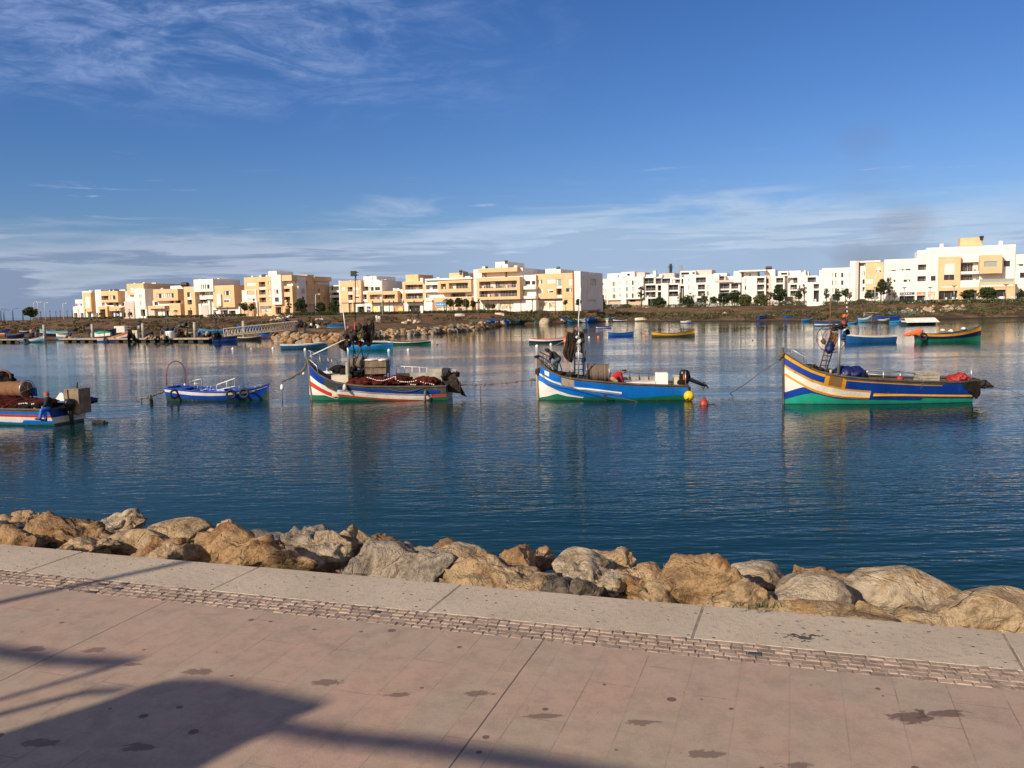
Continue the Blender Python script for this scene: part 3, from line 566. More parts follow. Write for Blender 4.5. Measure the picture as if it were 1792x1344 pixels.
class Boat:
    """a boat whose side view is given in photo coordinates; x runs from bow to stern (or back), y across, z up"""
    def __init__(s, name, label, cat, px, pywl, yaw=0.0, crop=(0, 0, 1), group=None, roll=0.0, z=None, z_off=0.0):
        p = ground(px, pywl, 0.0)
        if z is not None: p = land_hit(px, pywl); p.z += z_off
        s.p = p; s.z = p.z; s.yaw = yaw; s.crop = crop
        s.root = thing(name, label, cat, (p.x, p.y, s.z), yaw, group)
        s.u = Vector((math.cos(yaw), math.sin(yaw), 0)); s.w = Vector((-math.sin(yaw), math.cos(yaw), 0))
        s.Minv = (Matrix.Translation((p.x, p.y, s.z)) @ Matrix.Rotation(yaw, 4, 'Z')).inverted()
    def L(s, cx, cy, yl=0.0):
        ox, oy, k = s.crop
        q = on_plane(ox+cx/k, oy+cy/k, s.p+s.w*yl, s.w)
        return s.Minv @ q
    def W(s, v): return s.Minv.inverted() @ Vector(v)
    def shape(s, B, xb, xs, tr=0.85, mid=0.5, pw=2.3):
        s.B, s.xb, s.xs, s.tr, s.mid, s.pw = B, xb, xs, tr, mid, pw
    def hb(s, x):
        if not hasattr(s, "xb"): return 1.0
        q = max(0, min(1, (x-s.xb)/(s.xs-s.xb)))
        if q < s.mid: k = 1-(1-q/s.mid)**s.pw
        else: k = 1-(1-s.tr)*((q-s.mid)/(1-s.mid))**2
        return max(0.025, s.B/2*k)
    def near(s, cx, cy, side=-1, kf=0.97):
        x = s.L(cx, cy, 0).x
        for _ in range(4): v = s.L(cx, cy, side*s.hb(x)*kf); x = v.x
        return v
    def curve(s, pts, side=-1): return [(v.x, v.z) for v in (s.near(a, b, side) for a, b in pts)]
    def sec(s, x, z, zg):
        """half breadth of the hull at height z"""
        q = max(0, min(1, (x-s.xb)/(s.xs-s.xb))); zk = -0.45
        h = max(0, min(1, (z-zk)/(zg-zk)))
        p = 0.33+1.1*(1-q)**3.2
        return max(0.02, s.hb(x)*(h**p))
    def hull(s, curves, band, mats, ns=70, inner='grey', floor=0.18, wall=0.05, xr=0.0, breaks=(), transom_band=None):
        """curves: local (x,z) polylines from the gunwale down to the waterline; band(i,x)->material index"""
        xs = [s.xb+(s.xs-s.xb)*(i/ns)**1.25 for i in range(ns+1)]
        for b_ in breaks: xs += [b_-0.002, b_+0.002]
        if s.xs > s.xb: xs = sorted(x for x in xs if s.xb <= x <= s.xs)
        else: xs = sorted((x for x in xs if s.xs <= x <= s.xb), reverse=True)
        mb = MB(); rows = None; V = {}
        sub = 2; rings = []
        for x in xs:
            zs = [interp(sorted(c), x) for c in curves]
            for i in range(1, len(zs)): zs[i] = min(zs[i], zs[i-1]-0.0005)
            zz = [zs[0]]; bi = []
            for i in range(len(zs)-1):
                for k in range(1, sub+1): zz.append(zs[i]+(zs[i+1]-zs[i])*k/sub); bi.append(i)
            for z in (-0.15, -0.32, -0.44): zz.append(min(z, zz[-1]-0.01)); bi.append(len(zs)-1)
            q = (x-s.xb)/(s.xs-s.xb)
            rings.append([(x+xr*(1-q)**4*(z-0)*1.0, s.sec(x, z, zz[0]), z) for z in zz])
        nr = len(rings[0])
        for side in (-1, 1):
            vs = [(x, side*y, z) for rg in rings for (x, y, z) in rg]
            o = len(mb.v); mb.v += vs
            for i in range(len(rings)-1):
                xm = (rings[i][0][0]+rings[i+1][0][0])/2
                xm = (xs[i]+xs[i+1])/2
                for j in range(nr-1):
                    a, b, c, d = o+i*nr+j, o+(i+1)*nr+j, o+(i+1)*nr+j+1, o+i*nr+j+1
                    mb.f.append((a, b, c, d)); mb.m.append(band(bi[j], xm))
        # ends
        for idx in (0, len(rings)-1):
            rg = rings[idx]
            for j in range(nr-1):
                a = rg[j]; b = rg[j+1]
                mb.add([(a[0], -a[1], a[2]), (a[0], a[1], a[2]), (b[0], b[1], b[2]), (b[0], -b[1], b[2])], [(0, 1, 2, 3)], (transom_band or band)(bi[j], xs[idx]))
        # inside and floor
        im = len(mats); gi = []
        for k, rg in enumerate(rings):
            x, y, z = rg[0]; q = (xs[k]-s.xb)/(s.xs-s.xb)
            fz = min(z-0.08, floor + max(0, 0.45*(0.25-q)*3) + 0.0)
            gi.append((x, max(0.004, y-wall), z, max(0.003, s.sec(xs[k], fz, z)-wall*0.8), fz))
        for side in (-1, 1):
            o = len(mb.v)
            for (x, y, z, y2, fz) in gi: mb.v += [(x, side*(y+wall), z), (x, side*y, z), (x, side*y2, fz), (x, 0, fz-0.01)]
            for i in range(len(gi)-1):
                for j in range(3):
                    a = o+i*4+j; mb.f.append((a, a+4, a+5, a+1)); mb.m.append(im)
        x, y, z, y2, fz = gi[-1]; e = -0.05 if s.xs > s.xb else 0.05
        mb.add([(x+e, -y, z), (x+e, y, z), (x+e, y2, fz), (x+e, -y2, fz)], [(0, 1, 2, 3)], im)
        mb.add([(x+e, -y, z), (x+e, y, z), (x, y+wall, z), (x, -y-wall, z)], [(0, 1, 2, 3)], im)
        o = mb.build('hull', list(mats)+[inner], s.root, smooth=False)
        me = o.data; bm = bmesh.new(); bm.from_mesh(me); bmesh.ops.remove_doubles(bm, verts=bm.verts, dist=0.0004); bm.to_mesh(me); bm.free()
        me.polygons.foreach_set('use_smooth', [True]*len(me.polygons))
        if hasattr(me, 'set_sharp_from_angle'): me.set_sharp_from_angle(angle=R(38))
        s.rings = rings; s.xs_ = xs; s.gz = lambda x: interp(sorted(curves[0]), x)
        return o
    def strake(s, crv, h, w, m, name, x0=None, x1=None, sides=(-1, 1), out=0.0):
        """plank strip laid on the hull along a curve"""
        for side in sides:
            mb = MB(); pts = []
            for x in s.xs_:
                if x0 is not None and not (min(x0, x1) <= x <= max(x0, x1)): continue
                z = interp(sorted(crv), x); pts.append((x, z))
            vs = []
            for x, z in pts:
                y = s.sec(x, z, s.gz(x))+out
                vs += [(x, side*(y-0.01), z+h/2), (x, side*(y+w), z+h/2), (x, side*(y+w), z-h/2), (x, side*(y-0.01), z-h/2)]
            fs = []
            for i in range(len(pts)-1):
                for j in range(4): fs.append((i*4+j, i*4+(j+1) % 4, i*4+4+(j+1) % 4, i*4+4+j))
            fs += [(0, 1, 2, 3), tuple(len(vs)-4+j for j in (3, 2, 1, 0))]
            mb.add(vs, fs); fixn(mb.build(name, [m], s.root))
    def gunwale(s, m, w=0.10, h=0.05, over=0.03):
        mb = MB()
        for side in (-1, 1):
            vs = []
            for x in s.xs_:
                z = s.gz(x); y = s.hb(x)
                q = (x-s.xb)/(s.xs-s.xb)
                yi = max(0.0, y-w)
                vs += [(x, side*yi, z+h), (x, side*(y+over), z+h), (x, side*(y+over), z-0.01), (x, side*yi, z-0.01)]
            n = len(s.xs_); fs = []
            for i in range(n-1):
                for j in range(4): fs.append((i*4+j, i*4+(j+1) % 4, i*4+4+(j+1) % 4, i*4+4+j))
            fs += [(0, 1, 2, 3), tuple(len(vs)-4+j for j in (3, 2, 1, 0))]
            mb.add(vs, fs)
        x = s.xs; z = s.gz(x); y = s.hb(x)
        mb.box(min(x-0.06, x+0.03), max(x-0.06, x+0.03), -y-over, y+over, z-0.012, z+h+0.003)
        return fixn(mb.build('gunwale', [m], s.root))

def tubes(name, segs, m, parent, n=7):
    mb = MB()
    for pts, r in segs: mb.tube(pts, r, n)
    return mb.build(name, [m], parent, smooth=True)
def loc_thing(boat, name, label, cat, v, group=None, rz=0.0):
    """a separate thing standing in a boat, at boat-local point v"""
    p = boat.W(v); return thing(name, label, cat, p, boat.yaw+rz, group)
def rope_thing(name, label, pts, r=0.02, sag=0.0, m='rope', cat='rope', group=None, knots=0):
    pts = [Vector(p) for p in pts]; full = []
    for a, b in zip(pts, pts[1:]):
        for i in range(12):
            q = i/12; full.append(a.lerp(b, q)-Vector((0, 0, sag*4*q*(1-q))))
    full.append(pts[-1])
    o = full[0].copy(); mb = MB(); mb.tube([p-o for p in full], r, 6)
    rr = random.Random(len(label))
    for _ in range(knots):
        p = rr.choice(full)-o; mb.blob(p, 0.07, 0.05, 0.07, rr.randint(0, 99), 0.3, 2, 1)
    ob = mb.build(name, [m], None, smooth=True, loc=o); return tag(ob, label, cat, group)
def tyre(boatroot_world, label, p, ry, axis_dir, Rr=0.24, r=0.075, group='tyre fenders hung on the boats'):
    mb = MB(); n = 20
    pts = [(Rr*math.cos(2*math.pi*i/n), 0, Rr*math.sin(2*math.pi*i/n)) for i in range(n)]
    mb.tube(pts, r, 8, closed=True)
    mb.tube([(0, 0, Rr+r*0.6), (0, 0.05, Rr+0.30)], 0.012, 5)
    o = mb.build('tyre_fender', ['black_rubber'], None, smooth=True, loc=p); o.rotation_euler = (0, 0, ry)
    return tag(o, label, 'tyre', group)
def crate_mesh(w, d, h, m=0, slats=True):
    mb = MB()
    t_ = 0.02
    mb.box(-w/2, w/2, -d/2, d/2, 0, t_, m)
    for z0, z1 in ((0.02, 0.09), (h*0.36, h*0.36+.08), (h-0.13, h)) if slats else ((0.02, h),):
        mb.box(-w/2, w/2, -d/2, -d/2+t_, z0, z1, m); mb.box(-w/2, w/2, d/2-t_, d/2, z0, z1, m)
        mb.box(-w/2, -w/2+t_, -d/2+t_, d/2-t_, z0, z1, m); mb.box(w/2-t_, w/2, -d/2+t_, d/2-t_, z0, z1, m)
    for sx in (-1, 1):
        for sy in (-1, 1):
            mb.box(sx*(w/2-0.02)-0.022, sx*(w/2-0.02)+0.022, sy*(d/2-0.02)-0.0215, sy*(d/2-0.02)+0.0215, 0.001, h-0.002, m)
    return mb
def reel(parent_boat, P0, P1, rad, m='rope_brown', label='', name='net_reel'):
    """hauling drum wound with rope between two local points"""
    a, b = Vector(P0), Vector(P1); d = (b-a); Ln = d.length; d.normalize()
    rt = thing(name, label, 'rope drum', parent_boat.W(a.lerp(b, .5)), parent_boat.yaw+math.atan2(d.y, d.x))
    prof = []; n = int(Ln/0.045); rr = random.Random(n)
    for i in range(n):
        x = -Ln/2+Ln*i/n; k = rad*(0.93+0.07*rr.random())*(1-0.05*abs(math.sin(i*0.35)))
        prof += [(k*0.93, x), (k, x+Ln/n*0.5)]
    prof.append((rad*0.93, Ln/2))
    mb = MB(); mb.lathe(prof, 22, axis='x'); mb.build('rope_winding', [m], rt, smooth=True)
    for sgn in (-1, 1):
        mb = MB(); x = sgn*(Ln/2+0.02)
        mb.tube([(x, rad*1.08*math.cos(k*math.pi/10), rad*1.08*math.sin(k*math.pi/10)) for k in range(20)], 0.02, 6, closed=True)
        for k in range(3):
            an = k*math.pi/3+0.3; mb.tube([(x, rad*1.08*math.cos(an), rad*1.08*math.sin(an)), (x, -rad*1.08*math.cos(an), -rad*1.08*math.sin(an))], 0.014, 5)
        mb.tube([(x-0.03, 0, 0), (x+0.08*sgn, 0, 0)], 0.035, 8)
        mb.build('drum_flange', ['galvanised'], rt, smooth=True)
        mb = MB(); mb.tube([(x+0.05*sgn, -rad*.8, -rad*1.35), (x+0.05*sgn, 0, 0), (x+0.05*sgn, rad*.8, -rad*1.35)], 0.022, 6); mb.build('stand', ['dark_steel'], rt, smooth=True)
    return rt
def pile(mb, cx, cy, cz, rx, ry, rz, seed, m=0, amp=0.22, fr=2.2, sub=4): return mb.blob((cx, cy, cz), rx, ry, rz, seed, amp, fr, sub, m)
def cloth(name, boat, left, right, m, yl=0.0, folds=5, amp=0.07, thick=0.02, seed=1, rows=16, cols=14, label=None, cat=None, parent=None):
    """hanging cloth between two edge polylines (crop coords), with folds and thickness"""
    Lp = [boat.L(a, b, yl) for a, b in left]; Rp = [boat.L(a, b, yl) for a, b in right]
    def along(ps, q):
        ls = [(ps[i+1]-ps[i]).length for i in range(len(ps)-1)]; T = sum(ls)*q
        for i, l in enumerate(ls):
            if T <= l or i == len(ls)-1: return ps[i].lerp(ps[i+1], min(1, T/max(l, 1e-6)))
            T -= l
    o0 = along(Lp, 0.0); mb = MB(); grid = []
    for side in (0, 1):
        for i in range(rows+1):
            for j in range(cols+1):
                p = along(Lp, i/rows).lerp(along(Rp, i/rows), j/cols)
                f_ = amp*math.sin(j/cols*folds*2*math.pi+0.7*math.sin(i/rows*5+seed))*(0.35+0.65*i/rows)
                f_ += 0.05*mnoise.noise(Vector((p.x*4+seed, p.z*3, seed)))
                e = (1 if side else -1)*thick/2*math.sin(math.pi*min(1, max(0.02, j/cols)))
                grid.append(p+Vector((0.03*mnoise.noise(Vector((p.z*6, seed, 0))), f_+e, 0))-o0)
    n = (rows+1)*(cols+1); fs = []
    for side in (0, 1):
        for i in range(rows):
            for j in range(cols):
                a = side*n+i*(cols+1)+j; q = (a, a+1, a+cols+2, a+cols+1); fs.append(q if side == 0 else q[::-1])
    for i in range(rows):
        for j in (0, cols): a = i*(cols+1)+j; fs.append((a, a+cols+1, n+a+cols+1, n+a))
    for j in range(cols):
        for i in (0, rows): a = i*(cols+1)+j; fs.append((a, a+1, n+a+1, n+a))
    mb.add(grid, fs)
    if parent: ob = mb.build(name, [m], parent, smooth=True, loc=o0)
    else:
        ob = mb.build(name, [m], None, smooth=True, loc=boat.W(o0)); ob.rotation_euler = (0, 0, boat.yaw); tag(ob, label, cat)
    return fixn(ob)

# ------------------------------------------------------------------ people
def remeshed(mb, name, m, parent, vox, sm=True):
    o = mb.build(name, [m], parent, smooth=True)
    r_ = o.modifiers.new('remesh', 'REMESH'); r_.mode = 'VOXEL'; r_.voxel_size = vox; r_.use_smooth_shade = True
    if sm: k = o.modifiers.new('smooth', 'SMOOTH'); k.factor = 0.5; k.iterations = 4
    dg = bpy.context.evaluated_depsgraph_get(); me = bpy.data.meshes.new_from_object(o.evaluated_get(dg))
    me.materials.clear(); me.materials.append(MATS[m]); o.modifiers.clear(); o.data = me
    me.polygons.foreach_set('use_smooth', [True]*len(me.polygons)); return o
def limb(mb, a, b, ra, rb, n=12, bulge=0.0):
    a, b = Vector(a), Vector(b); k = 6
    pts = [a.lerp(b, i/k) for i in range(k+1)]
    mb.tube(pts, [ra+(rb-ra)*i/k+bulge*math.sin(math.pi*i/k*0.9) for i in range(k+1)], n)
    for c, r_ in ((a, ra), (b, rb)): mb.lathe([(max(1e-4, r_*math.sin(t*math.pi/8)), -r_*math.cos(t*math.pi/8)) for t in range(1, 8)], n, c)
def person(label, J, origin, rz, top='black_jacket', legs='jeans', head='hair', face=Vector((-1, 0, 0)), fine=True, hood=False, group=None, parent_frame=None, scale=1.0, jacket_long=0.0, parts=True):
    """J: joints in local metres. Body = one remeshed skin surface; clothing, hair and boots are children."""
    rt = thing('person', label, 'person', origin, rz, group)
    V = {k: Vector(v) for k, v in J.items()}
    pel, chest, neck, hd = V['pelvis'], V['chest'], V['neck'], V['head']
    face = face.normalized(); upv = (hd-neck).normalized(); side = face.cross(upv).normalized()
    body = MB()
    limb(body, pel, chest, 0.125, 0.14); limb(body, chest, neck, 0.13, 0.06); limb(body, neck, hd, 0.055, 0.055)
    Mh = Matrix((side, face, upv)).transposed()
    body.blob(hd+upv*0.02, 0.075, 0.092, 0.112, 1, 0.0, 1, 3, 0, Mh)
    body.blob(hd-upv*0.055+face*0.022, 0.052, 0.062, 0.055, 1, 0.0, 1, 2, 0, Mh)
    body.blob(hd+face*0.098-upv*0.004, 0.013, 0.022, 0.026, 1, 0.0, 1, 2, 0, Mh)              # nose
    for sg in (-1, 1): body.blob(hd+side*sg*0.077, 0.012, 0.02, 0.032, 1, 0, 1, 2, 0, Mh)     # ears
    for s_ in ('l', 'r'):
        sh, elb, wr = V['sh'+s_], V['el'+s_], V['wr'+s_]; hip, kn, an = V['hip'+s_], V['kn'+s_], V['an'+s_]
        limb(body, sh, elb, 0.052, 0.042); limb(body, elb, wr, 0.042, 0.028)
        limb(body, hip, kn, 0.085, 0.058); limb(body, kn, an, 0.056, 0.04)
        toe = V.get('toe'+s_, an+face*0.16); limb(body, an-Vector((0, 0, 0.03)), toe, 0.042, 0.034)
        hv = (wr-elb).normalized(); pn = side-hv*side.dot(hv)
        pn = pn.normalized() if pn.length > 0.1 else hv.cross(Vector((0, 0, 1))).normalized(); qn = hv.cross(pn)
        Mp = Matrix((pn, qn, hv)).transposed()
        body.blob(wr+hv*0.045, 0.020, 0.040, 0.050, 2, 0, 1, 2, 0, Mp)
        if fine:
            for k, (o_, ln) in enumerate(((-0.028, 0.062), (-0.010, 0.075), (0.009, 0.070), (0.027, 0.055))):
                b0 = wr+hv*0.08+qn*o_; b1 = b0+hv*ln*0.55+pn*0.008; b2 = b1+hv*ln*0.4+pn*0.030
                body.tube([b0-hv*0.03, b0, b1, b2], [0.0095, 0.0095, 0.0085, 0.007], 8)
            body.tube([wr+hv*0.03-qn*0.03, wr+hv*0.055-qn*0.055+pn*0.01, wr+hv*0.085-qn*0.062+pn*0.022], [0.012, 0.0105, 0.008], 8)
    remeshed(body, 'body', 'skin', rt, 0.0065 if fine else 0.02)
    jk = MB(); e = 0.022
    limb(jk, pel+(chest-pel)*0.02, chest, 0.15, 0.165, 16); limb(jk, chest, neck-(neck-chest)*0.15, 0.16, 0.085, 14)
    limb(jk, V['shl'], V['shr'], 0.075, 0.075)
    for s_ in ('l', 'r'):
        sh, elb, wr = V['sh'+s_], V['el'+s_], V['wr'+s_]
        limb(jk, sh, elb, 0.078, 0.066); limb(jk, elb, elb.lerp(wr, 0.93), 0.064, 0.046)
    if hood: jk.blob(hd+upv*0.02-face*0.022, 0.10, 0.105, 0.128, 3, 0.04, 2, 3, 0, Mh); limb(jk, neck, hd-face*0.05, 0.08, 0.08)
    remeshed(jk, 'jacket', top, rt, 0.016)
    tr = MB(); limb(tr, V['hipl'], V['hipr'], 0.105, 0.105); limb(tr, pel, pel+(chest-pel)*0.12, 0.135, 0.13)
    for s_ in ('l', 'r'):
        hip, kn, an = V['hip'+s_], V['kn'+s_], V['an'+s_]
        limb(tr, hip, kn, 0.108, 0.078); limb(tr, kn, kn.lerp(an, 0.95), 0.078, 0.062)
    remeshed(tr, 'trousers', legs, rt, 0.016)
    if not hood:
        h = MB(); h.blob(hd+upv*0.035-face*0.018, 0.086, 0.098, 0.105, 5, 0.05, 3, 3, 0, Mh); remeshed(h, 'hat' if head == 'brown_cap' else 'hair', head, rt, 0.012)
    for s_ in ('l', 'r'):
        an = V['an'+s_]; toe = V.get('toe'+s_, an+face*0.16); b = MB(); limb(b, an+Vector((0, 0, 0.03)), an-Vector((0, 0, 0.03)), 0.058, 0.056); limb(b, an-Vector((0, 0, 0.035)), toe-Vector((0, 0, 0.005)), 0.056, 0.045)
        remeshed(b, 'boot', 'boot', rt, 0.016)
    if not hood:
        ey = MB()
        for sg in (-1, 1): ey.blob(hd+face*0.083+side*sg*0.032+upv*0.018, 0.012, 0.008, 0.008, 1, 0, 1, 2, 0, Mh)
        ey.build('eyes', ['hair'], rt, smooth=True)
        mo = MB(); mo.blob(hd+face*0.078-upv*0.052, 0.024, 0.008, 0.007, 1, 0, 1, 2, 0, Mh); mo.build('mouth', ['brown_cap'], rt, smooth=True)
    return rt
# ================================================================== boat A: blue, white, red and green, black flags
C2 = (480, 550, 4.716)
B = Boat('fishing_boat', 'blue, white, red and green fishing boat with black flags and heaped red nets', 'fishing boat', 668, 698.4, R(-6), C2, 'large painted fishing boats on the water')
x0 = B.L(290, 600, 0).x; x1 = B.near(1415, 600).x
B.shape(2.3, x0, x0+6.7, 0.86, 0.5, 2.4); x1 = B.near(1418, 640).x; B.shape(2.3, x0, x1, 0.86, 0.5, 2.4)
cv = B.curve
G_ = cv([(283, 395), (300, 428), (330, 462), (370, 500), (410, 522), (450, 544), (500, 562), (560, 573), (620, 583), (750, 596), (1000, 600), (1300, 598), (1420, 594)])
A_ = cv([(285, 440), (320, 478), (370, 512), (410, 532), (450, 552), (510, 572), (512, 597), (650, 608), (900, 622), (1100, 629), (1370, 630), (1420, 630)])
Bc = cv([(287, 497), (320, 530), (360, 565), (408, 590), (440, 618), (510, 652), (512, 626), (640, 632), (800, 648), (1000, 659), (1290, 664), (1420, 658)])
Cc = cv([(289, 545), (330, 578), (380, 615), (430, 642), (508, 672), (512, 662), (700, 684), (900, 700), (1100, 708), (1230, 712), (1290, 690), (1300, 660), (1420, 660)])
Dc = cv([(292, 588), (330, 618), (380, 650), (430, 678), (500, 706), (512, 680), (700, 697), (900, 712), (1100, 720), (1230, 723), (1300, 688), (1420, 680)])
Ec = cv([(294, 664), (330, 670), (400, 674), (440, 690), (500, 708), (512, 682), (700, 699), (900, 714), (1100, 722), (1230, 725), (1300, 690), (1420, 682)])
Wc = [(x0-1, 0.02), (x1+1, 0.02)]
MT = ['blue_paint', 'white_paint', 'red_paint', 'green_paint', 'grey_green_paint', 'dark_wood', 'hull_bottom']
bx = lambda c, y=640: B.near(c, y).x
xa, xb_, xc, xd = bx(410), bx(514), bx(1370), bx(1293)
def band(i, x):
    if i == 0: return 4 if x > xb_ else 0
    if i == 1: return 0 if x < xa else (4 if x < xb_ else (0 if x < xc else 4))
    if i == 2: return 1 if x < xd else 4
    if i == 3: return 2
    if i == 4: return 1 if x < xb_ else 3
    if i == 5: return 3
    return 6
B.hull([G_, A_, Bc, Cc, Dc, Ec, Wc], band, MT, inner='navy_paint', breaks=(xa, xb_, xc, xd), transom_band=lambda i, x: 6 if i > 5 else 4)
B.gunwale('dark_wood', 0.12, 0.05)
B.strake([(x, z-0.01) for x, z in Bc if x > xb_+0.05], 0.035, 0.03, 'pale_wood', 'rubbing_strake', xb_+.05, xd)
mb = MB(); pts = [B.L(268, 352, 0), B.L(282, 400, 0), B.L(292, 500, 0), B.L(300, 600, 0), B.L(312, 705, 0), B.L(316, 740, 0)]
for a, b_ in zip(pts, pts[1:]): mb.tube([a, b_], 0.055, 6)
mb.build('stem_post', ['weathered_wood'], B.root)
# bow rail (two sides)
segs = []
for sd in (-1, 1):
    y = lambda c: sd*B.hb(B.L(c, 400, 0).x)*0.9
    f_ = lambda cx, cy, cc: B.L(cx, cy, y(cc))
    if sd == 1:
        segs.append(([f_(283, 300, 300), f_(350, 325, 360), f_(440, 352, 430), f_(510, 368, 500), f_(530, 425, 520)], 0.022))
        for c_, t_, b_ in ((300, 306, 420), (372, 332, 440), (440, 352, 430), (470, 360, 440)): segs.append(([f_(c_, t_, c_), f_(c_+14, b_, c_)], 0.017))
        segs.append(([f_(290, 345, 300), f_(360, 372, 360), f_(450, 400, 440)], 0.014))
    else:
        segs.append(([f_(283, 372, 292), f_(300, 380, 300), f_(350, 428, 350), f_(362, 488, 365)], 0.020))
tubes('bow_rail', segs, 'galvanised', B.root)
# mast
tubes('mast', [([B.L(622, 540, 0), B.L(612, 330, 0), B.L(603, 185, 0)], 0.055)], 'galvanised', B.root)
tubes('mast_foot', [([B.L(606, 560, -0.1), B.L(603, 395, -0.1)], 0.10)], 'silver_wood', B.root)
tubes('boom', [([B.L(318, 333, -0.1), B.L(585, 208, 0.0)], 0.028)], 'steel_white', B.root)
segs = [([B.L(640, 475, -.25), B.L(712, 285, 0), B.L(745, 225, 0.1)], 0.028), ([B.L(752, 430, .5), B.L(715, 280, 0.1), B.L(700, 215, 0.1)], 0.03), ([B.L(668, 330, .3), B.L(640, 210, .1)], 0.03),
        ([B.L(545, 210, 0), B.L(640, 200, 0)], 0.025), ([B.L(548, 190, 0.0), B.L(625, 192, 0)], 0.022), ([B.L(700, 430, .4), B.L(760, 432, .4)], 0.02), ([B.L(655, 300, .2), B.L(640, 480, .4)], 0.02)]
tubes('tripod_frame', segs, 'dark_steel', B.root)
tubes('whip_pole', [([B.L(600, 215, .05), B.L(563, -60, .05)], 0.022)], 'steel_white', B.root)
tubes('lamp_pole', [([B.L(655, 225, .1), B.L(667, 60, .1)], 0.035)], 'red_paint', B.root)
tubes('lamp_pole_top', [([B.L(667, 60, .1), B.L(669, -352, .1)], 0.026)], 'dark_steel', B.root)
for k, (cx, cy) in enumerate(((655, -347), (656, -325))):
    mb = MB(); c = B.L(cx, cy, .1); mb.box(c.x-.14, c.x+.12, c.y-.08, c.y+.08, c.z-.06, c.z+.06, 0, None); mb.tube([c+Vector((.1, 0, 0)), c+Vector((.24, 0, -.02))], 0.02, 5); mb.build('work_lamp', ['dark_steel'], B.root)
tubes('stay_wire', [([B.L(669, -340, .1), B.L(735, -30, .6), B.L(790, 430, .9)], 0.008)], 'dark_steel', B.root, 5)
# clutter at the masthead
mb = MB()
for k in range(26):
    rr = random.Random(k+50); c = B.L(rr.uniform(585, 760), rr.uniform(90, 250), rr.uniform(-.25, .4)); mb.blob(c, rr.uniform(.05, .13), rr.uniform(.05, .12), rr.uniform(.08, .22), k, .35, 2.2, 2)
mb.build('masthead_bundle', ['dark_net'], B.root, smooth=True)
for x_, y_ in ((608, 112), (694, 248)): mb = MB(); mb.blob(B.L(x_, y_, .0), .07, .05, .11, x_, .3, 2, 2); mb.build('red_rag', ['buoy_red'], B.root, smooth=True)
mb = MB(); mb.blob(B.L(706, 182, -.1), .07, .05, .10, 4, .4, 2, 2); mb.build('yellow_rag', ['leaf_y'], B.root, smooth=True)
# net hauler behind the mast
rt = reel(B, B.L(655, 395, .55), B.L(735, 400, .35), 0.33, 'rope_grey', 'small round hauler wrapped in rope behind the mast of the boat with black flags')
# interior gear
mb = MB(); c = B.L(555, 520, -.2); mb.box(c.x-.42, c.x+.42, c.y-.3, c.y+.5, .2, c.z+.12); mb.build('engine_cover', ['cream_paint'], B.root)
mb = MB(); c = B.L(435, 478, .5); mb.box(c.x-.28, c.x+.3, c.y-.12, c.y+.12, c.z-.06, c.z+.06); mb.tube([c, c+Vector((0, 0, .22))], .03, 6); mb.tube([c+Vector((.05, 0, -.05)), c+Vector((.05, 0, -.6))], .03, 6); mb.build('mooring_bitt', ['white_paint'], B.root)
mb = MB()
for k, (a, b_, y_, rx_, rz_) in enumerate(((540, 455, .6, .45, .2), (620, 470, .5, .4, .22), (690, 490, .4, .4, .22), (590, 490, .2, .3, .2), (735, 500, .6, .35, .2))):
    c = B.L(a, b_, y_); mb.blob(c, rx_, .35, rz_, k+7, .3, 2.2, 3)
tag(mb.build('dark_net_heap', ['black_cloth'], None, smooth=True, loc=B.p), 'black heap of gear lying forward beside the mast foot of the boat with black flags', 'heap'); bpy.data.objects['dark_net_heap'].rotation_euler = (0, 0, B.yaw)
mb = MB()
for k in range(15):
    cx = 670+k*44; rr = random.Random(k); cy = 548 + 18*math.sin(k*1.3) + (10 if k > 8 else 0) + (12 if k == 0 else 0)
    c = B.L(cx, cy+10, -.15+.25*math.sin(k*2.1)); mb.blob(c, .50, .6, .22+.07*rr.random(), k+20, .16, 3.4, 4)
nt = mb.build('net_heap', ['red_net'], None, smooth=True, loc=B.p); nt.rotation_euler = (0, 0, B.yaw); tag(nt, 'long heap of dark red net filling the boat with black flags', 'fishing net')
mb = MB()
for seq in ([(770, 528), (800, 536), (850, 552), (900, 553), (960, 535), (1000, 515)], [(1000, 522), (1005, 545), (1040, 562), (1100, 565), (1150, 560), (1190, 545)], [(1210, 562), (1250, 575), (1300, 582), (1330, 592)], [(1130, 585), (1180, 590)]):
    ps = [B.L(a, b_-6, -.95) for a, b_ in seq]; 
    for a, b_ in zip(ps, ps[1:]):
        n_ = max(2, int((b_-a).length/.085))
        for i in range(n_): mb.blob(a.lerp(b_, i/n_), .042, .035, .034, 1, 0, 1, 1)
fl = mb.build('float_line', ['float_white'], None, smooth=True, loc=B.p); fl.rotation_euler = (0, 0, B.yaw); tag(fl, 'string of pale floats lying over the dark red net heap', 'float line')
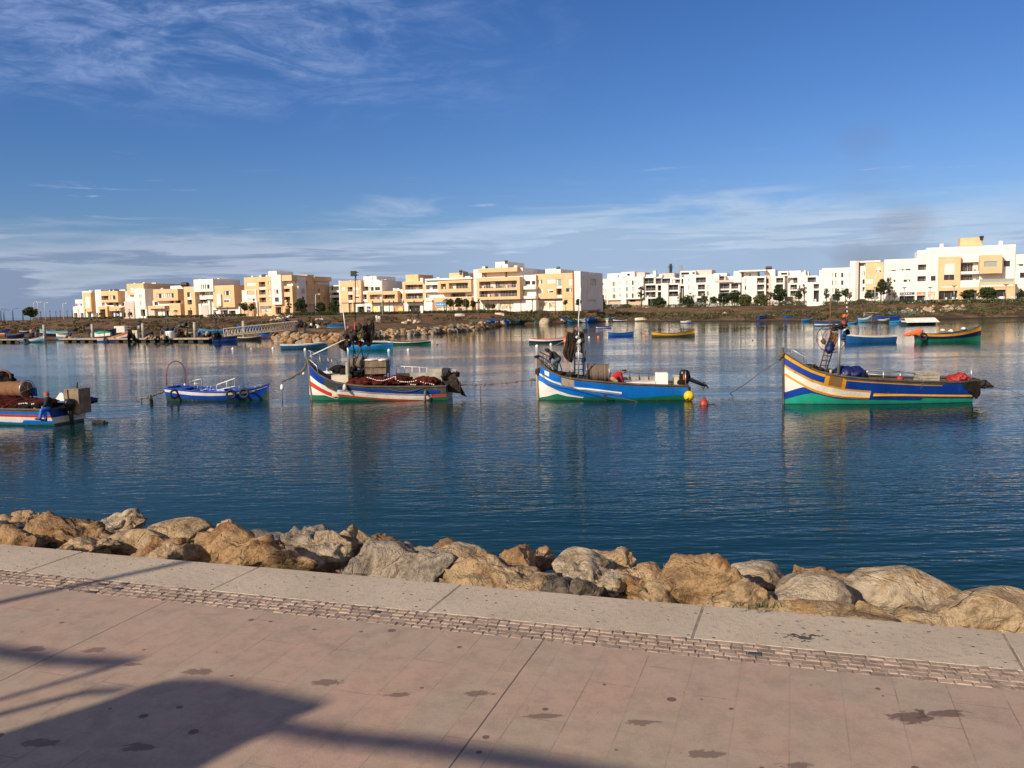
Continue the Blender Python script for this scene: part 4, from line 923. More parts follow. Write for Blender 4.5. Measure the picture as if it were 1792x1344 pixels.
# lobster-pot cage
c = B.L(848, 518, .15); rt = thing('net_cage', 'slatted wooden cage with pale cloth on top amidships on the boat with black flags', 'cage', B.W(c), B.yaw)
mb = MB(); rr = random.Random(3)
for k in range(17):
    x = -.5+k*.0625
    for y in (-.3, .3): mb.box(x, x+.048, y-.012, y+.012, .18, .82+rr.uniform(-.02, .02), 0)
for k in range(9):
    y = -.3+k*.067
    for x in (-.51, .55): mb.box(x-.012, x+.012, y, y+.05, .18, .82)
mb.build('slats', ['weathered_wood'], rt)
mb = MB()
for x in (-.52, .56):
    for y in (-.32, .32): mb.tube([(x, y, -.1), (x, y, .86)], .022, 6)
mb.tube([(-.52, -.33, .5), (.56, -.33, .5)], .02, 6); mb.tube([(-.52, -.33, .17), (.56, -.33, .17)], .02, 6); mb.tube([(.56, 0, .9), (.72, 0, .9), (.70, 0, .6), (.62, 0, .4), (.72, 0, .35)], .015, 5); mb.build('frame', ['dark_steel'], rt, smooth=True)
mb = MB(); mb.blob((-.2, 0, .86), .38, .36, .06, 3, .15, 3, 3); mb.blob((.36, -.02, .85), .24, .34, .07, 5, .15, 3, 3); mb.build('cloth_cover', ['white_cloth'], rt, smooth=True)
mb = MB(); mb.blob((0, 0, .35), .45, .25, .3, 6, .3, 2.5, 3); mb.build('stuffed_net', ['dark_net'], rt, smooth=True)
# side rail aft
segs = [([B.L(1008, 505, .95), B.L(1008, 428, .95), B.L(1150, 434, .95), B.L(1295, 442, .95)], .02)]
for c_ in (1075, 1138, 1198, 1260): segs.append(([B.L(c_, 432+(c_-1075)*.05, .95), B.L(c_, 512, .95)], .017))
tubes('stern_rail', segs, 'steel_white', B.root)
mb = MB(); a, b_ = B.L(1012, 512, .9), B.L(1280, 530, .9); mb.box(a.x, b_.x, .86, .92, a.z-.25, a.z+.16); mb.build('side_board', ['silver_wood'], B.root)
mb = MB(); a, b_ = B.L(1275, 450, -.3), B.L(1385, 590, -.3); mb.box(a.x, b_.x, -.3, .5, b_.z, a.z); a2 = B.L(1370, 455, .2); mb.box(b_.x+.003, b_.x+.30, -.28, .48, b_.z, a.z-.02, 1); mb.build('engine_box', ['silver_wood', 'dark_steel'], B.root)
# hanging net at the stern
cloth('hanging_net', B, [(1388, 540), (1400, 500), (1420, 560), (1440, 640)][:1]+[(1392, 575), (1425, 640)], [(1490, 485), (1535, 560), (1545, 655)], 'dark_net', -.35, 6, .10, .05, 3, label='dark grey net draped over the stern of the boat with black flags', cat='net')
cloth('hanging_net_tail', B, [(1500, 540), (1520, 610), (1545, 668)], [(1520, 535), (1548, 610), (1588, 680)], 'black_cloth', -.3, 3, .06, .06, 5, label='black pale-tipped net tail hanging off the stern of the boat with black flags', cat='net')
mb = MB()
for k in range(9):
    rr = random.Random(k+5); c = B.L(1400+k*13, 505+rr.uniform(-20, 25), -.3+.1*k); mb.blob(c, .14, .3, .15, k+70, .3, 2.4, 3)
o_ = mb.build('net_bundle', ['dark_net'], None, smooth=True, loc=B.p); o_.rotation_euler = (0, 0, B.yaw); tag(o_, 'tangled grey net bundle on the stern behind the plank engine box', 'net')
tubes('stern_frame', [([B.L(1438, 500, .3), B.L(1438, 460, .3), B.L(1492, 460, .3), B.L(1494, 505, .3)], .02)], 'steel_white', B.root)
# flags
cloth('black_flag', B, [(812, 45), (765, 110), (712, 160), (735, 215), (772, 262)], [(826, 85), (832, 130), (822, 190), (806, 250), (778, 268)], 'black_cloth', .1, 5, .07, .03, 2, label='large ragged black flag hanging right of the mast tripod', cat='flag')
cloth('black_flag', B, [(528, 238), (540, 275), (585, 305)], [(604, 205), (605, 250), (596, 306)], 'black_cloth', .1, 4, .06, .03, 7, label='small black flag sagging left of the mast, under its crossbars', cat='flag')
tubes('flag_pole', [([B.L(818, 40, .1), B.L(790, 270, .1), B.L(742, 430, .2)], .02)], 'dark_steel', B.root)
# yellow fender, rope on the side
mb = MB(); c = B.near(588, 600)+Vector((0, -.12, 0)); mb.lathe([(.001, .17), (.05, .15), (.09, .07), (.11, -.05), (.09, -.15), (.001, -.18)], 12, c); tag(mb.build('pear_fender', ['cream_paint'], None, smooth=True, loc=(0, 0, 0)), 'small pale yellow pear fender on the bow side of the boat with black flags', 'fender'); o_ = bpy.data.objects['pear_fender']; o_.location = B.p; o_.rotation_euler = (0, 0, B.yaw)
rp = [B.W(B.near(a, b_)+Vector((0, -.03, 0))) for a, b_ in ((945, 605), (980, 628), (1060, 640), (1150, 630), (1240, 606))]
rope_thing('hanging_rope', 'dark rope looped along the starboard side of the boat with black flags', rp, .014, .0)
rp = [B.W(B.near(a, b_)+Vector((0, -.04, 0))) for a, b_ in ((1250, 620), (1246, 680), (1240, 735))]
rope_thing('hanging_rope', 'weedy rope dropping from the blue side of the boat with black flags near its stern', rp, .022, .0, knots=10)
rope_thing('mooring_rope', 'thick weedy mooring line reaching left from the stem of the boat with black flags', [B.W(B.L(262, 415, 0)), B.W(B.L(235, 465, 0)), B.W(B.L(180, 495, 0)), B.W(B.L(120, 530, 0)), B.W(B.L(68, 548, 0))], .035, .02, knots=26)
rope_thing('mooring_rope', 'line dropping into the water from the white float left of the black-flag boat', [B.W(B.L(68, 548, 0)), B.W(B.L(65, 640, 0)), B.W(B.L(68, 745, 0)), B.W(B.L(68, 790, 0))], .022, 0)
mb = MB(); c = B.L(64, 602, 0); mb.lathe([(.001, .16), (.06, .13), (.09, 0), (.09, -.1), (.001, -.16)], 10, (0, 0, 0)); tag(mb.build('float', ['steel_white'], None, smooth=True, loc=B.W(c)), 'white bottle-shaped float hung on the mooring line left of the boat with black flags', 'float')
mb = MB(); mb.blob((0, 0, 0), .075, .075, .09, 1, 0, 1, 2); tag(mb.build('float', ['cream_paint'], None, smooth=True, loc=B.W(B.L(243, 490, -.05))), 'small cream ball float beside the stem post of the boat with black flags', 'float')
PA = [B.W(B.L(1500, 580, .0)), B.W(B.L(1600, 578, .0)), B.W(B.L(1700, 578, 0)), B.W(B.L(1800, 575, 0))]
C3 = (900, 560, 4.716)

# ================================================================== boat B: bright blue with green bottom
D_ = Boat('fishing_boat', 'bright blue fishing boat with white bow wedge, green bottom and a tall brown-black sail-like flag', 'fishing boat', 1072, 698, R(-5), C3, 'large painted fishing boats on the water')
B = D_; x0 = B.L(196, 560, 0).x
B.shape(2.35, x0, x0+6.6, 0.88, 0.48, 2.4); x1 = B.near(1436, 590).x; B.shape(2.35, x0, x1, 0.88, 0.48, 2.4)
cv = B.curve; bx = lambda c, y=600: B.near(c, y).x
G_ = cv([(190, 300), (205, 328), (235, 368), (270, 402), (310, 432), (360, 458), (420, 475), (500, 488), (600, 500), (800, 518), (1000, 532), (1200, 540), (1435, 545)])
A_ = cv([(193, 372), (212, 384), (250, 402), (300, 432), (340, 452), (390, 474), (500, 500), (700, 522), (900, 541), (1200, 553), (1437, 560)])
Bc = cv([(196, 432), (215, 442), (260, 472), (310, 500), (386, 524), (388, 545), (492, 553), (600, 566), (700, 577), (888, 600), (890, 606), (1200, 615), (1437, 612)])
Cc = cv([(197, 446), (215, 458), (260, 490), (310, 516), (386, 542), (388, 546), (492, 556), (494, 570), (600, 585), (700, 598), (888, 619), (890, 610), (1200, 618), (1437, 615)])
Dc = cv([(198, 497), (230, 515), (270, 543), (350, 585), (450, 622), (568, 645), (572, 640), (700, 646), (900, 654), (1050, 646), (1200, 632), (1300, 625), (1360, 622), (1437, 620)])
Ec = cv([(200, 642), (270, 634), (350, 614), (430, 636), (500, 646), (568, 655), (572, 641), (700, 647), (900, 655), (1050, 648), (1200, 634), (1300, 630), (1360, 628), (1437, 622)])
Wc = [(x0-1, 0.02), (x1+1, 0.02)]
MT = ['bright_blue_paint', 'white_paint', 'green_paint', 'dark_wood', 'bare_metal', 'hull_bottom']
p0, p1, pw0, pw1, pd = bx(391), bx(495), bx(495), bx(888), bx(570)
def band(i, x):
    if i == 0: return 3
    if i == 1: return 4 if p0 < x < p1 else 0
    if i == 2: return 1 if x < p0 or p1 < x < pw1 else (4 if x < p1 else 0)
    if i == 3: return 0
    if i == 4: return 1 if x < pd else 2
    if i == 5: return 2
    return 5
B.hull([G_, A_, Bc, Cc, Dc, Ec, Wc], band, MT, inner='dark_wood', breaks=(p0, p1, pw1, pd), transom_band=lambda i, x: (3 if i < 1 else 0 if i < 5 else 2 if i < 6 else 5))
B.gunwale('dark_wood', 0.12, 0.05)
B.strake([(x, z-0.025) for x, z in Bc if x > p1+.03], 0.06, 0.03, 'white_paint', 'rubbing_strake', p1+.03, pw1)
mb = MB(); c = B.near(268, 442); 
v0 = B.near(250, 420); v1 = B.near(290, 440)
mb.quad(B.near(250, 415)+Vector((0, -.01, 0)), B.near(288, 432)+Vector((0, -.01, 0)), B.near(289, 468)+Vector((0, -.01, 0)), B.near(252, 450)+Vector((0, -.01, 0)))
o_ = mb.build('registration_plate', ['white_paint'], B.root); o_.modifiers.new('s', 'SOLIDIFY').thickness = 0.008
mb = MB(); pts = [B.L(185, 300, 0), B.L(186, 400, 0), B.L(190, 520, 0), B.L(196, 640, 0), B.L(198, 690, 0)]; mb.tube(pts, .065, 6); mb.build('stem_post', ['pale_wood'], B.root)
mb = MB(); mb.blob(B.L(188, 302, 0), .16, .12, .07, 3, .3, 2, 2); mb.blob(B.L(193, 425, 0), .1, .1, .22, 8, .3, 2, 2); mb.build('stem_lashing', ['dark_net'], B.root, smooth=True)
segs = []
for sd in (1, -1):
    f_ = lambda cx, cy: B.L(cx, cy, sd*B.hb(B.L(cx, cy, 0).x+.05)*.92)
    dy = 0 if sd == 1 else 26; dxp = 0 if sd == 1 else -12
    segs.append(([f_(205+dxp, 262+dy), f_(258+dxp, 290+dy), f_(300+dxp, 312+dy), f_(322+dxp, 340+dy), f_(334, 425)], .024) if sd == -1 else ([f_(210, 262), f_(262, 288), f_(330, 318), f_(372, 348), f_(392, 415)], .024))
    for q, (t_, b_) in enumerate(((300, 372), (322, 398), (345, 420))):
        c_ = 236+q*32; segs.append(([f_(c_+dxp, t_-22+dy*.6), f_(c_+6+dxp, b_)], .019))
    segs.append(([f_(215+dxp, 296+dy), f_(270+dxp, 330+dy), f_(318+dxp, 372+dy)], .018))
tubes('bow_rail', segs, 'dark_steel', B.root)
tubes('mast', [([B.L(529, 478, -.85), B.L(530, 330, -.85), B.L(531, 180, -.85)], .035), ([B.L(531, 180, -.85), B.L(532, 75, -.85)], .03)], 'galvanised', B.root)
tubes('aerial', [([B.L(531, 75, -.85), B.L(530, 0, -.85), B.L(535, -60, -.85), B.L(541, -150, -.85), B.L(549, -262, -.85)], .022)], 'steel_white', B.root)
mb = MB(); c = B.L(533, 176, -.93); mb.add([c+Vector((-.085, 0, 0)), c+Vector((0, 0, -.095)), c+Vector((.085, 0, 0)), c+Vector((0, 0, .095))], [(0, 1, 2, 3)]); o_ = mb.build('radar_reflector', ['white_paint'], B.root); o_.modifiers.new('s', 'SOLIDIFY').thickness = .03
segs = []
for y in (-.1,):
    segs += [([B.L(497, 490, .2), B.L(500, 300, .15), B.L(512, 110, .1)], .03), ([B.L(572, 495, .2), B.L(572, 300, .15), B.L(566, 110, .1)], .03)]
    for h_ in (455, 410, 365, 318, 260, 200, 150): segs.append(([B.L(499+(455-h_)*.03, h_, .18), B.L(572-(455-h_)*.012, h_, .18)], .022))
tubes('ladder_mast', segs, 'dark_steel', B.root)
tubes('side_stake', [([B.L(578, 345, .3), B.L(590, 250, .3)], .022), ([B.L(570, 500, .3), B.L(585, 270, .3)], .015)], 'dark_steel', B.root)
mb = MB(); mb.blob(B.L(573, 328, .3), .10, .08, .14, 2, .2, 2, 2); mb.build('blue_float', ['tarp_blue'], B.root, smooth=True)
tubes('stay_boom', [([B.L(330, 215, .3), B.L(505, 122, .1)], .014)], 'galvanised', B.root)
cloth('black_flag', B, [(437, 92), (424, 180), (396, 272), (420, 320), (462, 350), (472, 352)], [(482, 106), (508, 180), (520, 240), (500, 290), (480, 340), (476, 354)], 'brown_black_cloth', .0, 4, .08, .03, 4, label='tall brown-black flag hanging left of the ladder mast on the bright blue boat', cat='flag')
cloth('black_flag', B, [(545, 120), (545, 200), (545, 270)], [(572, 110), (582, 180), (568, 275)], 'brown_black_cloth', .25, 3, .05, .03, 9, label='narrow brown-black flag hanging right of the ladder mast on the bright blue boat', cat='flag')
mb = MB()
for k in range(16):
    rr = random.Random(k+90); c = B.L(rr.uniform(485, 565), rr.uniform(85, 175), rr.uniform(-.2, .3)); mb.blob(c, rr.uniform(.05, .1), rr.uniform(.05, .1), rr.uniform(.06, .12), k, .35, 2.2, 2)
mb.build('masthead_bundle', ['dark_net'], B.root, smooth=True)
mb = MB(); mb.blob(B.L(541, 175, -.6), .09, .08, .1, 7, .15, 2, 2); mb.blob(B.L(518, 142, -.3), .08, .07, .07, 3, .15, 2, 2); mb.build('masthead_lamps', ['white_cloth'], B.root, smooth=True)
mb = MB(); mb.box(*(lambda c: (c.x-.1, c.x+.1, c.y-.1, c.y+.1, c.z-.12, c.z+.1))(B.L(588, 90, .0))); mb.build('deck_lamp', ['black_plastic'], B.root)
mb = MB(); mb.blob(B.L(527, 58, .0), .06, .05, .13, 7, .2, 2, 2); mb.build('red_rag', ['tarp_red'], B.root, smooth=True)
# deck gear
mb = MB()
for k, (a, b_, y_, rx_, rz_) in enumerate(((380, 440, .2, .35, .14), (430, 455, .3, .35, .16), (470, 450, .2, .22, .18), (520, 470, .3, .4, .14), (620, 478, .2, .6, .10), (720, 482, .2, .5, .10))):
    mb.blob(B.L(a, b_+8, y_), rx_, .4, rz_, k+7, .3, 2.2, 3)
o_ = mb.build('gear_heap', ['dark_net'], None, smooth=True, loc=B.p); o_.rotation_euler = (0, 0, B.yaw); tag(o_, 'low heap of dark rope and gear on the foredeck of the bright blue boat', 'heap')
reel(B, B.L(602, 432, .1), B.L(778, 440, .1), .47, 'rope_grey', 'wide drum wound with grey-brown rope amidships on the bright blue boat')
mb = MB(); a, b_ = B.L(890, 470, .98), B.L(1170, 512, .98); mb.box(a.x, b_.x, .96, 1.02, a.z-.40, a.z); mb.build('bulwark_board', ['silver_wood'], B.root)
segs = [([B.L(890, 432, 1.0), B.L(1180, 448, 1.0)], .014)]
for c_ in (950, 1028, 1105): segs.append(([B.L(c_, 432, .93), B.L(c_+4, 505, .93)], .022))
tubes('side_posts', segs, 'rusty_steel', B.root)
mb = MB(); a, b_ = B.L(900, 508, -.1), B.L(1160, 530, -.1); mb.box(a.x, b_.x, -.4, .6, a.z-.3, a.z); mb.build('thwart_deck', ['white_paint'], B.root)
mb = MB(); mb.box(0, .50, -.32, .32, 0, .48); c = B.L(1166, 535, -.2); a = B.L(1166, 437, -.2)
mb = MB(); w_ = B.L(1264, 500, -.2).x-c.x; mb.box(0, w_, -.3, .3, 0, a.z-c.z); mb.box(.02, w_-.02, -.28, .28, a.z-c.z, a.z-c.z+.02)
o_ = mb.build('ice_box', ['styrofoam'], None, loc=B.W(c)); o_.rotation_euler = (0, 0, B.yaw); tag(o_, 'large white foam box standing aft on the bright blue boat', 'box'); bv = o_.modifiers.new('b', 'BEVEL'); bv.width = .02; bv.segments = 2
c = B.L(1314, 535, .0); a = B.L(1314, 455, 0); w_ = B.L(1360, 500, 0).x-c.x
mb = MB(); mb.box(0, w_, -.25, .25, 0, a.z-c.z-.04); mb.box(-.02, w_+.02, -.27, .27, a.z-c.z-.037, a.z-c.z); o_ = mb.build('bucket_box', ['cream_paint'], None, loc=B.W(c)); o_.rotation_euler = (0, 0, B.yaw); tag(o_, 'small cream box with lid beside the outboard motor of the bright blue boat', 'box')
def outboard(boat, P_, label_mats=('black_plastic', 'dark_steel')):
    """tilted outboard: list of crop points cowl top, cowl base, leg, prop"""
    rt = bpy.data.objects.new('outboard_motor', None); COL.objects.link(rt); rt.parent = boat.root
    c0, c1, l0, l1, pr = P_
    d = (c1-c0).normalized(); mb = MB()
    mb.tube([c0-d*.02, c0+d*.06, c0.lerp(c1, .5), c1], [.08, .17, .20, .17], 12); mb.build('cowl', [label_mats[0]], rt, smooth=True)
    mb = MB(); mb.tube([c1, l0, l1], [.13, .10, .075], 8); mb.build('leg', [label_mats[1]], rt, smooth=True)
    mb = MB(); dd = (l1-l0).normalized(); pp = dd.cross(Vector((0, 1, 0))).normalized()
    mb.tube([l1-dd*.02-pp*.18, l1+pp*.10], .06, 8); mb.quad(l1+dd*.0, l1+dd*.22-pp*.1, l1+dd*.2+pp*.02, l1+pp*.1)
    for k in range(3):
        an = k*2.09; q = pr; ax = Vector((0, 1, 0))*math.cos(an)+dd*math.sin(an)
        mb.quad(q, q+ax*.13+pp*.03, q+ax*.15-pp*.02, q-pp*.04)
    mb.build('propeller', ['dark_steel'], rt); return rt
outboard(B, [B.L(1392, 412, -.1), B.L(1400, 510, -.1), B.L(1450, 490, -.1), B.L(1570, 540, -.1), B.L(1578, 520, -.1)])
mb = MB(); a = B.L(1392, 500, -.15); mb.blob(a, .26, .24, .34, 12, .2, 2, 3); mb.blob(B.L(1415, 465, -.1), .2, .2, .3, 13, .2, 2, 3); mb.build('motor_wrap', ['black_cloth'], B.root, smooth=True)
mb = MB(); mb.box(*(lambda c: (c.x-.03, c.x+.03, c.y-.02, c.y+.02, c.z-.12, c.z+.12))(B.L(1399, 472, -.42))); mb.build('orange_strap', ['orange_paint'], B.root)
tubes('stern_post', [([B.L(1414, 548, -.6), B.L(1414, 425, -.6)], .022)], 'galvanised', B.root)
mb = MB(); mb.box(*(lambda c: (c.x-.05, c.x+.06, -.2, .2, c.z-.25, c.z+.05))(B.L(1443, 560, -.1))); mb.build('motor_bracket', ['black_plastic'], B.root)
# rope on side
rp = [B.W(B.near(a, b_)+Vector((0, -.04, 0))) for a, b_ in ((205, 380), (240, 470), (255, 520), (350, 540), (500, 565), (740, 622), (900, 650), (1110, 690))]
rope_thing('hanging_rope', 'thin dark rope slanting along the hull side of the bright blue boat', rp, .012)
mb = MB(); mb.box(-.06, .06, -.03, .03, -.1, .1); tag(mb.build('block', ['dark_steel'], None, loc=B.W(B.near(750, 632)+Vector((0, -.06, 0)))), 'small dark block hung on the rope along the bright blue hull', 'block')
# buoys
c = B.near(1436, 625)+Vector((.02, -.10, 0)); rt = thing('round_buoy', 'bright yellow ball buoy hanging at the stern corner of the bright blue boat', 'buoy', B.W(c), B.yaw)
mb = MB(); mb.blob((0, 0, 0), .235, .235, .235, 1, .008, 1, 4); mb.build('ball', ['buoy_yellow'], rt, smooth=True)
mb = MB(); mb.tube([(0, 0, .22), (.01, .03, .3), (.01, .06, .42)], .02, 6); mb.tube([(-.03, -.23, -.06), (-.09, -.22, -.10), (-.11, -.2, -.13)], .018, 6); mb.blob((-.12, -.20, -.13), .035, .02, .03, 2, .2, 2, 1); mb.build('rope_eye', ['black_rubber'], rt, smooth=True)
c = ground(900+1565/4.716, 560+698/4.716, 0)
rt = thing('cone_buoy', 'dark red cone-topped buoy floating right of the bright blue boat', 'buoy', c)
mb = MB(); mb.lathe([(.001, -.3), (.12, -.25), (.19, -.1), (.2, 0.02), (.18, .1), (.12, .2), (.06, .27), (.03, .30), (.001, .31)], 18); mb.build('body', ['buoy_red'], rt, smooth=True)
mb = MB(); mb.tube([(-.045, 0, .29), (-.03, 0, .34), (.03, 0, .34), (.045, 0, .29)], .012, 6); mb.build('eye', ['dark_steel'], rt, smooth=True)
rope_thing('mooring_rope', 'dark line floating right of the red cone buoy', [c+Vector((.2, 0, 0.0)), c+Vector((.5, .1, .02)), c+Vector((.85, .1, .22))], .014)
rope_thing('mooring_rope', 'long weedy line stretched between the boat with black flags and the bright blue boat', PA+[B.W(B.L(60, 500, 0)), B.W(B.L(150, 494, 0)), B.W(B.L(188, 490, 0))], .024, .03, knots=16)
rope_thing('mooring_rope', 'weedy line hanging into the water between the black-flag boat and the bright blue boat', [PA[2], PA[2]+Vector((0, 0, -.6)), PA[2]+Vector((0.02, 0, -1.9))], .026, 0, knots=5)
for k, cx in enumerate((60, 142)):
    q = B.W(B.L(cx, 498, 0)); rope_thing('hanging_rope', ['short frayed tuft hanging mid-gap from the line left of the bright blue boat', 'short hook-shaped rope end hanging close to the stem of the bright blue boat'][k], [q, q+Vector((.02, 0, -.2)), q+Vector((-.03, 0, -.3))], .022)
# people
def PL(b, pts, yl): return {k: (b.L(v[0], v[1], v[2] if len(v) > 2 else yl)) for k, v in pts.items()}
B = D_
y = .25
person("person in black hooded jacket and jeans bending over the bright blue boat's bow rail", PL(B, dict(head=(274, 254), neck=(296, 268), chest=(322, 285), pelvis=(364, 322),
       shl=(305, 272, y+.19), shr=(302, 276, y-.19), ell=(308, 305, y+.22), elr=(300, 306, y-.22), wrl=(292, 330, y+.15), wrr=(290, 326, y-.15),
       hipl=(364, 322, y+.1), hipr=(364, 324, y-.1), knl=(352, 360, y+.14), knr=(326, 350, y-.2), anl=(352, 408, y+.12), anr=(340, 405, y-.14)), y), B.W((0, 0, 0)), B.yaw, 'black_jacket', 'jeans', hood=True, face=Vector((-.7, 0, -.7)))
y = -.35
person('person in a red sweater crouching amidships on the bright blue boat, arms reaching down', PL(B, dict(head=(905, 426), neck=(886, 440), chest=(862, 450), pelvis=(812, 482),
       shl=(876, 444, y+.18), shr=(874, 448, y-.18), ell=(888, 478, y+.2), elr=(884, 478, y-.2), wrl=(902, 508, y+.15), wrr=(898, 506, y-.14),
       hipl=(812, 484, y+.1), hipr=(812, 486, y-.1), knl=(846, 505, y+.14), knr=(846, 507, y-.14), anl=(806, 540, y+.12), anr=(806, 540, y-.12)), y), B.W((0, 0, 0)), B.yaw, 'red_sweater', 'khaki_cloth', face=Vector((.8, -.15, -.55)))

# ================================================================== boat C: dark blue, yellow and white
C4 = (1330, 550, 3.879)
B = Boat('fishing_boat', 'dark blue, yellow and white fishing boat with sea-green bottom and a leaning ladder mast', 'fishing boat', 1540, 703.4, R(0), C4, 'large painted fishing boats on the water')
x0 = B.L(158, 560, 0).x; B.shape(2.7, x0, x0+7.9, 0.80, 0.5, 2.4); x1 = B.near(1470, 560).x; B.shape(2.7, x0, x1, 0.80, 0.5, 2.4)
cv = B.curve; bx = lambda c, y=560: B.near(c, y).x
G_ = cv([(153, 238), (165, 262), (200, 286), (240, 309), (300, 345), (350, 370), (400, 390), (470, 407), (560, 422), (700, 438), (900, 449), (1100, 458), (1300, 462), (1400, 460), (1470, 455)])
A_ = cv([(155, 262), (165, 268), (200, 292), (240, 316), (300, 352), (350, 376), (400, 397), (470, 415), (560, 432), (590, 446), (700, 455), (900, 468), (1100, 478), (1240, 484), (1250, 470), (1470, 466)])
Bc = cv([(156, 288), (165, 293), (210, 322), (250, 345), (300, 372), (350, 396), (400, 414), (445, 428), (447, 417), (560, 434), (590, 448), (592, 453), (700, 462), (900, 474), (1100, 484), (1240, 487), (1250, 473), (1470, 469)])
Cc = cv([(157, 337), (165, 341), (210, 367), (250, 390), (300, 415), (350, 440), (400, 457), (445, 470), (475, 485), (600, 510), (770, 524), (788, 540), (1000, 545), (1200, 548), (1470, 550)])
Dc = cv([(157, 352), (165, 356), (210, 383), (250, 406), (300, 432), (350, 458), (400, 475), (445, 488), (475, 497), (600, 522), (770, 538), (788, 560), (1000, 564), (1200, 567), (1470, 568)])
Ec = cv([(158, 397), (165, 401), (210, 430), (250, 452), (300, 480), (350, 505), (400, 524), (500, 552), (600, 568), (768, 573), (788, 562), (1000, 566), (1200, 569), (1470, 570)])
Fc = cv([(158, 409), (165, 413), (210, 441), (250, 462), (300, 490), (350, 515), (400, 535), (500, 563), (600, 577), (768, 584), (788, 564), (1000, 568), (1200, 571), (1470, 572)])
Hc = cv([(159, 532), (200, 524), (270, 506), (320, 494), (330, 506), (350, 517), (400, 537), (500, 565), (600, 579), (768, 586), (788, 566), (1000, 570), (1200, 573), (1470, 574)])
Ic = cv([(160, 582), (230, 567), (300, 553), (370, 541), (430, 553), (500, 572), (560, 584), (620, 588), (770, 589), (1000, 591), (1122, 591), (1124, 572), (1200, 575), (1470, 576)])
Wc = [(x0-1, 0.02), (x1+1, 0.02)]
MT = ['blue_paint', 'yellow_paint', 'white_paint', 'sea_green_paint', 'dark_wood', 'rusty_plate', 'hull_bottom']
q1, q2, q3, q4, q5, q6, q7, q8, q9 = bx(446, 440), bx(475, 460), bx(565, 480), bx(591, 480), bx(769), bx(789), bx(1240, 480), bx(1454), bx(327)
def band(i, x):
    if i == 0: return 4
    if i == 1: return 1 if x < q1 else (5 if x < q3 else (1 if x < q7 else 0))
    if i == 2: return 0 if x < q1 else (1 if x < q2 else (5 if x < q3 else (1 if x < q4 else 0)))
    if i == 3: return 1 if x < q5 or q6 < x < q8 else 0
    if i == 4: return 2 if x < q5 else 0
    if i == 5: return 1 if x < q5 else 0
    if i == 6: return 2 if x < q9 else 0
    if i == 7: return 0
    if i == 8: return 3
    return 6
B.hull([G_, A_, Bc, Cc, Dc, Ec, Fc, Hc, Ic, Wc], band, MT, ns=90, inner='dark_wood', breaks=(q1, q2, q3, q4, q5, q6, q7, q8, q9), transom_band=lambda i, x: 0 if i < 8 else 3 if i < 9 else 6)
B.gunwale('dark_wood', 0.13, 0.05)
B.strake([(x, z-0.035) for x, z in Cc if x > q6], 0.07, 0.03, 'yellow_paint', 'rubbing_strake', q6, q8)
B.strake([(x, z+0.02) for x, z in Ec if x < q5], 0.05, 0.025, 'yellow_paint', 'lower_strake', x0+.05, q5)
mb = MB(); pts = [B.L(155, 225, 0), B.L(157, 300, 0), B.L(158, 450, 0), B.L(159, 610, 0), B.L(159, 640, 0)]; mb.tube(pts, .055, 6); mb.build('stem_post', ['dark_wood'], B.root)
mb = MB(); mb.blob(B.L(150, 275, 0), .17, .1, .14, 3, .35, 2, 2); mb.blob(B.L(128, 300, 0), .10, .08, .08, 5, .3, 2, 2); mb.build('stem_lashing', ['rope'], B.root, smooth=True)
segs = [([B.L(205, 262, -.5), B.L(200, 232, -.5), B.L(250, 258, -.7), B.L(312, 292, -.9), B.L(314, 345, -.9)], .02), ([B.L(190, 225, .5), B.L(205, 235, .5), B.L(290, 272, .9), B.L(300, 330, .9)], .018), ([B.L(215, 282, -.5), B.L(215, 240, -.5)], .015)]
tubes('bow_rail', segs, 'galvanised', B.root)
def q6c(x, y): return ((1420+x/11.2-1330)*3.879, (y/11.2)*3.879)     # from a closer look at the mast
def M_(x, y, yl=0.0): a_, b_ = q6c(x, y); return B.L(a_, b_, yl)
tubes('mast', [([M_(528, 1190, -.5), M_(545, 700, -.5), M_(552, 300, -.5)], .06)], 'galvanised', B.root)
segs = [([M_(155, 1075, .3), M_(250, 740, .25), M_(350, 470, .2), M_(400, 310, .2)], .028), ([M_(300, 1080, .5), M_(400, 760, .45), M_(500, 480, .4), M_(560, 310, .4)], .028), ([M_(400, 305, .2), M_(560, 310, .4)], .03)]
for k in range(7):
    t_ = k/6.5; a_ = M_(175+.0, 1000, .3).lerp(M_(390, 360, .2), t_); b_ = M_(318, 1010, .5).lerp(M_(545, 400, .4), t_); segs.append(([a_, b_], .02))
segs.append(([M_(270, 1060, .3), M_(320, 790, .3), M_(380, 600, .3)], .018))
tubes('ladder_mast', segs, 'rusty_steel', B.root)
tubes('whip_pole', [([M_(368, 300, .2), M_(372, 0, .2), B.L(476, -112, .2)], .022), ([M_(360, 480, .2), M_(368, 300, .2)], .025)], 'rope_brown', B.root)
mb = MB(); c = M_(385, 480, .1); ri = .62
ring = [c+Vector((ri*math.cos(a), .12*math.sin(a), ri*math.sin(a)*.95)) for a in (2*math.pi*i/24 for i in range(24))]
mb.tube(ring, .018, 6, closed=True); ring2 = [c+Vector((.12, .1, 0))+(p_-c)*.72 for p_ in ring]; mb.tube(ring2, .014, 5, closed=True)
for k in range(8): mb.tube([c+Vector((-.30, 0, -.12)), ring[k*3]], .008, 4)
mb.blob(c+Vector((-.33, 0, -.1)), .1, .08, .12, 5, .3, 2, 2)
mb.build('hoop_net', ['rusty_steel'], B.root, smooth=True)
cloth('net_cloth', B, [q6c(390, 350), q6c(350, 480), q6c(330, 600)], [q6c(530, 370), q6c(520, 480), q6c(440, 640)], 'rope_brown', .25, 3, .04, .012, 5, label='brown netting stretched on the hoop of the leaning ladder mast', cat='net')
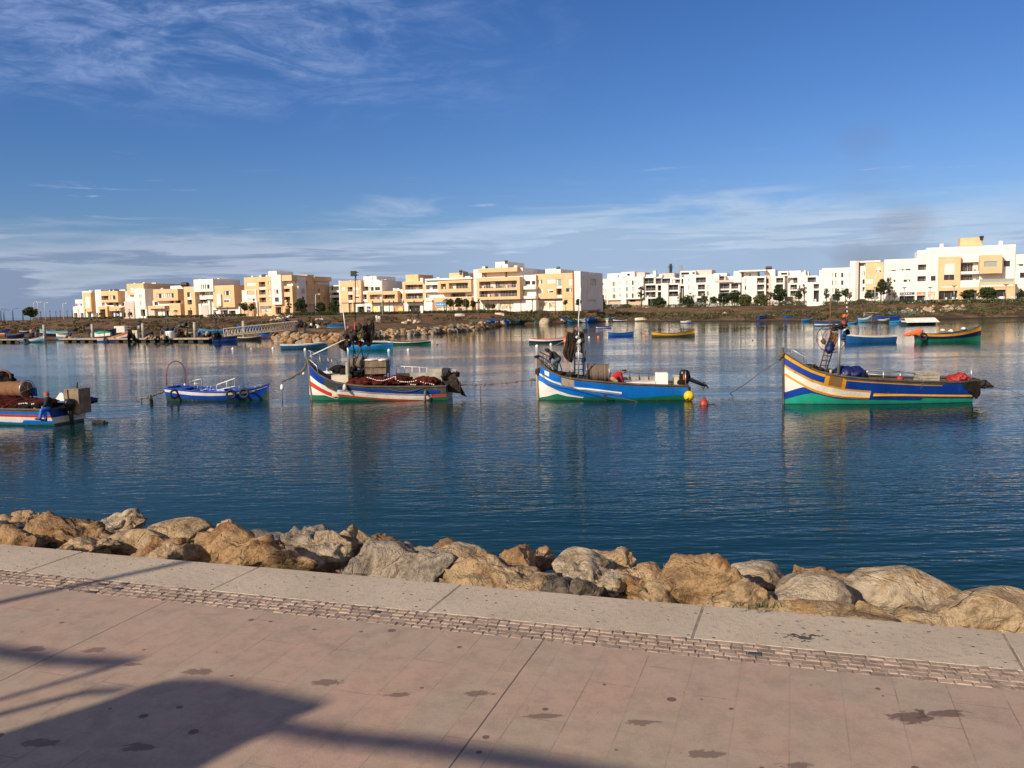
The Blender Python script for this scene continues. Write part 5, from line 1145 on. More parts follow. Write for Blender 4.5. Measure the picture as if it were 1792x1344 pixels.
mb = MB(); mb.blob(M_(350, 675, .0), .19, .16, .20, 3, .2, 2, 3); mb.blob(M_(372, 610, .05), .13, .12, .18, 7, .3, 2.2, 3); o_ = mb.build('hung_bag', ['tarp_blue'], None, smooth=True, loc=B.p); tag(o_, 'dark blue bag hanging on the leaning ladder mast below its hoop', 'bag')
mb = MB()
for k in range(12):
    rr = random.Random(k+190); mb.blob(M_(rr.uniform(430, 690), rr.uniform(200, 330), rr.uniform(-.2, .3)), rr.uniform(.07, .15), .08, rr.uniform(.05, .1), k, .35, 2.2, 2)
mb.build('masthead_bundle', ['dark_net'], B.root, smooth=True)
mb = MB(); mb.blob(M_(628, 180, 0), .14, .1, .12, 4, .25, 2, 2); mb.build('red_lamp', ['red_paint'], B.root, smooth=True)
mb = MB(); mb.blob(M_(628, 215, -.1), .07, .06, .09, 4, .2, 2, 2); mb.build('white_lamp', ['white_paint'], B.root, smooth=True)
tubes('masthead_arm', [([M_(610, 340, -.2), M_(720, 255, -.2)], .045), ([M_(560, 460, -.4), M_(670, 465, -.4)], .018), ([M_(560, 515, -.4), M_(670, 520, -.4)], .018)], 'galvanised', B.root)
mb = MB(); mb.blob(M_(650, 340, 0), .22, .12, .22, 4, .3, 2, 2); mb.build('dark_bundle', ['black_cloth'], B.root, smooth=True)
mb = MB(); mb.blob(M_(625, 400, -.1), .12, .1, .3, 5, .25, 2, 2); mb.build('blue_rag', ['mid_blue_paint'], B.root, smooth=True)
tubes('flag_pole', [([M_(690, 330, 0), M_(695, 120, 0), M_(702, 0, 0)], .03)], 'black_plastic', B.root)
mb = MB(); 
a_, b_ = M_(702, 0, 0), B.L(592-5, -112, 0)
for k in range(8): mb.tube([a_.lerp(b_, k/8), a_.lerp(b_, (k+1)/8)], .024, 5, m=k % 2)
mb.build('striped_pole', ['dark_steel', 'white_paint'], B.root)
cloth('orange_flag', B, [(556, 3), (554, 20)], [(600, -4), (592, 14)], 'orange_cloth', 0, 2, .06, .05, 3, label='small orange flag rolled near the top of the striped pole', cat='flag')
mb = MB()
for k, (a, b_, y_, rx_, rz_) in enumerate(((345, 350, .2, .25, .13), (375, 365, .2, .25, .14), (430, 385, .2, .35, .16), (470, 390, .2, .35, .15), (500, 400, .0, .3, .16))): mb.blob(B.L(a, b_+10, y_), rx_, .4, rz_, k+7, .3, 2.2, 3)
o_ = mb.build('gear_heap', ['dark_net'], None, smooth=True, loc=B.p); tag(o_, 'dark heap of ropes on the foredeck at the foot of the leaning ladder mast', 'heap')
tubes('small_hoop', [([B.L(360, 372, -.6), B.L(358, 340, -.6), B.L(375, 335, -.6), B.L(382, 372, -.6)], .018)], 'rusty_steel', B.root)
mb = MB()
for k, (a, b_, y_, rx_, rz_) in enumerate(((580, 398, -.2, .38, .30), (640, 402, -.2, .42, .30), (665, 405, .1, .32, .28), (550, 392, 0, .28, .26))): mb.blob(B.L(a, b_, y_), rx_, .45, rz_, k+3, .14, 1.6, 3)
o_ = mb.build('blue_tarp_bundle', ['tarp_blue'], None, smooth=True, loc=B.p); tag(o_, 'dark blue tarpaulin bundle right of the steel mast on the blue and yellow boat', 'tarpaulin')
tubes('winch', [([B.L(468, 412, -.4), B.L(545, 408, -.4)], .05), ([B.L(480, 405, -.4), B.L(480, 375, -.4)], .06), ([B.L(565, 440, -.5), B.L(568, 395, -.5)], .03)], 'bare_metal', B.root)
mb = MB(); mb.blob(B.L(483, 412, -.6), .05, .05, .06, 1, 0, 1, 2); mb.blob(B.L(555, 424, -.7), .07, .07, .09, 1, 0, 1, 2); mb.build('small_floats', ['white_cloth'], B.root, smooth=True)
segs = [([B.L(718, 428, .3), B.L(724, 395, .3), B.L(738, 381, .3), B.L(900, 392, .3), B.L(1070, 402, .3)], .025), ([B.L(712, 430, 1.1), B.L(720, 392, 1.1), B.L(735, 378, 1.1), B.L(955, 388, 1.1)], .02), ([B.L(720, 405, .3), B.L(1070, 425, .3)], .015)]
for c_ in (838, 952, 1065): segs.append(([B.L(c_, 388+(c_-838)*.06, .3), B.L(c_, 445, .3)], .032))
tubes('side_rail', segs, 'galvanised', B.root)
mb = MB(); mb.blob(B.L(952, 440, .2), .15, .15, .14, 4, .2, 2, 2); o_ = mb.build('red_float', ['tarp_red'], None, smooth=True, loc=B.p); tag(o_, 'small red bundle by the middle rail post of the blue and yellow boat', 'float')
c = B.L(1130, 458, .1); mb = crate_mesh(.82, .6, .45); mb.box(-.38, .38, -.27, .27, .03, .38); o_ = mb.build('crate', ['silver_wood'], None, loc=B.W(c)); tag(o_, 'grey crate stuffed with net standing behind the rail of the blue and yellow boat', 'crate')
mb = MB()
for k, (a, b_, rx_, rz_) in enumerate(((1325, 436, .26, .17), (1360, 430, .27, .20), (1390, 440, .22, .16), (1306, 445, .15, .13), (1345, 424, .16, .14))): mb.blob(B.L(a, b_, -.1), rx_, .4, rz_, k+3, .22, 1.9, 3)
o_ = mb.build('red_tarp_bundle', ['tarp_red'], None, smooth=True, loc=B.p); tag(o_, 'red tarpaulin bundle on the stern deck of the blue and yellow boat', 'tarpaulin')
tubes('stern_post', [([B.L(1437, 450, -.3), B.L(1434, 368, -.3)], .035)], 'galvanised', B.root)
cloth('motor_tarp', B, [(1365, 460), (1400, 510), (1440, 545), (1462, 572)], [(1475, 452), (1500, 490), (1495, 548), (1466, 574)], 'black_cloth', -1.16, 5, .05, .04, 6, label='black tarpaulin draped over the stern corner and outboard of the blue and yellow boat', cat='tarpaulin')
mb = MB()
for k, (a, b_, rx_, rz_) in enumerate(((1455, 465, .3, .2), (1490, 475, .26, .2), (1530, 475, .16, .12), (1545, 488, .12, .09), (1512, 488, .14, .1))): mb.blob(B.L(a, b_, -.2), rx_, .3, rz_, k+3, .25, 2.2, 3)
mb.build('covered_outboard', ['dark_net'], B.root, smooth=True)
rope_thing('mooring_rope', 'mooring line running left from the stem of the blue and yellow boat', [B.W(B.L(135, 298, 0)), B.W(B.L(0, 395, -.5)), ground(1278, 688, 0.0)], .017, .06)
rope_thing('mooring_rope', 'thin line running right from the stern of the blue and yellow boat', [B.W(B.L(1550, 478, 0)), B.W(B.L(1680, 510, .3)), B.W(B.L(1960, 590, .5))], .012, .05)
c = ground(1792+4, 712, 0); mb = MB(); mb.lathe([(.06, -.4), (.07, .3), (.09, .6), (.04, .75)], 8); tag(mb.build('mooring_post', ['dark_wood'], None, loc=c), 'dark post standing in the water at the right edge of the picture', 'post')

# ================================================================== small blue and white boat with a red hoop
CS = (0, 600, 3.584)
B = Boat('small_boat', 'small blue and white boat with a tall red hoop and tyres along its side', 'boat', 378, 699.3, R(-10), CS)
x0 = B.L(1683, 265, 0).x; x1 = B.near(1036, 300).x; B.shape(1.75, x0, x1, 0.82, 0.5, 2.2); x1 = B.near(1032, 300).x; B.shape(1.75, x0, x1, 0.82, 0.5, 2.2)
cv = B.curve
G_ = cv([(1030, 284), (1100, 292), (1200, 302), (1300, 308), (1400, 308), (1500, 302), (1580, 290), (1640, 276), (1685, 260)])
A_ = cv([(1032, 291), (1100, 299), (1200, 309), (1300, 315), (1400, 315), (1500, 309), (1580, 297), (1640, 283), (1683, 268)])
Bc = cv([(1036, 306), (1100, 318), (1200, 330), (1300, 334), (1380, 333), (1440, 327), (1500, 320), (1560, 316), (1600, 300), (1680, 272)])
Cc = cv([(1036, 308), (1100, 320), (1200, 332), (1300, 336), (1370, 336), (1400, 344), (1500, 330), (1560, 318), (1570, 322), (1620, 350), (1660, 285), (1680, 275)])
Dc = cv([(1052, 338), (1100, 346), (1200, 356), (1330, 360), (1450, 358), (1560, 352), (1620, 352), (1670, 300)])
MT = ['mid_blue_paint', 'white_paint', 'hull_bottom']
paint('cobalt_paint', (0.005, 0.06, 0.40), 0.15)
MT[0] = 'cobalt_paint'
B.hull([G_, A_, Bc, Cc, Dc, [(-9, .02), (9, .02)]], lambda i, x: (0, 1, 0, 0, 2, 2)[min(i, 5)], MT, ns=50, inner='cobalt_paint', floor=.22)
B.gunwale('cobalt_paint', .10, .035, .02)
mb = MB(); mb.tube([B.L(1688, 255, 0), B.L(1655, 310, 0), B.L(1628, 358, 0), B.L(1620, 380, 0)], .045, 6); mb.build('stem_post', ['cobalt_paint'], B.root)
mb = MB()
for c_, y0_, y1_ in ((1230, -.6, .6), (1360, -.7, .7), (1500, -.5, .5)):
    v = B.L(c_, 292, 0); mb.box(v.x-.14, v.x+.14, y0_, y1_, v.z-.03, v.z)
a, b_ = B.L(1510, 285, 0), B.L(1620, 278, 0); mb.box(min(a.x, b_.x), max(a.x, b_.x), -.38, .38, a.z-.05, a.z); a, b_ = B.L(1100, 282, 0), B.L(1180, 282, 0); mb.box(min(a.x, b_.x), max(a.x, b_.x), -.62, .62, a.z-.05, a.z)
mb.build('seats', ['cobalt_paint'], B.root)
hp = []
for k in range(15):
    a = math.pi*k/14; hp.append((1102-58*math.cos(a), 190-75*math.sin(a)))
hoop = [B.L(1043, 282, -.55)]+[B.L(x, y_, -.55+1.1*(x-1043)/120) for x, y_ in hp]+[B.L(1162, 262, .55)]
tubes('hoop', [(hoop, .022)], 'buoy_red', B.root, 8)
mb = MB(); [mb.blob(v, .06, .06, .07, 1, 0, 1, 2) for v in (B.L(1043, 284, -.55), B.L(1160, 262, .55))]; mb.build('hoop_feet', ['white_paint'], B.root, smooth=True)
tubes('grey_rail', [([B.L(1192, 292, .5), B.L(1190, 242, .5), B.L(1262, 226, .5), B.L(1270, 295, .5)], .025), ([B.L(1222, 300, .1), B.L(1221, 236, .1)], .02), ([B.L(1192, 262, .5), B.L(1268, 250, .5)], .016)], 'galvanised', B.root)
tubes('white_rail', [([B.L(1358, 302, -.3), B.L(1362, 262, -.3), B.L(1473, 222, -.3), B.L(1474, 272, -.3), B.L(1358, 298, -.3)], .025), ([B.L(1422, 285, -.3), B.L(1422, 242, -.3)], .018)], 'steel_white', B.root)
tubes('low_posts', [([B.L(c_, 300, .4), B.L(c_, 266, .4)], .014) for c_ in (1240, 1300, 1322, 1500, 1600, 1635)]+[([B.L(1600, 268, .3), B.L(1650, 262, .2)], .012)], 'galvanised', B.root)
for k, (cx, cy) in enumerate(((1102, 320), (1455, 322), (1538, 314))):
    v = B.near(cx, cy)+Vector((0, -.11, 0)); tyre(B, ['grey tyre hung at the hoop end of the small blue and white boat', 'first of two close tyres toward the bow of the small blue and white boat', 'round tyre nearest the pointed bow of the small blue and white boat'][k], B.W(v), B.yaw+(.9 if k == 0 else .6 if k == 1 else .1), 0, .20 if k < 2 else .21, .055)
rope_thing('mooring_rope', 'weedy mooring line left of the small blue and white boat dipping into the water', [B.W(B.L(1030, 300, -.4)), B.W(B.L(990, 315, -.4)), B.W(B.L(940, 335, -.4)), B.W(B.L(850, 362, -.4))], .02, .02, knots=12)
mb = MB(); mb.blob((0, 0, .05), .08, .08, .3, 4, .3, 2.5, 3); tag(mb.build('weed_clump', ['dark_net'], None, smooth=True, loc=ground(265, 705, 0)), 'clump of weed on the mooring line left of the small blue and white boat', 'seaweed')

# ================================================================== boat D: left edge, seen by its stern
C1 = (0, 640, 9.956)
B = Boat('fishing_boat', 'white, red and blue fishing boat at the left edge, showing its dark blue transom', 'fishing boat', 6, 738.3, R(-15), C1, 'large painted fishing boats on the water')
x1 = B.L(1260, 900, 0).x; B.shape(2.25, x1-7.4, x1, 0.95, 0.45, 2.3)
x1 = B.near(862, 880).x; B.shape(2.25, x1-7.4, x1, .95, .45, 2.3)
P = lambda a, b_: B.near(a, b_).z
zG, zA, zB, zC, zD, zE = P(700, 775), P(700, 815), P(700, 868), P(700, 912), P(700, 968), P(700, 1020)
bw = B.xb
def cc(z, rise): return [(bw, z+rise), (bw+2, z+rise*.35), (bw+3.6, z+rise*.06), (x1-1.9, z+.02), (x1, z)]
G_ = cc(zG, .9); A_ = cc(zA, .85); Bc = cc(zB, .8); Cc = cc(zC, .75); xk = B.near(345, 980).x
Dc = [(bw, zD+.4), (bw+2.5, zD-.02), (xk-.02, P(330, 1003)), (xk+.03, zD+.02), (x1, zD)]
Ec = [(bw, .2), (xk, P(360, 1035)), (x1, zE)]
def band(i, x): return (3, 0, 2, 1, 0, 4, 5)[min(i, 6)]
B.hull([G_, A_, Bc, Cc, Dc, Ec, [(bw-1, .015), (x1+1, .015)]], band, ['bright_blue_paint', 'white_paint', 'red_paint', 'dark_wood', 'green_paint', 'hull_bottom', 'blue_paint', 'grey_light'] if False else ['bright_blue_paint', 'white_paint', 'red_paint', 'dark_wood', 'green_paint', 'hull_bottom', 'blue_paint'], inner='mid_blue_paint', breaks=(xk,), transom_band=lambda i, x: (6, 6, 6, 1, 1, 5, 5)[min(i, 6)], floor=.3)
B.gunwale('dark_wood', .14, .05)
def T_(cx, cy, yl=0.0): return B.L(cx, cy, yl)
reel(B, T_(40, 400, .6), T_(470, 420, .5), .36, 'rope_brown', 'rusty-brown rope drum on the boat at the left edge')
mb = MB(); mb.blob(T_(70, 230, .8), .42, .3, .34, 3, .2, 2, 4); mb.blob(T_(150, 270, .9), .26, .3, .2, 5, .2, 2, 3); mb.blob(T_(20, 330, .8), .22, .3, .3, 6, .2, 2, 3)
o_ = mb.build('black_bundle', ['black_cloth'], None, smooth=True, loc=B.p); o_.rotation_euler = (0, 0, B.yaw); tag(o_, 'black cloth bundle under a hoop behind the rusty-brown rope drum', 'bundle')
a_ = [T_(60+125*math.cos(math.pi*k/10), 190-105*math.sin(math.pi*k/10), .7) for k in range(11)]; tubes('hoop', [([T_(195, 300, .7)]+a_+[T_(-65, 300, .7)], .045)], 'rusty_steel', B.root)
mb = MB()
for k in range(10):
    rr = random.Random(k); mb.blob(T_(-60+k*62, 610+k*9+rr.uniform(-6, 6), -.15), .34, .75, .20, k+20, .2, 2.4, 4)
for k in range(5): mb.blob(T_(420+k*90, 610+k*6, .25), .40, .6, .13, k+60, .15, 2.4, 3)
o_ = mb.build('net_heap', ['red_net'], None, smooth=True, loc=B.p); o_.rotation_euler = (0, 0, B.yaw); tag(o_, 'dark red net heap filling the boat at the left edge', 'fishing net')
mb = MB()
for k in range(14):
    rr = random.Random(k); mb.blob(T_(300+k*32, 700+rr.uniform(-8, 12), -.65), .16, .22, .10, k+30, .3, 2.4, 3)
o_ = mb.build('net_edge', ['black_cloth'], None, smooth=True, loc=B.p); o_.rotation_euler = (0, 0, B.yaw); tag(o_, 'black net edge lying along the gunwale next to the seated person', 'net')
mb = MB()
for seq in ([(215, 725), (290, 690), (340, 665), (450, 652), (500, 668)], [(270, 720), (380, 728)], [(560, 668), (620, 662)], [(600, 738), (665, 740)]):
    ps = [T_(a, b_, -.8) for a, b_ in seq]
    for a, b_ in zip(ps, ps[1:]):
        n_ = max(2, int((b_-a).length/.09))
        for i in range(n_): mb.blob(a.lerp(b_, i/n_), .045, .04, .034, 1, 0, 1, 1)
o_ = mb.build('float_line', ['float_white'], None, smooth=True, loc=B.p); o_.rotation_euler = (0, 0, B.yaw); tag(o_, 'white net floats in a row on the boat at the left edge', 'float line')
def fin(cx, cy, k):
    v = T_(cx, cy, .75); mb = MB(); prof = [(-.42, 0), (-.3, .06), (-.12, .10), (.0, .22), (.10, .34), (.20, .36), (.28, .30), (.30, .05), (.3, 0)]
    vs = [v+Vector((x, -.05, z)) for x, z in prof]+[v+Vector((x, .05, z)) for x, z in prof]; n = len(prof)
    mb.add(vs, [tuple(range(n)), tuple(range(2*n-1, n-1, -1))]+[(i, (i+1) % n, n+(i+1) % n, n+i) for i in range(n)]); mb.build('wing_board', [k], B.root)
fin(540, 525, 'mid_blue_paint'); fin(1030, 610, 'white_paint')
a, b_ = T_(1125, 690, -.1), T_(1360, 405, -.1); mb = MB(); mb.box(0, b_.x-a.x, 0, .68, 0, b_.z-a.z+.35); o_ = mb.build('plank_box', ['weathered_wood'], None, loc=B.W(Vector((a.x, -.1, a.z-.35)))); o_.rotation_euler = (0, 0, B.yaw); o_.modifiers.new('b', 'BEVEL').width = .015
tag(o_, 'square wooden engine box on the stern of the boat at the left edge', 'box')
mb = MB()
for k, x in enumerate((.09, .16)): mb.box(x, x+.05, -.135, -.102, a.z-.1, b_.z-.02)
for v in mb.v[:]: pass
mb.v = [(v[0]+a.x, v[1]-.02, v[2]) for v in mb.v]; mb.build('plank_cleats', ['pale_wood'], B.root)
tubes('exhaust_pipe', [([T_(1344, 410, .3), T_(1344, 290, .3)], .035)], 'dark_steel', B.root)
mb = MB(); mb.blob(T_(1600, 600, .8), .26, .2, .13, 3, .25, 2, 3); mb.blob(T_(1520, 620, .7), .2, .2, .1, 3, .25, 2, 3); o_ = mb.build('rag_bundle', ['tarp_blue'], None, smooth=True, loc=B.p); o_.rotation_euler = (0, 0, B.yaw); tag(o_, 'dark rag bundle on the far stern corner of the boat at the left edge', 'bundle')
rt = bpy.data.objects.new('outboard_motor', None); COL.objects.link(rt); rt.parent = B.root
mb = MB(); v = Vector((x1+.28, -.25, T_(1290, 640, 0).z)); zt, zb = T_(1290, 575, -.3).z, T_(1290, 790, -.3).z
mb.lathe([(.05, zt), (.17, zt-.03), (.21, zt-.18), (.20, (zt+zb)/2), (.12, zb)], 12, (v.x, v.y, 0)); mb.build('cowl', ['black_plastic'], rt, smooth=True)
mb = MB(); mb.tube([(v.x, v.y, zb+.1), (v.x+.04, v.y, .4), (v.x+.08, v.y, -.25)], [.13, .09, .07], 8); mb.tube([(v.x-.25, v.y, zb+.12), (v.x, v.y, zb+.12)], .09, 6); mb.blob((v.x-.18, v.y-.1, zb+.14), .18, .16, .12, 3, .3, 2, 2); mb.build('leg', ['dark_steel'], rt, smooth=True)
rope_thing('mooring_rope', 'pale line from the transom of the left-edge boat to a weedy knot in the water', [B.W(Vector((x1+.02, .1, .45))), B.W(T_(1450, 880, .2)), B.W(T_(1610, 945, .3)), B.W(T_(1760, 1010, .5))], .018, .02, 'rope_pale', knots=0)
mb = MB(); [mb.blob((.12*k, 0, 0), .14, .1, .09, k, .35, 2.4, 3) for k in range(4)]; tag(mb.build('weed_clump', ['dark_net'], None, smooth=True, loc=ground(167, 740, .02)), 'weedy rope knot floating right of the left-edge boat', 'seaweed')
y = -1.1
person('seated person in black jacket and rust cap, blue oilskin legs hanging over the left-edge boat', PL(B, dict(head=(812, 506), neck=(832, 556), chest=(838, 610), pelvis=(835, 735),
       shl=(852, 580, y+.18), shr=(826, 580, y-.18), ell=(835, 660, y+.22), elr=(800, 668, y-.24), wrl=(780, 715, y+.1), wrr=(752, 715, y-.22),
       hipl=(838, 745, y+.09), hipr=(828, 745, y-.10), knl=(775, 765, y-.18), knr=(728, 775, y-.34), anl=(800, 935, y-.26), anr=(700, 915, y-.40)), y), B.W((0, 0, 0)), B.yaw, 'black_jacket', 'blue_oilskin', head='brown_cap', face=Vector((-.9, -.4, -.1)))
# ------------------------------------------------------------------ buildings on the far shore
def stucco(name, col, line=False, var=0.06):
    m, t, bs = wmat(name); tc = t.new('ShaderNodeTexCoord').outputs['Object']
    n1 = t.noise(tc, 0.35, 5, 0.6); n2 = t.noise(t.mapping(tc, (1, 1, 0.25)), 1.7, 6, 0.7)
    c = t.mix(t.ramp(n1, 0.3, 0.7), tuple(x*(1-var) for x in col), tuple(min(.95, x*(1+var)) for x in col))
    c = t.mix(t.ramp(n2, 0.62, 0.8, 0, 0.22), c, tuple(x*0.6 for x in col))
    if line:
        z = t.sep(tc)[2]; fr = t.math('FRACT', t.math('MULTIPLY', z, 1.45)); n3 = t.noise(t.mapping(tc, (0.5, 0.5, 6)), 1.0, 2, 0.5)
        c = t.mix(t.ramp(fr, 0.06, 0.0, 0, 0.35), c, tuple(x*0.55 for x in col)); c = t.mix(t.ramp(n3, 0.45, 0.7, 0, 0.22), c, tuple(x*0.7 for x in col))
    t.put(bs.inputs['Base Color'], c); bs.inputs['Roughness'].default_value = 0.85; bs.inputs['Specular IOR Level'].default_value = 0.2
stucco('white_render', (0.76, 0.73, 0.67)); stucco('ochre_render', (0.74, 0.485, 0.27), True, 0.08); stucco('tan_render', (0.56, 0.44, 0.30), True); stucco('pink_render', (0.64, 0.50, 0.43))
stucco('dark_render', (0.16, 0.14, 0.13)); mat('window_glass', (0.035, 0.035, 0.037), 0.12, var=0.5, nscale=0.7, spec=0.5); mat('window_frame', (0.45, 0.43, 0.40), 0.5, var=0)
mat('shutter_white', (0.74, 0.70, 0.64), 0.6, var=0.04, nscale=2); mat('inside_wall', (0.34, 0.27, 0.22), 0.9, var=0.4, nscale=1.1); mat('shop_shade', (0.62, 0.52, 0.36), 0.8, var=0.35, nscale=1.3)
mat('sign_blue', (0.05, 0.25, 0.55), 0.5, var=0.1); mat('sign_red', (0.55, 0.22, 0.12), 0.6, var=0.4, nscale=0.9); mat('sign_yellow', (0.75, 0.58, 0.16), 0.6, var=0.2, nscale=0.9); mat('lavender_glass', (0.17, 0.17, 0.30), 0.3, var=0.1)
mat('sign_navy', (0.03, 0.05, 0.13), 0.5); mat('pale_glass', (0.30, 0.36, 0.34), 0.15, var=0.1, spec=0.5)

class Bld:
    def __init__(s, label, cat, px, Y, phi=22.0, crop=(0, 0, 1), name='apartment_building', group=None, root=None):
        s.phi = R(phi); s.u = Vector((math.cos(s.phi), -math.sin(s.phi), 0)); s.n = Vector((-math.sin(s.phi), -math.cos(s.phi), 0))
        d = ray(px, horizon(px)); s.p = Vector((d.x, d.y, 0))*(Y/d.y); s.p.z = BASEZ; s.crop = crop
        s.Mi = (Matrix.Translation(s.p) @ Matrix.Rotation(-s.phi, 4, 'Z')).inverted()
        if root is None: s.root = thing(name, label, cat, s.p, -s.phi, group or 'apartment buildings along the far shore')
        else: s.root = root
        s.adj = s.Mi if root is None else (root.matrix_basis.inverted() if False else (Matrix.Translation(root.location) @ Matrix.Rotation(root.rotation_euler[2], 4, 'Z')).inverted())
    def at(s, cx, cy, off=0.0):
        ox, oy, k = s.crop; q = on_plane(ox+cx/k, oy+cy/k, s.p+s.n*off, s.n); return s.Mi @ q
    def fin(s, mb):
        if s.adj is not s.Mi:
            M = s.adj @ s.Mi.inverted(); mb.v = [tuple(M @ Vector(v)) for v in mb.v]
        return mb
    def rect(s, x0, y0, x1, y1, off):
        mx = (x0+x1)/2; my = (y0+y1)/2 if y1 < 9000 else y0+4*s.crop[2]
        return s.at(x0, my, off).x, s.at(x1, my, off).x, (s.at(mx, y1, off).z if y1 < 9000 else -0.6), s.at(mx, y0, off).z
    def blk(s, x0, y0, x1, y1, off=0.0, dep=8.0, m='white_render', holes=(), name='wall'):
        u0, u1, z0, z1 = s.rect(x0, y0, x1, y1, off)
        s.k = getattr(s, 'k', 0)+1; e = 0.004*s.k; off += e; z1 += e; u1 += e*0.7; u0 -= e*0.6
        H = []
        for h in holes:
            a, b, c, d = s.rect(h[0], h[1], h[2], h[3], off); kind = h[4] if len(h) > 4 else 'w'
            a = max(a, u0+.05); b = min(b, u1-.05); c = max(c, z0+.03 if z0 > -.5 else .06); d = min(d, z1-.05)
            if b-a > 0.08 and d-c > 0.08: H.append((a, b, c, d, kind))
        us = sorted({u0, u1} | {h[0] for h in H} | {h[1] for h in H}); zs = sorted({z0, z1} | {h[2] for h in H} | {h[3] for h in H})
        mb = MB(); yf = -off; yb = -off+dep
        for i in range(len(us)-1):
            for j in range(len(zs)-1):
                cu, cz = (us[i]+us[i+1])/2, (zs[j]+zs[j+1])/2
                if any(h[0] < cu < h[1] and h[2] < cz < h[3] for h in H): continue
                mb.quad((us[i], yf, zs[j]), (us[i+1], yf, zs[j]), (us[i+1], yf, zs[j+1]), (us[i], yf, zs[j+1]))
        mb.quad((u1, yf, z0), (u1, yb, z0), (u1, yb, z1), (u1, yf, z1)); mb.quad((u0, yb, z0), (u0, yf, z0), (u0, yf, z1), (u0, yb, z1))
        mb.quad((u0, yf, z1), (u1, yf, z1), (u1, yb, z1), (u0, yb, z1)); mb.quad((u1, yb, z0), (u0, yb, z0), (u0, yb, z1), (u1, yb, z1)); mb.quad((u0, yb, z0), (u1, yb, z0), (u1, yf, z0), (u0, yf, z0))
        for (a, b, c, d, kind) in H:
            r = {'w': .22, 's': .10, 'h': .16, 'd': 1.1, 'l': 1.5, 'g': .12, 'c': .3, 't': .06, 'r': .08, 'y': .08, 'p': .2, 'n': .06, 'i': .5}.get(kind, .2); r = min(r, dep*.8)
            for q in (((a, c), (a, d)), ((b, d), (b, c)), ((a, d), (b, d)), ((b, c), (a, c))):
                (xa, za), (xb, zb) = q; mb.quad((xa, yf, za), (xb, yf, zb), (xb, yf+r, zb), (xa, yf+r, za))
            s.window(a, b, c, d, kind, yf+r)
        fixn(s.fin(mb).build(name, [m], s.root))
        return u0, u1, z0, z1, off
    def window(s, a, b, c, d, kind, y):
        mb = MB(); w_, h_ = b-a, d-c; G_, F_, S_, I_ = 0, 1, 2, 3
        mats = ['window_glass', 'window_frame', 'shutter_white', 'inside_wall']; nm = 'window'
        rr = random.Random(int(a*77+c*131+b*13)); f = .05
        def pane(a, b, c, d, m, yy=y): mb.quad((a, yy, c), (b, yy, c), (b, yy, d), (a, yy, d), m)
        def bar(a, b, c, d, m=F_, yy=y): mb.box(a, b, yy-.05, yy-.01, c, d, m)
        def glz(a, b, c, d):
            pane(a, b, c, d, G_); n = max(1, round((b-a)/1.0))
            bar(a, b, c, c+f); bar(a, b, d-f, d)
            for i in range(n+1): x = a+(b-a)*i/n; bar(max(a, x-f/2), min(b, x+f/2), c+f+.001, d-f-.001)
            for i in range(n):
                if rr.random() < .5: x = a+(b-a)*(i+.12)/n; mb.box(x, x+(b-a)/n*.55, y-.006, y-.002, c+f, d-f, S_)
        if kind in 'wp':
            if kind == 'p': mats[0] = 'pale_glass'
            glz(a, b, c, d)
        elif kind == 's':
            pane(a, b, c, d, S_); n = int(h_/.28); nm = 'shutter'
            for i in range(1, n): z = c+h_*i/n; mb.box(a+.02, b-.02, y-.012, y-.001, z-.012, z+.012, F_ if False else S_)
        elif kind == 'h':
            k = d-h_*.45; glz(a, b, c, k); mb.box(a, b, y-.08, y-.04, k-.05, d, S_)
        elif kind in 'dl':
            if kind == 'l': pane(a, b, c, d, I_); 
            else: pane(a, b, c, d, G_)
            x = a
            while x < b-.3:
                w2 = min(b-x, rr.uniform(1.2, 2.2)); t_ = rr.random()
                if kind == 'l':
                    if t_ < .62: mb.box(x+.08, x+w2-.08, y-.03, y-.008, c+.02, d-h_*.12, G_); mb.box(x+w2/2-.03, x+w2/2+.03, y-.05, y-.031, c+.02, d-h_*.12, F_)
                    elif t_ < .85: mb.box(x+.05, x+w2-.05, y-.03, y-.008, c+.02, d-h_*.1, S_)
                else: mb.box(x+w2-.06, x+w2, y-.05, y-.01, c+.02, d-.02, F_)
                if t_ > .55 and h_ > 1.2: mb.box(x+.2, x+.2+rr.uniform(.3, .8), y-.5, y-.3, c+.01, c+rr.uniform(.4, .9), rr.choice((S_, I_, G_)))
                x += w2
            if h_ > 1.3 and w_ > 1.6 and c > 1.5:
                yr = y-(1.5 if kind == 'l' else 1.1)+.06; zr = c+min(.95, h_*.42)
                mb.box(a, b, yr, yr+.03, zr-.04, zr, F_); mb.box(a, b, yr, yr+.03, zr-.40, zr-.37, F_)
                k = max(2, int(w_/.9))
                for i in range(k+1): x = a+.03+(w_-.06)*i/k; mb.box(x-.015, x+.015, yr+.003, yr+.027, c+.01, zr-.045, F_)
                nm = 'balcony'
        elif kind == 'g': mats[0] = 'lavender_glass'; glz(a, b, c, d)
        elif kind == 'c':
            mats[0] = 'shop_shade'; pane(a, b, c, d, G_); n = max(1, round(w_/1.4)); nm = 'shop_window'
            for i in range(n+1): x = a+w_*i/n; bar(max(a, x-.03), min(b, x+.03), c, d-.1)
            bar(a, b, d-.08, d)
            for i in range(n*2): x = a+w_*rr.random()*.9; z = c+h_*rr.random()*.6; mb.box(x, min(b, x+.35), y-.02, y-.008, z, min(d-.1, z+.5), rr.choice((S_, I_, I_)))
        elif kind in 'tryn':
            mats[0] = {'t': 'sign_blue', 'r': 'sign_red', 'y': 'sign_yellow', 'n': 'sign_navy'}[kind]; mats[1] = 'sign_yellow' if kind == 'r' else 'shutter_white'; pane(a, b, c, d, G_); nm = 'sign_board'
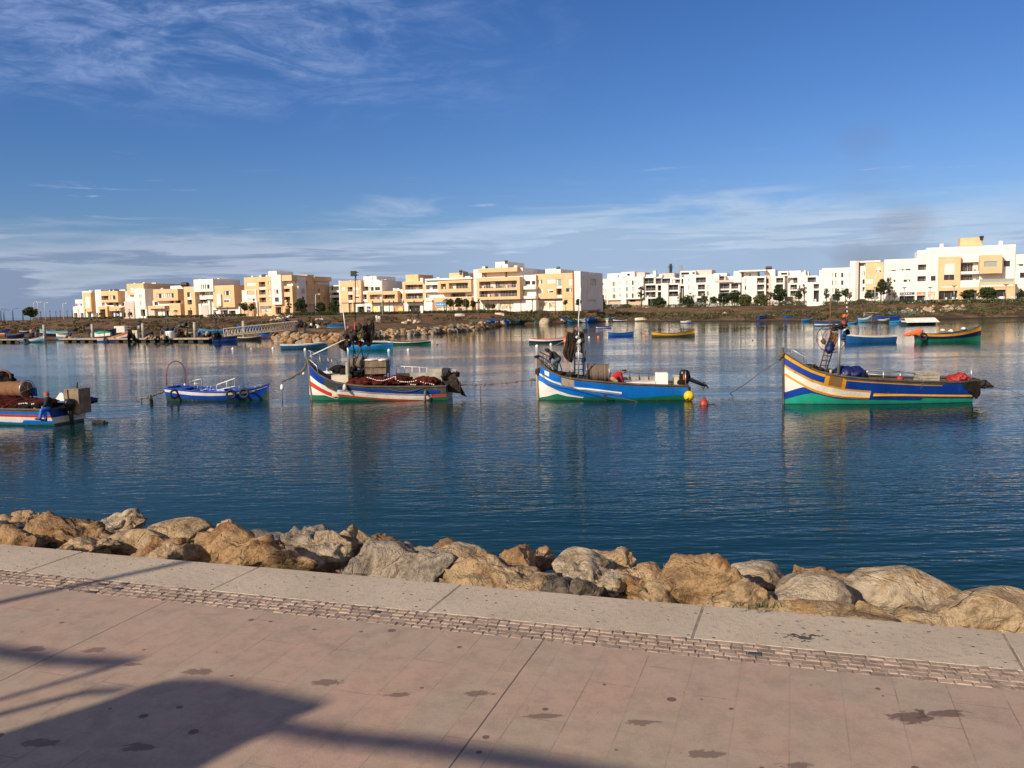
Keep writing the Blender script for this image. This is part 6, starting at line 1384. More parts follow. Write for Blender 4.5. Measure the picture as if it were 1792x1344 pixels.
            if kind == 'r': mb.lathe([(h_*.38, -.02), (h_*.38, .02)], 14, ((a+b)/2+.1*w_, y-.03, (c+d)/2-.08*h_), 1, 'y')
            else:
                for i in range(int(w_/.7)): x = a+.3+i*.6; mb.box(x, min(b-.05, x+.32), y-.02, y-.005, c+h_*.3, c+h_*(.5+.25*rr.random()), F_)
        elif kind == 'i': pane(a, b, c, d, I_)
        s.fin(mb).build(nm, mats, s.root)
    def roof_bits(s, pts, off=-2.0):
        mb = MB()
        for (cx, cy, w_, h_, kind) in pts:
            p = s.at(cx, cy, off)
            if kind == 'b': mb = MB(); mb.box(p.x-w_/2, p.x+w_/2, p.y-.4, p.y+.4, p.z-h_-.6, p.z); s.fin(mb).build('chimney', ['white_render'], s.root)
            else:
                mb = MB(); mb.lathe([(.01, -.55*w_), (.3*w_, -.5*w_), (.3*w_, .5*w_), (.01, .55*w_)], 10, (p.x, p.y, p.z), axis='x'); mb.box(p.x-.4*w_, p.x+.4*w_, p.y-.2, p.y+.2, p.z-h_-.6, p.z-.25*w_); s.fin(mb).build('water_tank', ['dark_steel'], s.root)
def by(px): return interp(BLD, px)
GR = 9999
# 1 ------------------------------------------------------------
K = (120, 490, 14.933)
b = Bld('low white and ochre building at the far left end, with a shuttered ochre tower', 'building', 150, by(150), 22, K)
b.blk(115, 690, 400, GR, 0, 8, holes=[(140, 860, 230, 985, 'd'), (315, 860, 410-14, 990, 'd')])
b.blk(175, 510, 370, 692, -.5, 7, holes=[(182, 615, 358, 682, 'g')])
b.blk(355, 292, 600, GR, -.3, 8, holes=[(500, 855, 590, 990, 'd')]); b.blk(380, 330, 590, 830, 1.0, 5.5, 'ochre_render', [(430, 430, 555, 735, 's')])
b.blk(600, 400, 720, GR, -1.5, 6, holes=[(610, 855, 700, 990, 'd')]); b.blk(690, 255, 845, GR, .2, 8, holes=[(700, 860, 775, 990, 'd')])
b.blk(850, 290, 1290, 582, 2.0, 7, 'ochre_render', [(858, 412, 1045, 520, 'l'), (1100, 405, 1225, 515, 'w')])
b.blk(845, 582, 1480, 700, .2, 7, holes=[(860, 590, 950, 675, 'i'), (1005, 598, 1170, 660, 'd'), (1180, 598, 1310, 690, 'd'), (1370, 590, 1455, 680, 'd')])
b.blk(1480, 400, 1600, GR, .4, 7, holes=[(1510, 400, 1550, 465, 'w')])
b.blk(780, 690, 1010, GR, 1.5, 6, 'ochre_render', [(825, 765, 965, 990, 'd')]); b.blk(1070, 700, 1400, 806, 1.5, 4, 'ochre_render')
b.blk(1010, 800, 1700, GR, .1, 7, holes=[(1070, 815, 1180, 980, 'd'), (1215, 815, 1340, 985, 'n'), (1385, 850, 1500, 975, 'd'), (1560, 850, 1670, 965, 'd')])
b.blk(1060, 258, 1480, 310, -3, 8); b.roof_bits([(575, 262, .7, .5, 'b'), (635, 275, .6, .4, 'b'), (1120, 262, .9, .4, 't'), (1230, 262, 1.0, .4, 't'), (1290, 262, .8, .3, 't')])
# 2 ------------------------------------------------------------
K = (210, 470, 9.956)
b = Bld('white building with an ochre attic box and a long dark brown side wall', 'building', 240, by(240), 22, K)
b.blk(120, 262, 412, 460, 1.5, 24, 'ochre_render', [(172, 330, 240, 415, 's'), (252, 345, 405, 455, 's')]); b.blk(250, 352, 438, 700, 2.6, 9, holes=[(340, 455, 380, 520, 'w'), (345, 575, 385, 635, 'w')])
b.blk(180, 455, 345, 650, .5, 8, holes=[(215, 462, 340, 535, 's'), (215, 582, 310, 640, 'i')]); b.blk(100, 395, 182, 700, .2, 8, holes=[(112, 470, 142, 512, 'w')])
b.blk(265, 650, 462, GR, 2.4, 8, holes=[(360, 712, 440, 830, 'd')]); b.blk(80, 570, 238, GR, 1.2, 8, 'pink_render', [(140, 765, 215, 845, 'd'), (85, 765, 105, 850, 'd')]); b.blk(236, 640, 268, GR, -.5, 6, holes=[(240, 700, 262, 830, 'd')])
b.roof_bits([(265, 252, .8, .4, 'b'), (425, 240, .9, .4, 'b'), (600, 248, 2.0, .2, 'b')], -6)
# 3 ------------------------------------------------------------
b = Bld('ochre box house with two wide windows over a white terrace, third from the left end', 'building', 290, by(290), 22, K)
b.blk(580, 358, 1008, 560, 2.0, 9, 'ochre_render', [(640, 435, 750, 515, 'w'), (758, 430, 792, 512, 's'), (795, 430, 935, 510, 'w')])
b.blk(570, 556, 862, 650, .2, 7, holes=[(600, 575, 660, 640, 'w'), (675, 570, 850, 645, 's')]); b.blk(490, 648, 775, 700, 2.2, 3, 'ochre_render')
b.blk(500, 698, 862, GR, .3, 8, 'white_render', [(610, 755, 665, 840, 'd'), (780, 735, 852, 820, 'd')]); b.blk(495, 700, 600, GR, 1.2, 4, 'pink_render')
b.blk(862, 608, 1050, GR, 1.6, 10, 'ochre_render'); b.blk(860, 548, 1082, 612, .3, 8, holes=[(864, 562, 938, 604, 'd'), (965, 556, 1060, 604, 'd')])
b.blk(880, 300, 1100, 360, -4, 9, holes=[(980, 318, 1045, 332, 'w')]); b.roof_bits([(740, 340, .8, .4, 'b'), (1130, 278, 2.6, .6, 't')])
# 4 ------------------------------------------------------------
b = Bld('white and ochre building with a white top box overhanging, between ochre towers', 'building', 350, by(350), 22, K)
b.blk(1110, 315, 1300, GR, 1.5, 8, 'ochre_render', [(1170, 410, 1245, 495, 'w'), (1170, 498, 1255, 540, 's'), (1175, 545, 1255, 625, 'd'), (1180, 725, 1260, 805, 'd')])
b.blk(1285, 185, 1622, 402, 2.4, 14, holes=[(1415, 280, 1560, 355, 'w')])
b.blk(1310, 398, 1780, GR, 0, 9, holes=[(1385, 412, 1480, 465, 'i'), (1500, 415, 1545, 455, 'w'), (1575, 410, 1640, 455, 'w'), (1370, 540, 1530, 610, 'd'), (1610, 540, 1645, 590, 'w'), (1320, 410, 1345, 640, 'd'), (1350, 720, 1385, 800, 'd')])
b.blk(1450, 467, 1705, 530, 1.6, 2); b.blk(1410, 640, 1530, GR, .9, 3, 'pink_render'); b.blk(1355, 615, 1410, GR, .5, 3); b.blk(1528, 535, 1560, GR, .7, 3)
b.crop = (300, 460, 5.2706)
b.blk(385, 208, 580, 400, 2.0, 12, 'ochre_render', [(485, 258, 545, 300, 'w'), (485, 330, 550, 360, 'h')]); b.blk(420, 290, 455, 400, 2.6, 3)
b.blk(380, 400, 640, GR, .8, 8, holes=[(385, 435, 435, 475, 'd'), (455, 435, 515, 475, 'd'), (530, 440, 592, 480, 'd')]); b.blk(385, 395, 585, 412, 2.0, 4, 'ochre_render')
b.roof_bits([(270, 148, .9, .4, 'b'), (440, 142, .9, .5, 'b'), (460, 200, .8, .3, 'b')])
# 5 ------------------------------------------------------------
K = (400, 465, 12.8)
b = Bld('tall ochre apartment block with a projecting white stair tower and a brown shaded side', 'building', 455, by(455), 22, K)
b5 = b
b.blk(345, 253, 972, GR, 0, 10, 'ochre_render', [(405, 375, 605, 450, 's'), (675, 360, 820, 470, 'l'), (680, 475, 830, 530, 's'), (885, 350, 940, 430, 'w'), (680, 540, 830, 645, 'l'), (895, 530, 950, 640, 'w'), (895, 645, 952, 700, 's'), (690, 712, 840, 820, 'l'), (900, 710, 950, 785, 'w'), (705, 905, 985-20, 945, 'n'), (715, 952, 960, 1065, 'c')])
b.blk(300, 545, 622, 808, .25, 6, 'white_render', [(415, 558, 590, 655, 'l'), (445, 725, 500, 795, 'w'), (535, 735, 618, 790, 'w')]); b.blk(280, 808, 545, GR, 1.5, 5, 'ochre_render'); b.blk(545, 800, 640, GR, .5, 5, 'white_render', [(585, 935, 636, 1080, 'd')])
b.blk(968, 205, 1182, 872, 1.5, 9, 'white_render', [(1030, 535, 1115, 630, 'w'), (1040, 710, 1125, 810, 'w')])
b.blk(895, 122, 1078, 260, -1.5, 9); b.blk(1190, 212, 1412, 338, 1.2, 9, 'ochre_render'); b.blk(1182, 336, 1440, 462, -.4, 8, 'white_render', [(1235, 350, 1262, 420, 'd'), (1265, 355, 1388, 435, 's')])
b.blk(1190, 458, 1425, GR, .6, 9, 'ochre_render', [(1230, 515, 1370, 590, 'd'), (1240, 695, 1380, 770, 'd'), (1270, 955, 1380, 1070, 'd')])
b.blk(972, 868, 1192, GR, .4, 8, 'ochre_render', [(1050, 925, 1182, 1080, 'd')])
b.roof_bits([(545, 228, .7, .4, 'b'), (725, 222, .9, .4, 'b'), (790, 222, 1.4, .3, 't'), (865, 215, .7, .3, 'b')])
KS = (520, 470, 17.92)
s5 = Bld('', '', 400+1425/12.8, by(455)-6.0, 22-90, KS, root=b.root)
s5.blk(-60, 225, 345, GR, -.5, 8, 'ochre_render', [(-10, 300, 20, 380, 'd'), (-15, 740, 40, 790, 'd')]); s5.blk(45, 268, 282, 1190, .9, 2, 'white_render', [(118, 380, 225, 495, 's'), (130, 630, 235, 790, 'w'), (150, 880, 232, 985, 'w')])
s5.blk(340, 198, 545, 1110, .4, 8, 'ochre_render'); s5.blk(340, 1100, 545, GR, -1, 8, 'pink_render'); s5.blk(545, 300, 1005, GR, -.3, 8, 'ochre_render', [(620, 402, 1000, 495, 's'), (655, 632, 705, 740, 'd'), (805, 640, 865, 740, 's'), (660, 880, 715, 985, 'd'), (825, 880, 885, 995, 'd')])
s5.blk(540, 258, 1072, 395, 1.2, 8, 'ochre_render')
b = Bld('small white building with balcony bands set back in the gap beside the brown side wall', 'building', 584, 300, 22, KS)
b.blk(1000, 520, 1330, 560, 1.0, 9); b.blk(1010, 560, 1320, GR, -1, 8, holes=[(1060, 590, 1130, 680, 'd'), (1140, 590, 1300, 680, 's'), (1080, 760, 1300, 830, 'l'), (1090, 915, 1310, 1000, 'd')]); b.blk(1005, 685, 1330, 750, .8, 3); b.blk(1015, 840, 1330, 908, .8, 3); b.blk(1200, 1005, 1330, 1060, .8, 3)
# 6 ------------------------------------------------------------
K = (600, 460, 12.8)
b = Bld('long low ochre and white building with framed balconies and posters on its shop fronts', 'building', 660, by(660)+2, 22, K)
b.blk(-92, 400, -50, GR, .4, 6); b.blk(-60, 400, 408, 890, 1.0, 8, 'ochre_render', [(-35, 540, 50, 625, 's'), (105, 540, 215, 640, 'l'), (112, 652, 222, 705, 's'), (118, 712, 220, 828, 'l'), (122, 832, 228, 885, 's'), (225, 540, 370, 610, 's'), (280, 712, 370, 752, 's'), (275, 756, 370, 790, 'w')])
b.blk(-60, 885, 235, GR, .6, 7, 'ochre_render', [(130, 905, 200, 1105, 'i')])
b.blk(412, 408, 882, 700, -.2, 30, 'white_render', [(430, 530, 570, 628, 'l'), (580, 540, 690, 628, 'w'), (720, 540, 832, 620, 'w')]); b.blk(462, 302, 752, 420, -1.6, 12, holes=[(655, 320, 680, 410, 'w')])
b.blk(412, 640, 552, 885, .3, 8, 'white_render', [(425, 705, 535, 818, 'l')]); b.blk(550, 638, 1226, 885, 2.0, 5, 'ochre_render', [(600, 710, 870, 812, 'l'), (895, 710, 1170, 805, 'l')])
b.blk(1222, 598, 1345, 885, .5, 9, 'white_render', [(1235, 690, 1335, 800, 'l')]); b.blk(1340, 418, 1843, 872, 2.2, 7, 'ochre_render', [(1395, 488, 1790, 602, 'l'), (1408, 680, 1792, 802, 'l')]); b.blk(1398, 600, 1795, 668, 2.26, .6)
b.blk(1410, 268, 1690, 425, -2, 10, 'ochre_render', ); b.blk(225, 905, 1860, GR, .1, 8, 'white_render', [(325, 978, 468, 1112, 'd'), (535, 978, 622, 1095, 'n'), (640, 978, 790, 1100, 'y'), (825, 970, 922, 1112, 'd'), (1150, 958, 1382, 1112, 'r'), (1460, 955, 1732, 1098, 'd')]); b.blk(225, 880, 1860, 910, -.2, 7, 'pink_render')
b.roof_bits([(185, 392, .6, .4, 'b'), (800, 380, .9, .5, 'b'), (1165, 570, .9, .5, 'b'), (1245, 570, .9, .5, 'b'), (560, 300, .9, .3, 't')])
# 7 ------------------------------------------------------------
K = (730, 460, 14.933)
b = Bld('ochre and white building with a long ochre box over a blue shop sign', 'building', 785, by(785)+1, 22, K)
b.blk(205, 470, 560, 700, 0, 9, 'white_render', [(220, 575, 535, 692, 'l')]); b.blk(212, 695, 556, 768, 1.2, 3); b.blk(200, 398, 1432, 442, .8, 9)
b.blk(548, 458, 1410, 768, 2.2, 6.5, 'ochre_render', [(615, 545, 752, 685, 'l'), (825, 520, 1335, 670, 'l')]); b.blk(210, 770, 1512, 935, -.1, 8, 'white_render', [(222, 790, 325, 915, 'i'), (335, 805, 600, 910, 's'), (640, 790, 865, 900, 's'), (870, 785, 1260, 890, 'l'), (1310, 845, 1425, 882, 'w')])
b.blk(215, 920, 410, 1000, .8, 3); b.blk(405, 908, 1420, GR, 1.6, 8, 'ochre_render', [(430, 985, 455, 1290, 'i'), (480, 1020, 800, 1135, 't'), (480, 1142, 1390, 1288, 'c')]); b.blk(180, 998, 412, GR, .5, 6)
b.blk(842, 265, 1195, 420, -2, 13, 'ochre_render'); b.roof_bits([(125, 395, .9, .5, 'b'), (560, 380, .9, .6, 'b'), (1140, 210, .9, .5, 't'), (1225, 235, .8, .5, 't'), (1285, 250, .8, .5, 't'), (1330, 350, 1.6, .5, 'b')])
# 8 ------------------------------------------------------------
K = (800, 450, 11.2)
b = Bld('tallest white and ochre building in the middle, with two stacked ochre-framed balconies', 'building', 875, by(875), 22, K)
b.blk(320, 225, 1285, 415, 0, 24, 'white_render', [(485, 305, 580, 400, 'i'), (585, 300, 935, 402, 's'), (940, 290, 985, 400, 'i'), (990, 300, 1235, 395, 's')]); b.blk(325, 410, 1290, 860, -.1, 9)
b.blk(415, 212, 1175, 292, 2.0, 3.5, 'ochre_render'); b.blk(748, 92, 990, 235, -2, 13, holes=[(850, 180, 880, 200, 'd')]); b.blk(380, 398, 1228, 832, 2.2, 6.5, 'ochre_render', [(430, 468, 1172, 602, 'l'), (435, 652, 1175, 772, 'l')])
b.blk(1240, 350, 1545, 860, -.3, 9, 'white_render', [(1335, 465, 1432, 540, 'w'), (1465, 465, 1532, 540, 'w'), (1250, 645, 1310, 752, 'i'), (1325, 650, 1535, 752, 's')]); b.blk(1244, 572, 1536, 632, .9, 3); b.blk(1244, 760, 1536, 815, .9, 3)
b.blk(455, 852, 1545, GR, .2, 8, 'white_render', [(510, 910, 785, 1045, 'c'), (835, 890, 1105, 1022, 'c')]); b.blk(370, 830, 470, GR, -1, 6, 'pink_render')
b.roof_bits([(530, 185, .9, .5, 'b'), (575, 195, .8, .3, 't'), (960, 78, .8, .2, 't'), (1155, 165, 1.0, .5, 'b')], -1)
# 9 ------------------------------------------------------------
K = (930, 460, 13.785)
b = Bld('ochre block with a white end tower whose grey shaded side faces the all-white buildings', 'building', 980, by(980), 22, K)
b.blk(95, 255, 992, 862, 1.5, 10, 'ochre_render', [(155, 410, 260, 505, 'w'), (375, 395, 580, 495, 's'), (590, 390, 725, 545, 'p'), (598, 548, 740, 612, 's'), (160, 630, 275, 735, 's'), (375, 635, 525, 717, 'h'), (600, 620, 730, 765, 'l'), (605, 770, 742, 842, 's'), (890, 385, 985, 540, 's'), (835, 610, 975, 700, 'w')])
b.blk(750, 858, 992, GR, 1.45, 9, 'ochre_render'); b.blk(0, 900, 752, GR, .3, 8, 'white_render', [(45, 958, 385, 1100, 'c'), (430, 958, 590, 1100, 'c')]); b.blk(0, 860, 752, 902, -.2, 8, 'pink_render')
b.blk(338, 143, 590, 300, -2.5, 7); b.blk(605, 150, 702, 262, .2, 12); b.blk(1035, 205, 1178, GR, 2.2, 22); b.blk(990, 640, 1040, GR, -.5, 8)
s9 = Bld('', '', 930+1178/13.785, by(980)-4.2, 22-90, K, root=b.root)
s9.blk(1182, 212, 1418, GR, .35, .3, 'white_render', [(1225, 350, 1265, 535, 'w'), (1330, 380, 1400, 545, 'w'), (1230, 600, 1270, 765, 'w'), (1325, 600, 1400, 760, 'h'), (1255, 920, 1400, 1110, 'w')]); s9.blk(1418, 262, 1592, 890, .8, 3, 'white_render', [(1425, 385, 1562, 545, 'w'), (1440, 610, 1582, 770, 's')]); s9.blk(1418, 885, 1592, GR, .1, 3, 'dark_render')
b.roof_bits([(650, 118, .9, .4, 't')], -1)
# 10 white group ------------------------------------------------
K = (1040, 460, 12.8); gw = 'all-white apartment buildings'
b = Bld('first all-white building, with slim window pairs and dark loggias in its right half', 'building', 1110, 318, 22, K)
W3 = lambda xs, ys: [(x0_, y0_, x1_, y1_, 'w') for (x0_, x1_) in xs for (y0_, y1_) in ys]
b.blk(70, 358, 335, 835, -1, 9, holes=W3([(180, 218), (247, 270)], [(585, 675), (718, 812)])+[(90, 455, 205, 500, 'd')]); b.blk(300, 340, 702, 835, 0, 14, holes=W3([(413, 436), (446, 471)], [(425, 520), (565, 660), (705, 800)])+W3([(568, 588)], [(420, 470), (560, 612), (705, 755)]))
b.blk(295, 238, 602, 345, -2.5, 9, holes=[(520, 280, 560, 315, 'w')]); b.blk(602, 202, 900, 320, -1.2, 14, holes=[(735, 240, 795, 290, 'd')]); b.blk(900, 215, 1130, 330, -2.4, 9, 'pink_render')
b.blk(690, 312, 1100, 812, 1.0, 9, holes=W3([(718, 745), (845, 880)], [(395, 498), (540, 640), (685, 785)])+W3([(905, 918)], [(395, 445), (540, 590), (690, 740)]))
b.blk(220, 830, 600, GR, -.8, 8, 'tan_render', [(270, 845, 330, 920, 'w')]); b.blk(600, 830, 715, GR, .6, 8); b.blk(715, 812, 1190, GR, -.4, 8, 'tan_render', [(790, 825, 922, 872, 'd')])
b.blk(1095, 318, 1505, 1010, 0, 9, holes=[(1102, 338, 1335, 465, 'd'), (1150, 502, 1375, 622, 'd'), (1150, 650, 1375, 772, 'd'), (1418, 502, 1500, 622, 'd'), (1418, 650, 1500, 772, 'd'), (1200, 800, 1500, 975, 'd'), (1372, 345, 1500, 468, 'd')])
b.blk(1500, 455, 1655, GR, 1.2, 9); b.blk(1500, 330, 1810, 462, -1, 8, holes=[(1505, 350, 1700, 455, 'd')]); b.blk(1160, 262, 1520, 325, -1.5, 9); b.blk(1520, 235, 1790, 335, -2.5, 9, 'pink_render'); b.blk(1320, 178, 1378, 330, .3, 2)
b.crop = (1170, 460, 12.8)
b.blk(-18, 462, 242, GR, .6, 9, holes=[(-10, 490, 215, 605, 'd'), (-10, 640, 215, 750, 'd')]); b.blk(60, 345, 262, 465, -.5, 8, holes=[(70, 370, 255, 455, 'd')])
b.roof_bits([(310+0, 90, .1, .1, 'b')][:0])
b = Bld('middle all-white building, with loggias and an antenna mast at its left roof corner', 'building', 1230, 306, 22, (1170, 460, 12.8))
b.blk(255, 290, 350, GR, -1, 8, holes=[(288, 355, 330, 480, 'd'), (262, 515, 345, 890, 'd')]); b.blk(345, 268, 1132, GR, 1.0, 10, holes=W3([(440, 465)], [(362, 412), (508, 608)])+W3([(868, 895)], [(498, 590), (638, 735)])+[(610, 325, 835, 440, 'd'), (655, 485, 815, 597, 'd'), (655, 630, 815, 742, 'd'), (630, 790, 770, 882, 'd')])
b.blk(262, 180, 605, 275, .2, 9, holes=[(280, 215, 460, 265, 'd'), (530, 210, 590, 250, 'd')]); b.blk(605, 160, 965, 280, -2, 9, 'pink_render'); b.blk(1030, 290, 1272, 440, .6, 9, holes=[(1042, 300, 1252, 388, 'd')]); b.blk(1272, 300, 1480, 400, -1.5, 9); b.blk(960, 235, 1300, 300, -3, 8)
b.blk(1128, 438, 1602, GR, .1, 9, holes=[(1145, 465, 1365, 577, 'd'), (1400, 465, 1562, 577, 'd'), (1145, 612, 1360, 900, 'd'), (1400, 617, 1562, 900, 'd')]); b.blk(1040, 388, 1560, 434, 1.1, .5, 'pink_render')
am = MB(); p_ = b.at(285, 190, -.5); 
for dx_ in (-.5, 0, .45): am.tube([(p_.x+dx_, p_.y, p_.z-.3), (p_.x+dx_, p_.y, p_.z+2.2)], .12, 6)
am.tube([(p_.x-.5, p_.y, p_.z), (p_.x+.6, p_.y, p_.z+.1)], .15, 6); am.build('antenna', ['galvanised'], b.root)
b = Bld('third all-white building, with a flat roof slab over its terrace and dense trees below', 'building', 1350, 296, 22, (1290, 460, 12.8))
b.blk(-78, 183, 92, 440, .2, 9); b.blk(103, 325, 442, GR, 1.0, 10, holes=W3([(170, 200)], [(363, 465), (513, 612), (650, 710)])); b.blk(40, 160, 645, 192, 1.6, 7); b.blk(78, 192, 455, 330, -1, 8, holes=[(85, 215, 150, 315, 'i'), (205, 230, 250, 270, 'w'), (270, 225, 305, 305, 'i'), (320, 222, 450, 310, 's')]); b.blk(610, 150, 850, 310, -1, 8)
b.blk(440, 300, 642, GR, .6, 9, holes=[(448, 335, 612, 445, 'd'), (455, 485, 607, 600, 'd'), (455, 630, 607, 748, 'd')]); b.blk(640, 288, 782, GR, -.4, 9, 'pink_render', [(650, 353, 707, 457, 'd'), (650, 498, 707, 602, 'd'), (650, 640, 707, 742, 'd')])
b.blk(780, 303, 1062, GR, 1.0, 9, holes=[(873, 335, 1032, 442, 'd'), (875, 478, 1027, 700, 'd')]); b.blk(1060, 320, 1192, GR, -2, 9); b.blk(1135, 288, 1572, GR, .6, 9, holes=[(1140, 332, 1352, 452, 'l'), (1192, 487, 1340, 597, 'd'), (1192, 625, 1340, 742, 'd')]+W3([(1388, 1415)], [(502, 602), (640, 700)]))
b.blk(928, 188, 1140, 292, -.5, 8, holes=[(983, 223, 1118, 267, 'd')]); b.blk(1135, 180, 1422, 292, -1.5, 8); b.blk(1420, 203, 1602, 292, -2, 8); b.blk(1498, 168, 1530, 280, -.5, 1.5); b.blk(1568, 288, 1800, GR, .1, 9, holes=[(1578, 325, 1655, 435, 'd'), (1665, 325, 1758, 435, 'd'), (1712, 470, 1790, 575, 'd'), (1712, 612, 1790, 900, 'd')])
b.roof_bits([(708, 118, 2.0, .3, 't'), (1130, 310, .1, .1, 'b')][:1], -2); bt = MB(); p_ = b.at(1180, 830, 4); bt.box(p_.x-1.6, p_.x+2.0, p_.y-1, p_.y+1, -.3, p_.z+1.1); bt.build('kiosk', ['tan_render'], b.root)
# 11 right group ------------------------------------------------
K = (1400, 430, 8.96)
b = Bld('white building with small brown windows and an ochre panel with one small window', 'building', 1490, 256, 22, K)
b.blk(110, 478, 345, GR, -1.5, 9, holes=[(118, 495, 250, 572, 'd'), (213, 600, 327, 672, 'd'), (213, 700, 327, 880, 'd')]); b.blk(303, 382, 350, GR, -.6, 9)
b.blk(345, 348, 792, GR, .2, 12, holes=W3([(505, 520), (549, 571), (645, 680), (768, 782)], [(425, 497), (545, 617), (660, 732)])+[(430, 785, 530, 868, 's')]); b.blk(785, 240, 872, GR, 1.0, 10); b.blk(870, 238, 920, GR, 1.6, 10, 'pink_render'); b.blk(915, 236, 1260, 262, 0, 9); b.blk(915, 255, 1008, GR, -1, 8, 'white_render', [(920, 262, 1004, 400, 'i')])
b.blk(938, 320, 1032, GR, .6, 8, holes=W3([(980, 1015)], [(403, 475), (527, 600), (648, 720)])); b.blk(1028, 268, 1318, 688, 1.6, 8, 'ochre_render', [(1200, 338, 1270, 382, 's'), (1200, 386, 1270, 415, 'w'), (1032, 520, 1142, 592, 's')]); b.blk(1000, 685, 1322, GR, .4, 8, 'white_render', [(985, 755, 1030, 860, 'i'), (1060, 700, 1120, 730, 'd')])
K = (1472, 400, 5.6)
b = Bld('largest white building at the right, with two ochre boxes above a cafe terrace', 'building', 1690, 232, 22, K)
b.blk(425, 298, 752, GR, -.5, 12, holes=[(470, 365, 537, 404, 's'), (470, 405, 537, 417, 'w'), (562, 355, 682, 394, 's'), (572, 395, 680, 411, 'w'), (468, 478, 532, 500, 's'), (482, 501, 532, 526, 'w'), (612, 470, 676, 497, 's'), (612, 499, 676, 523, 'w'), (575, 625, 720, 650, 'n'), (570, 660, 720, 720, 'd')])
b.crop = (1600, 405, 9.333)
b.blk(205, 240, 1655, 290, -.2, 14); b.blk(52, 280, 1652, GR, 0, 14, holes=[(60, 540, 195, 630, 'd'), (50, 730, 190, 815, 'd'), (270, 335, 360, 435, 's'), (265, 530, 355, 630, 's'), (270, 725, 350, 808, 'w'), (470, 320, 730, 400, 's'), (760, 310, 900, 395, 's'), (930, 300, 1080, 395, 's'), (1110, 290, 1340, 372, 's'), (1465, 275, 1580, 390, 's'), (762, 503, 1060, 652, 'l'), (762, 705, 1060, 797, 'l'), (1462, 480, 1565, 575, 'w'), (1075, 710, 1420, 820, 's'), (40, 990, 185, 1035, 'r'), (40, 1045, 185, 1120, 'd'), (230, 985, 345, 1110, 'c')])
b.blk(402, 412, 758, GR, 1.5, 5, 'ochre_render', [(490, 520, 657, 702, 's'), (485, 706, 652, 797, 'w'), (435, 884, 710, 911, 's'), (400, 968, 705, 1110, 'd')]); b.blk(1070, 383, 1436, 685, 2.5, 4, 'ochre_render', [(1140, 488, 1352, 580, 'p')])
b.blk(750, 652, 1064, 695, 1.2, 2); b.blk(750, 798, 1064, 912, 1.3, 2); b.blk(745, 908, 1645, GR, 2.2, 8, 'ochre_render', [(803, 963, 1022, 1110, 'd'), (1120, 953, 1505, 1095, 'd')]); b.blk(1064, 828, 1642, 912, 2.3, 2.5, 'ochre_render', [(1090, 863, 1612, 896, 's')])
b.blk(750, 105, 1108, 235, -2.5, 5, 'ochre_render'); b.blk(1650, 372, 1900, GR, -.4, 12, holes=[(1675, 533, 1782, 566, 'w'), (1725, 672, 1805, 760, 'w'), (1660, 930, 1860, 985, 's'), (1665, 1000, 1860, 1110, 'd')])
b.roof_bits([(445, 200, .9, .5, 'b'), (1410, 155, .9, .5, 'b'), (1100, 90, 1.0, .3, 't')], -1)
mb = MB(); p0_, p1_ = b.at(1070, 770, 2.2), b.at(1630, 770, 2.2); mb.box(p0_.x, p1_.x, p0_.y, p0_.y+.04, b.at(1300, 830, 2.2).z, b.at(1300, 775, 2.2).z); mb.build('terrace_glass', ['pale_glass'], b.root)
# ------------------------------------------------------------------ stones of the groyne
rr = random.Random(9)
sm = [rock_mesh('groyne_rock', .62, .5, .42, 500+i, ('rock_tan', 'rock_brown', 'rock_grey', 'rock_dark')[i % 4], 3, 12, .12) for i in range(8)]
def stone(px, D, s_, zoff, lab, grp, mesh=None):
    p = land_at(px, D); o = bpy.data.objects.new('groyne_rock', mesh or rr.choice(sm)); COL.objects.link(o); o.location = (p.x, p.y, p.z+zoff); o.scale = (s_*rr.uniform(.8, 1.3), s_, s_*rr.uniform(.8, 1.2)); o.rotation_euler = (rr.uniform(-.5, .5), rr.uniform(-.5, .5), rr.uniform(0, 6.3)); return tag(o, lab, 'rock', grp)
for i in range(205):
    px = 590+290*((i+.5)/205)**.9+rr.uniform(-2, 2); s = shoreD(px); w_ = min(1, (885-px)/60); D = s+rr.choice((.2, .9, 1.7, 2.6, 3.6, 4.8))*(.5+.5*w_)+rr.uniform(-.3, .3)
    stone(px, D, rr.uniform(.85, 1.5)*(.6+.4*w_), .05, 'small rough stone in the low rock groyne left of the moored rowing boats', 'stones of the rock groyne')
for i in range(62):
    px = 476+120*(i+.5)/62+rr.uniform(-2, 2); s = shoreD(px); D = s+rr.choice((.2, 1.3, 2.6, 4.2, 6.0))+rr.uniform(-.4, .4)
    stone(px, D, rr.uniform(1.0, 1.55), .05, 'large sunlit tan rock at the groyne head under the gangway', 'large rocks of the groyne head', sm[rr.choice((1, 5, 1, 0, 2))])
palem = [rock_mesh('pale_rock', .6, .5, .4, 540+i, 'rock_cream', 2, 8, .05) for i in range(3)]
for i in range(75):
    px = rr.uniform(1575, 1690); D = shoreD(px)+rr.uniform(.33, .62)*(bldD(px)-shoreD(px)); o = stone(px, D, rr.uniform(.6, 1.1), .15, 'pale broken stone on the slope below the cafe terrace', 'pale rubble below the cafe', rr.choice(palem)); o.name = 'pale_rock'
for (px, q, s_, lb) in ((953, .02, 3.0, 'big flat beige rock at the waterline right of the teal rowing boat'), (878, .015, 2.3, 'pale rock at the tip of the groyne'), (1320-50, .25, 2.0, 'reddish boulder in the scrub under the white buildings'), (1111-30, .015, 1.2, 'low rock at the waterline below the navy rowing boat')):
    o = stone(px, shoreD(px)+q*(bldD(px)-shoreD(px)), s_, .1, lb, None, palem[0]); 
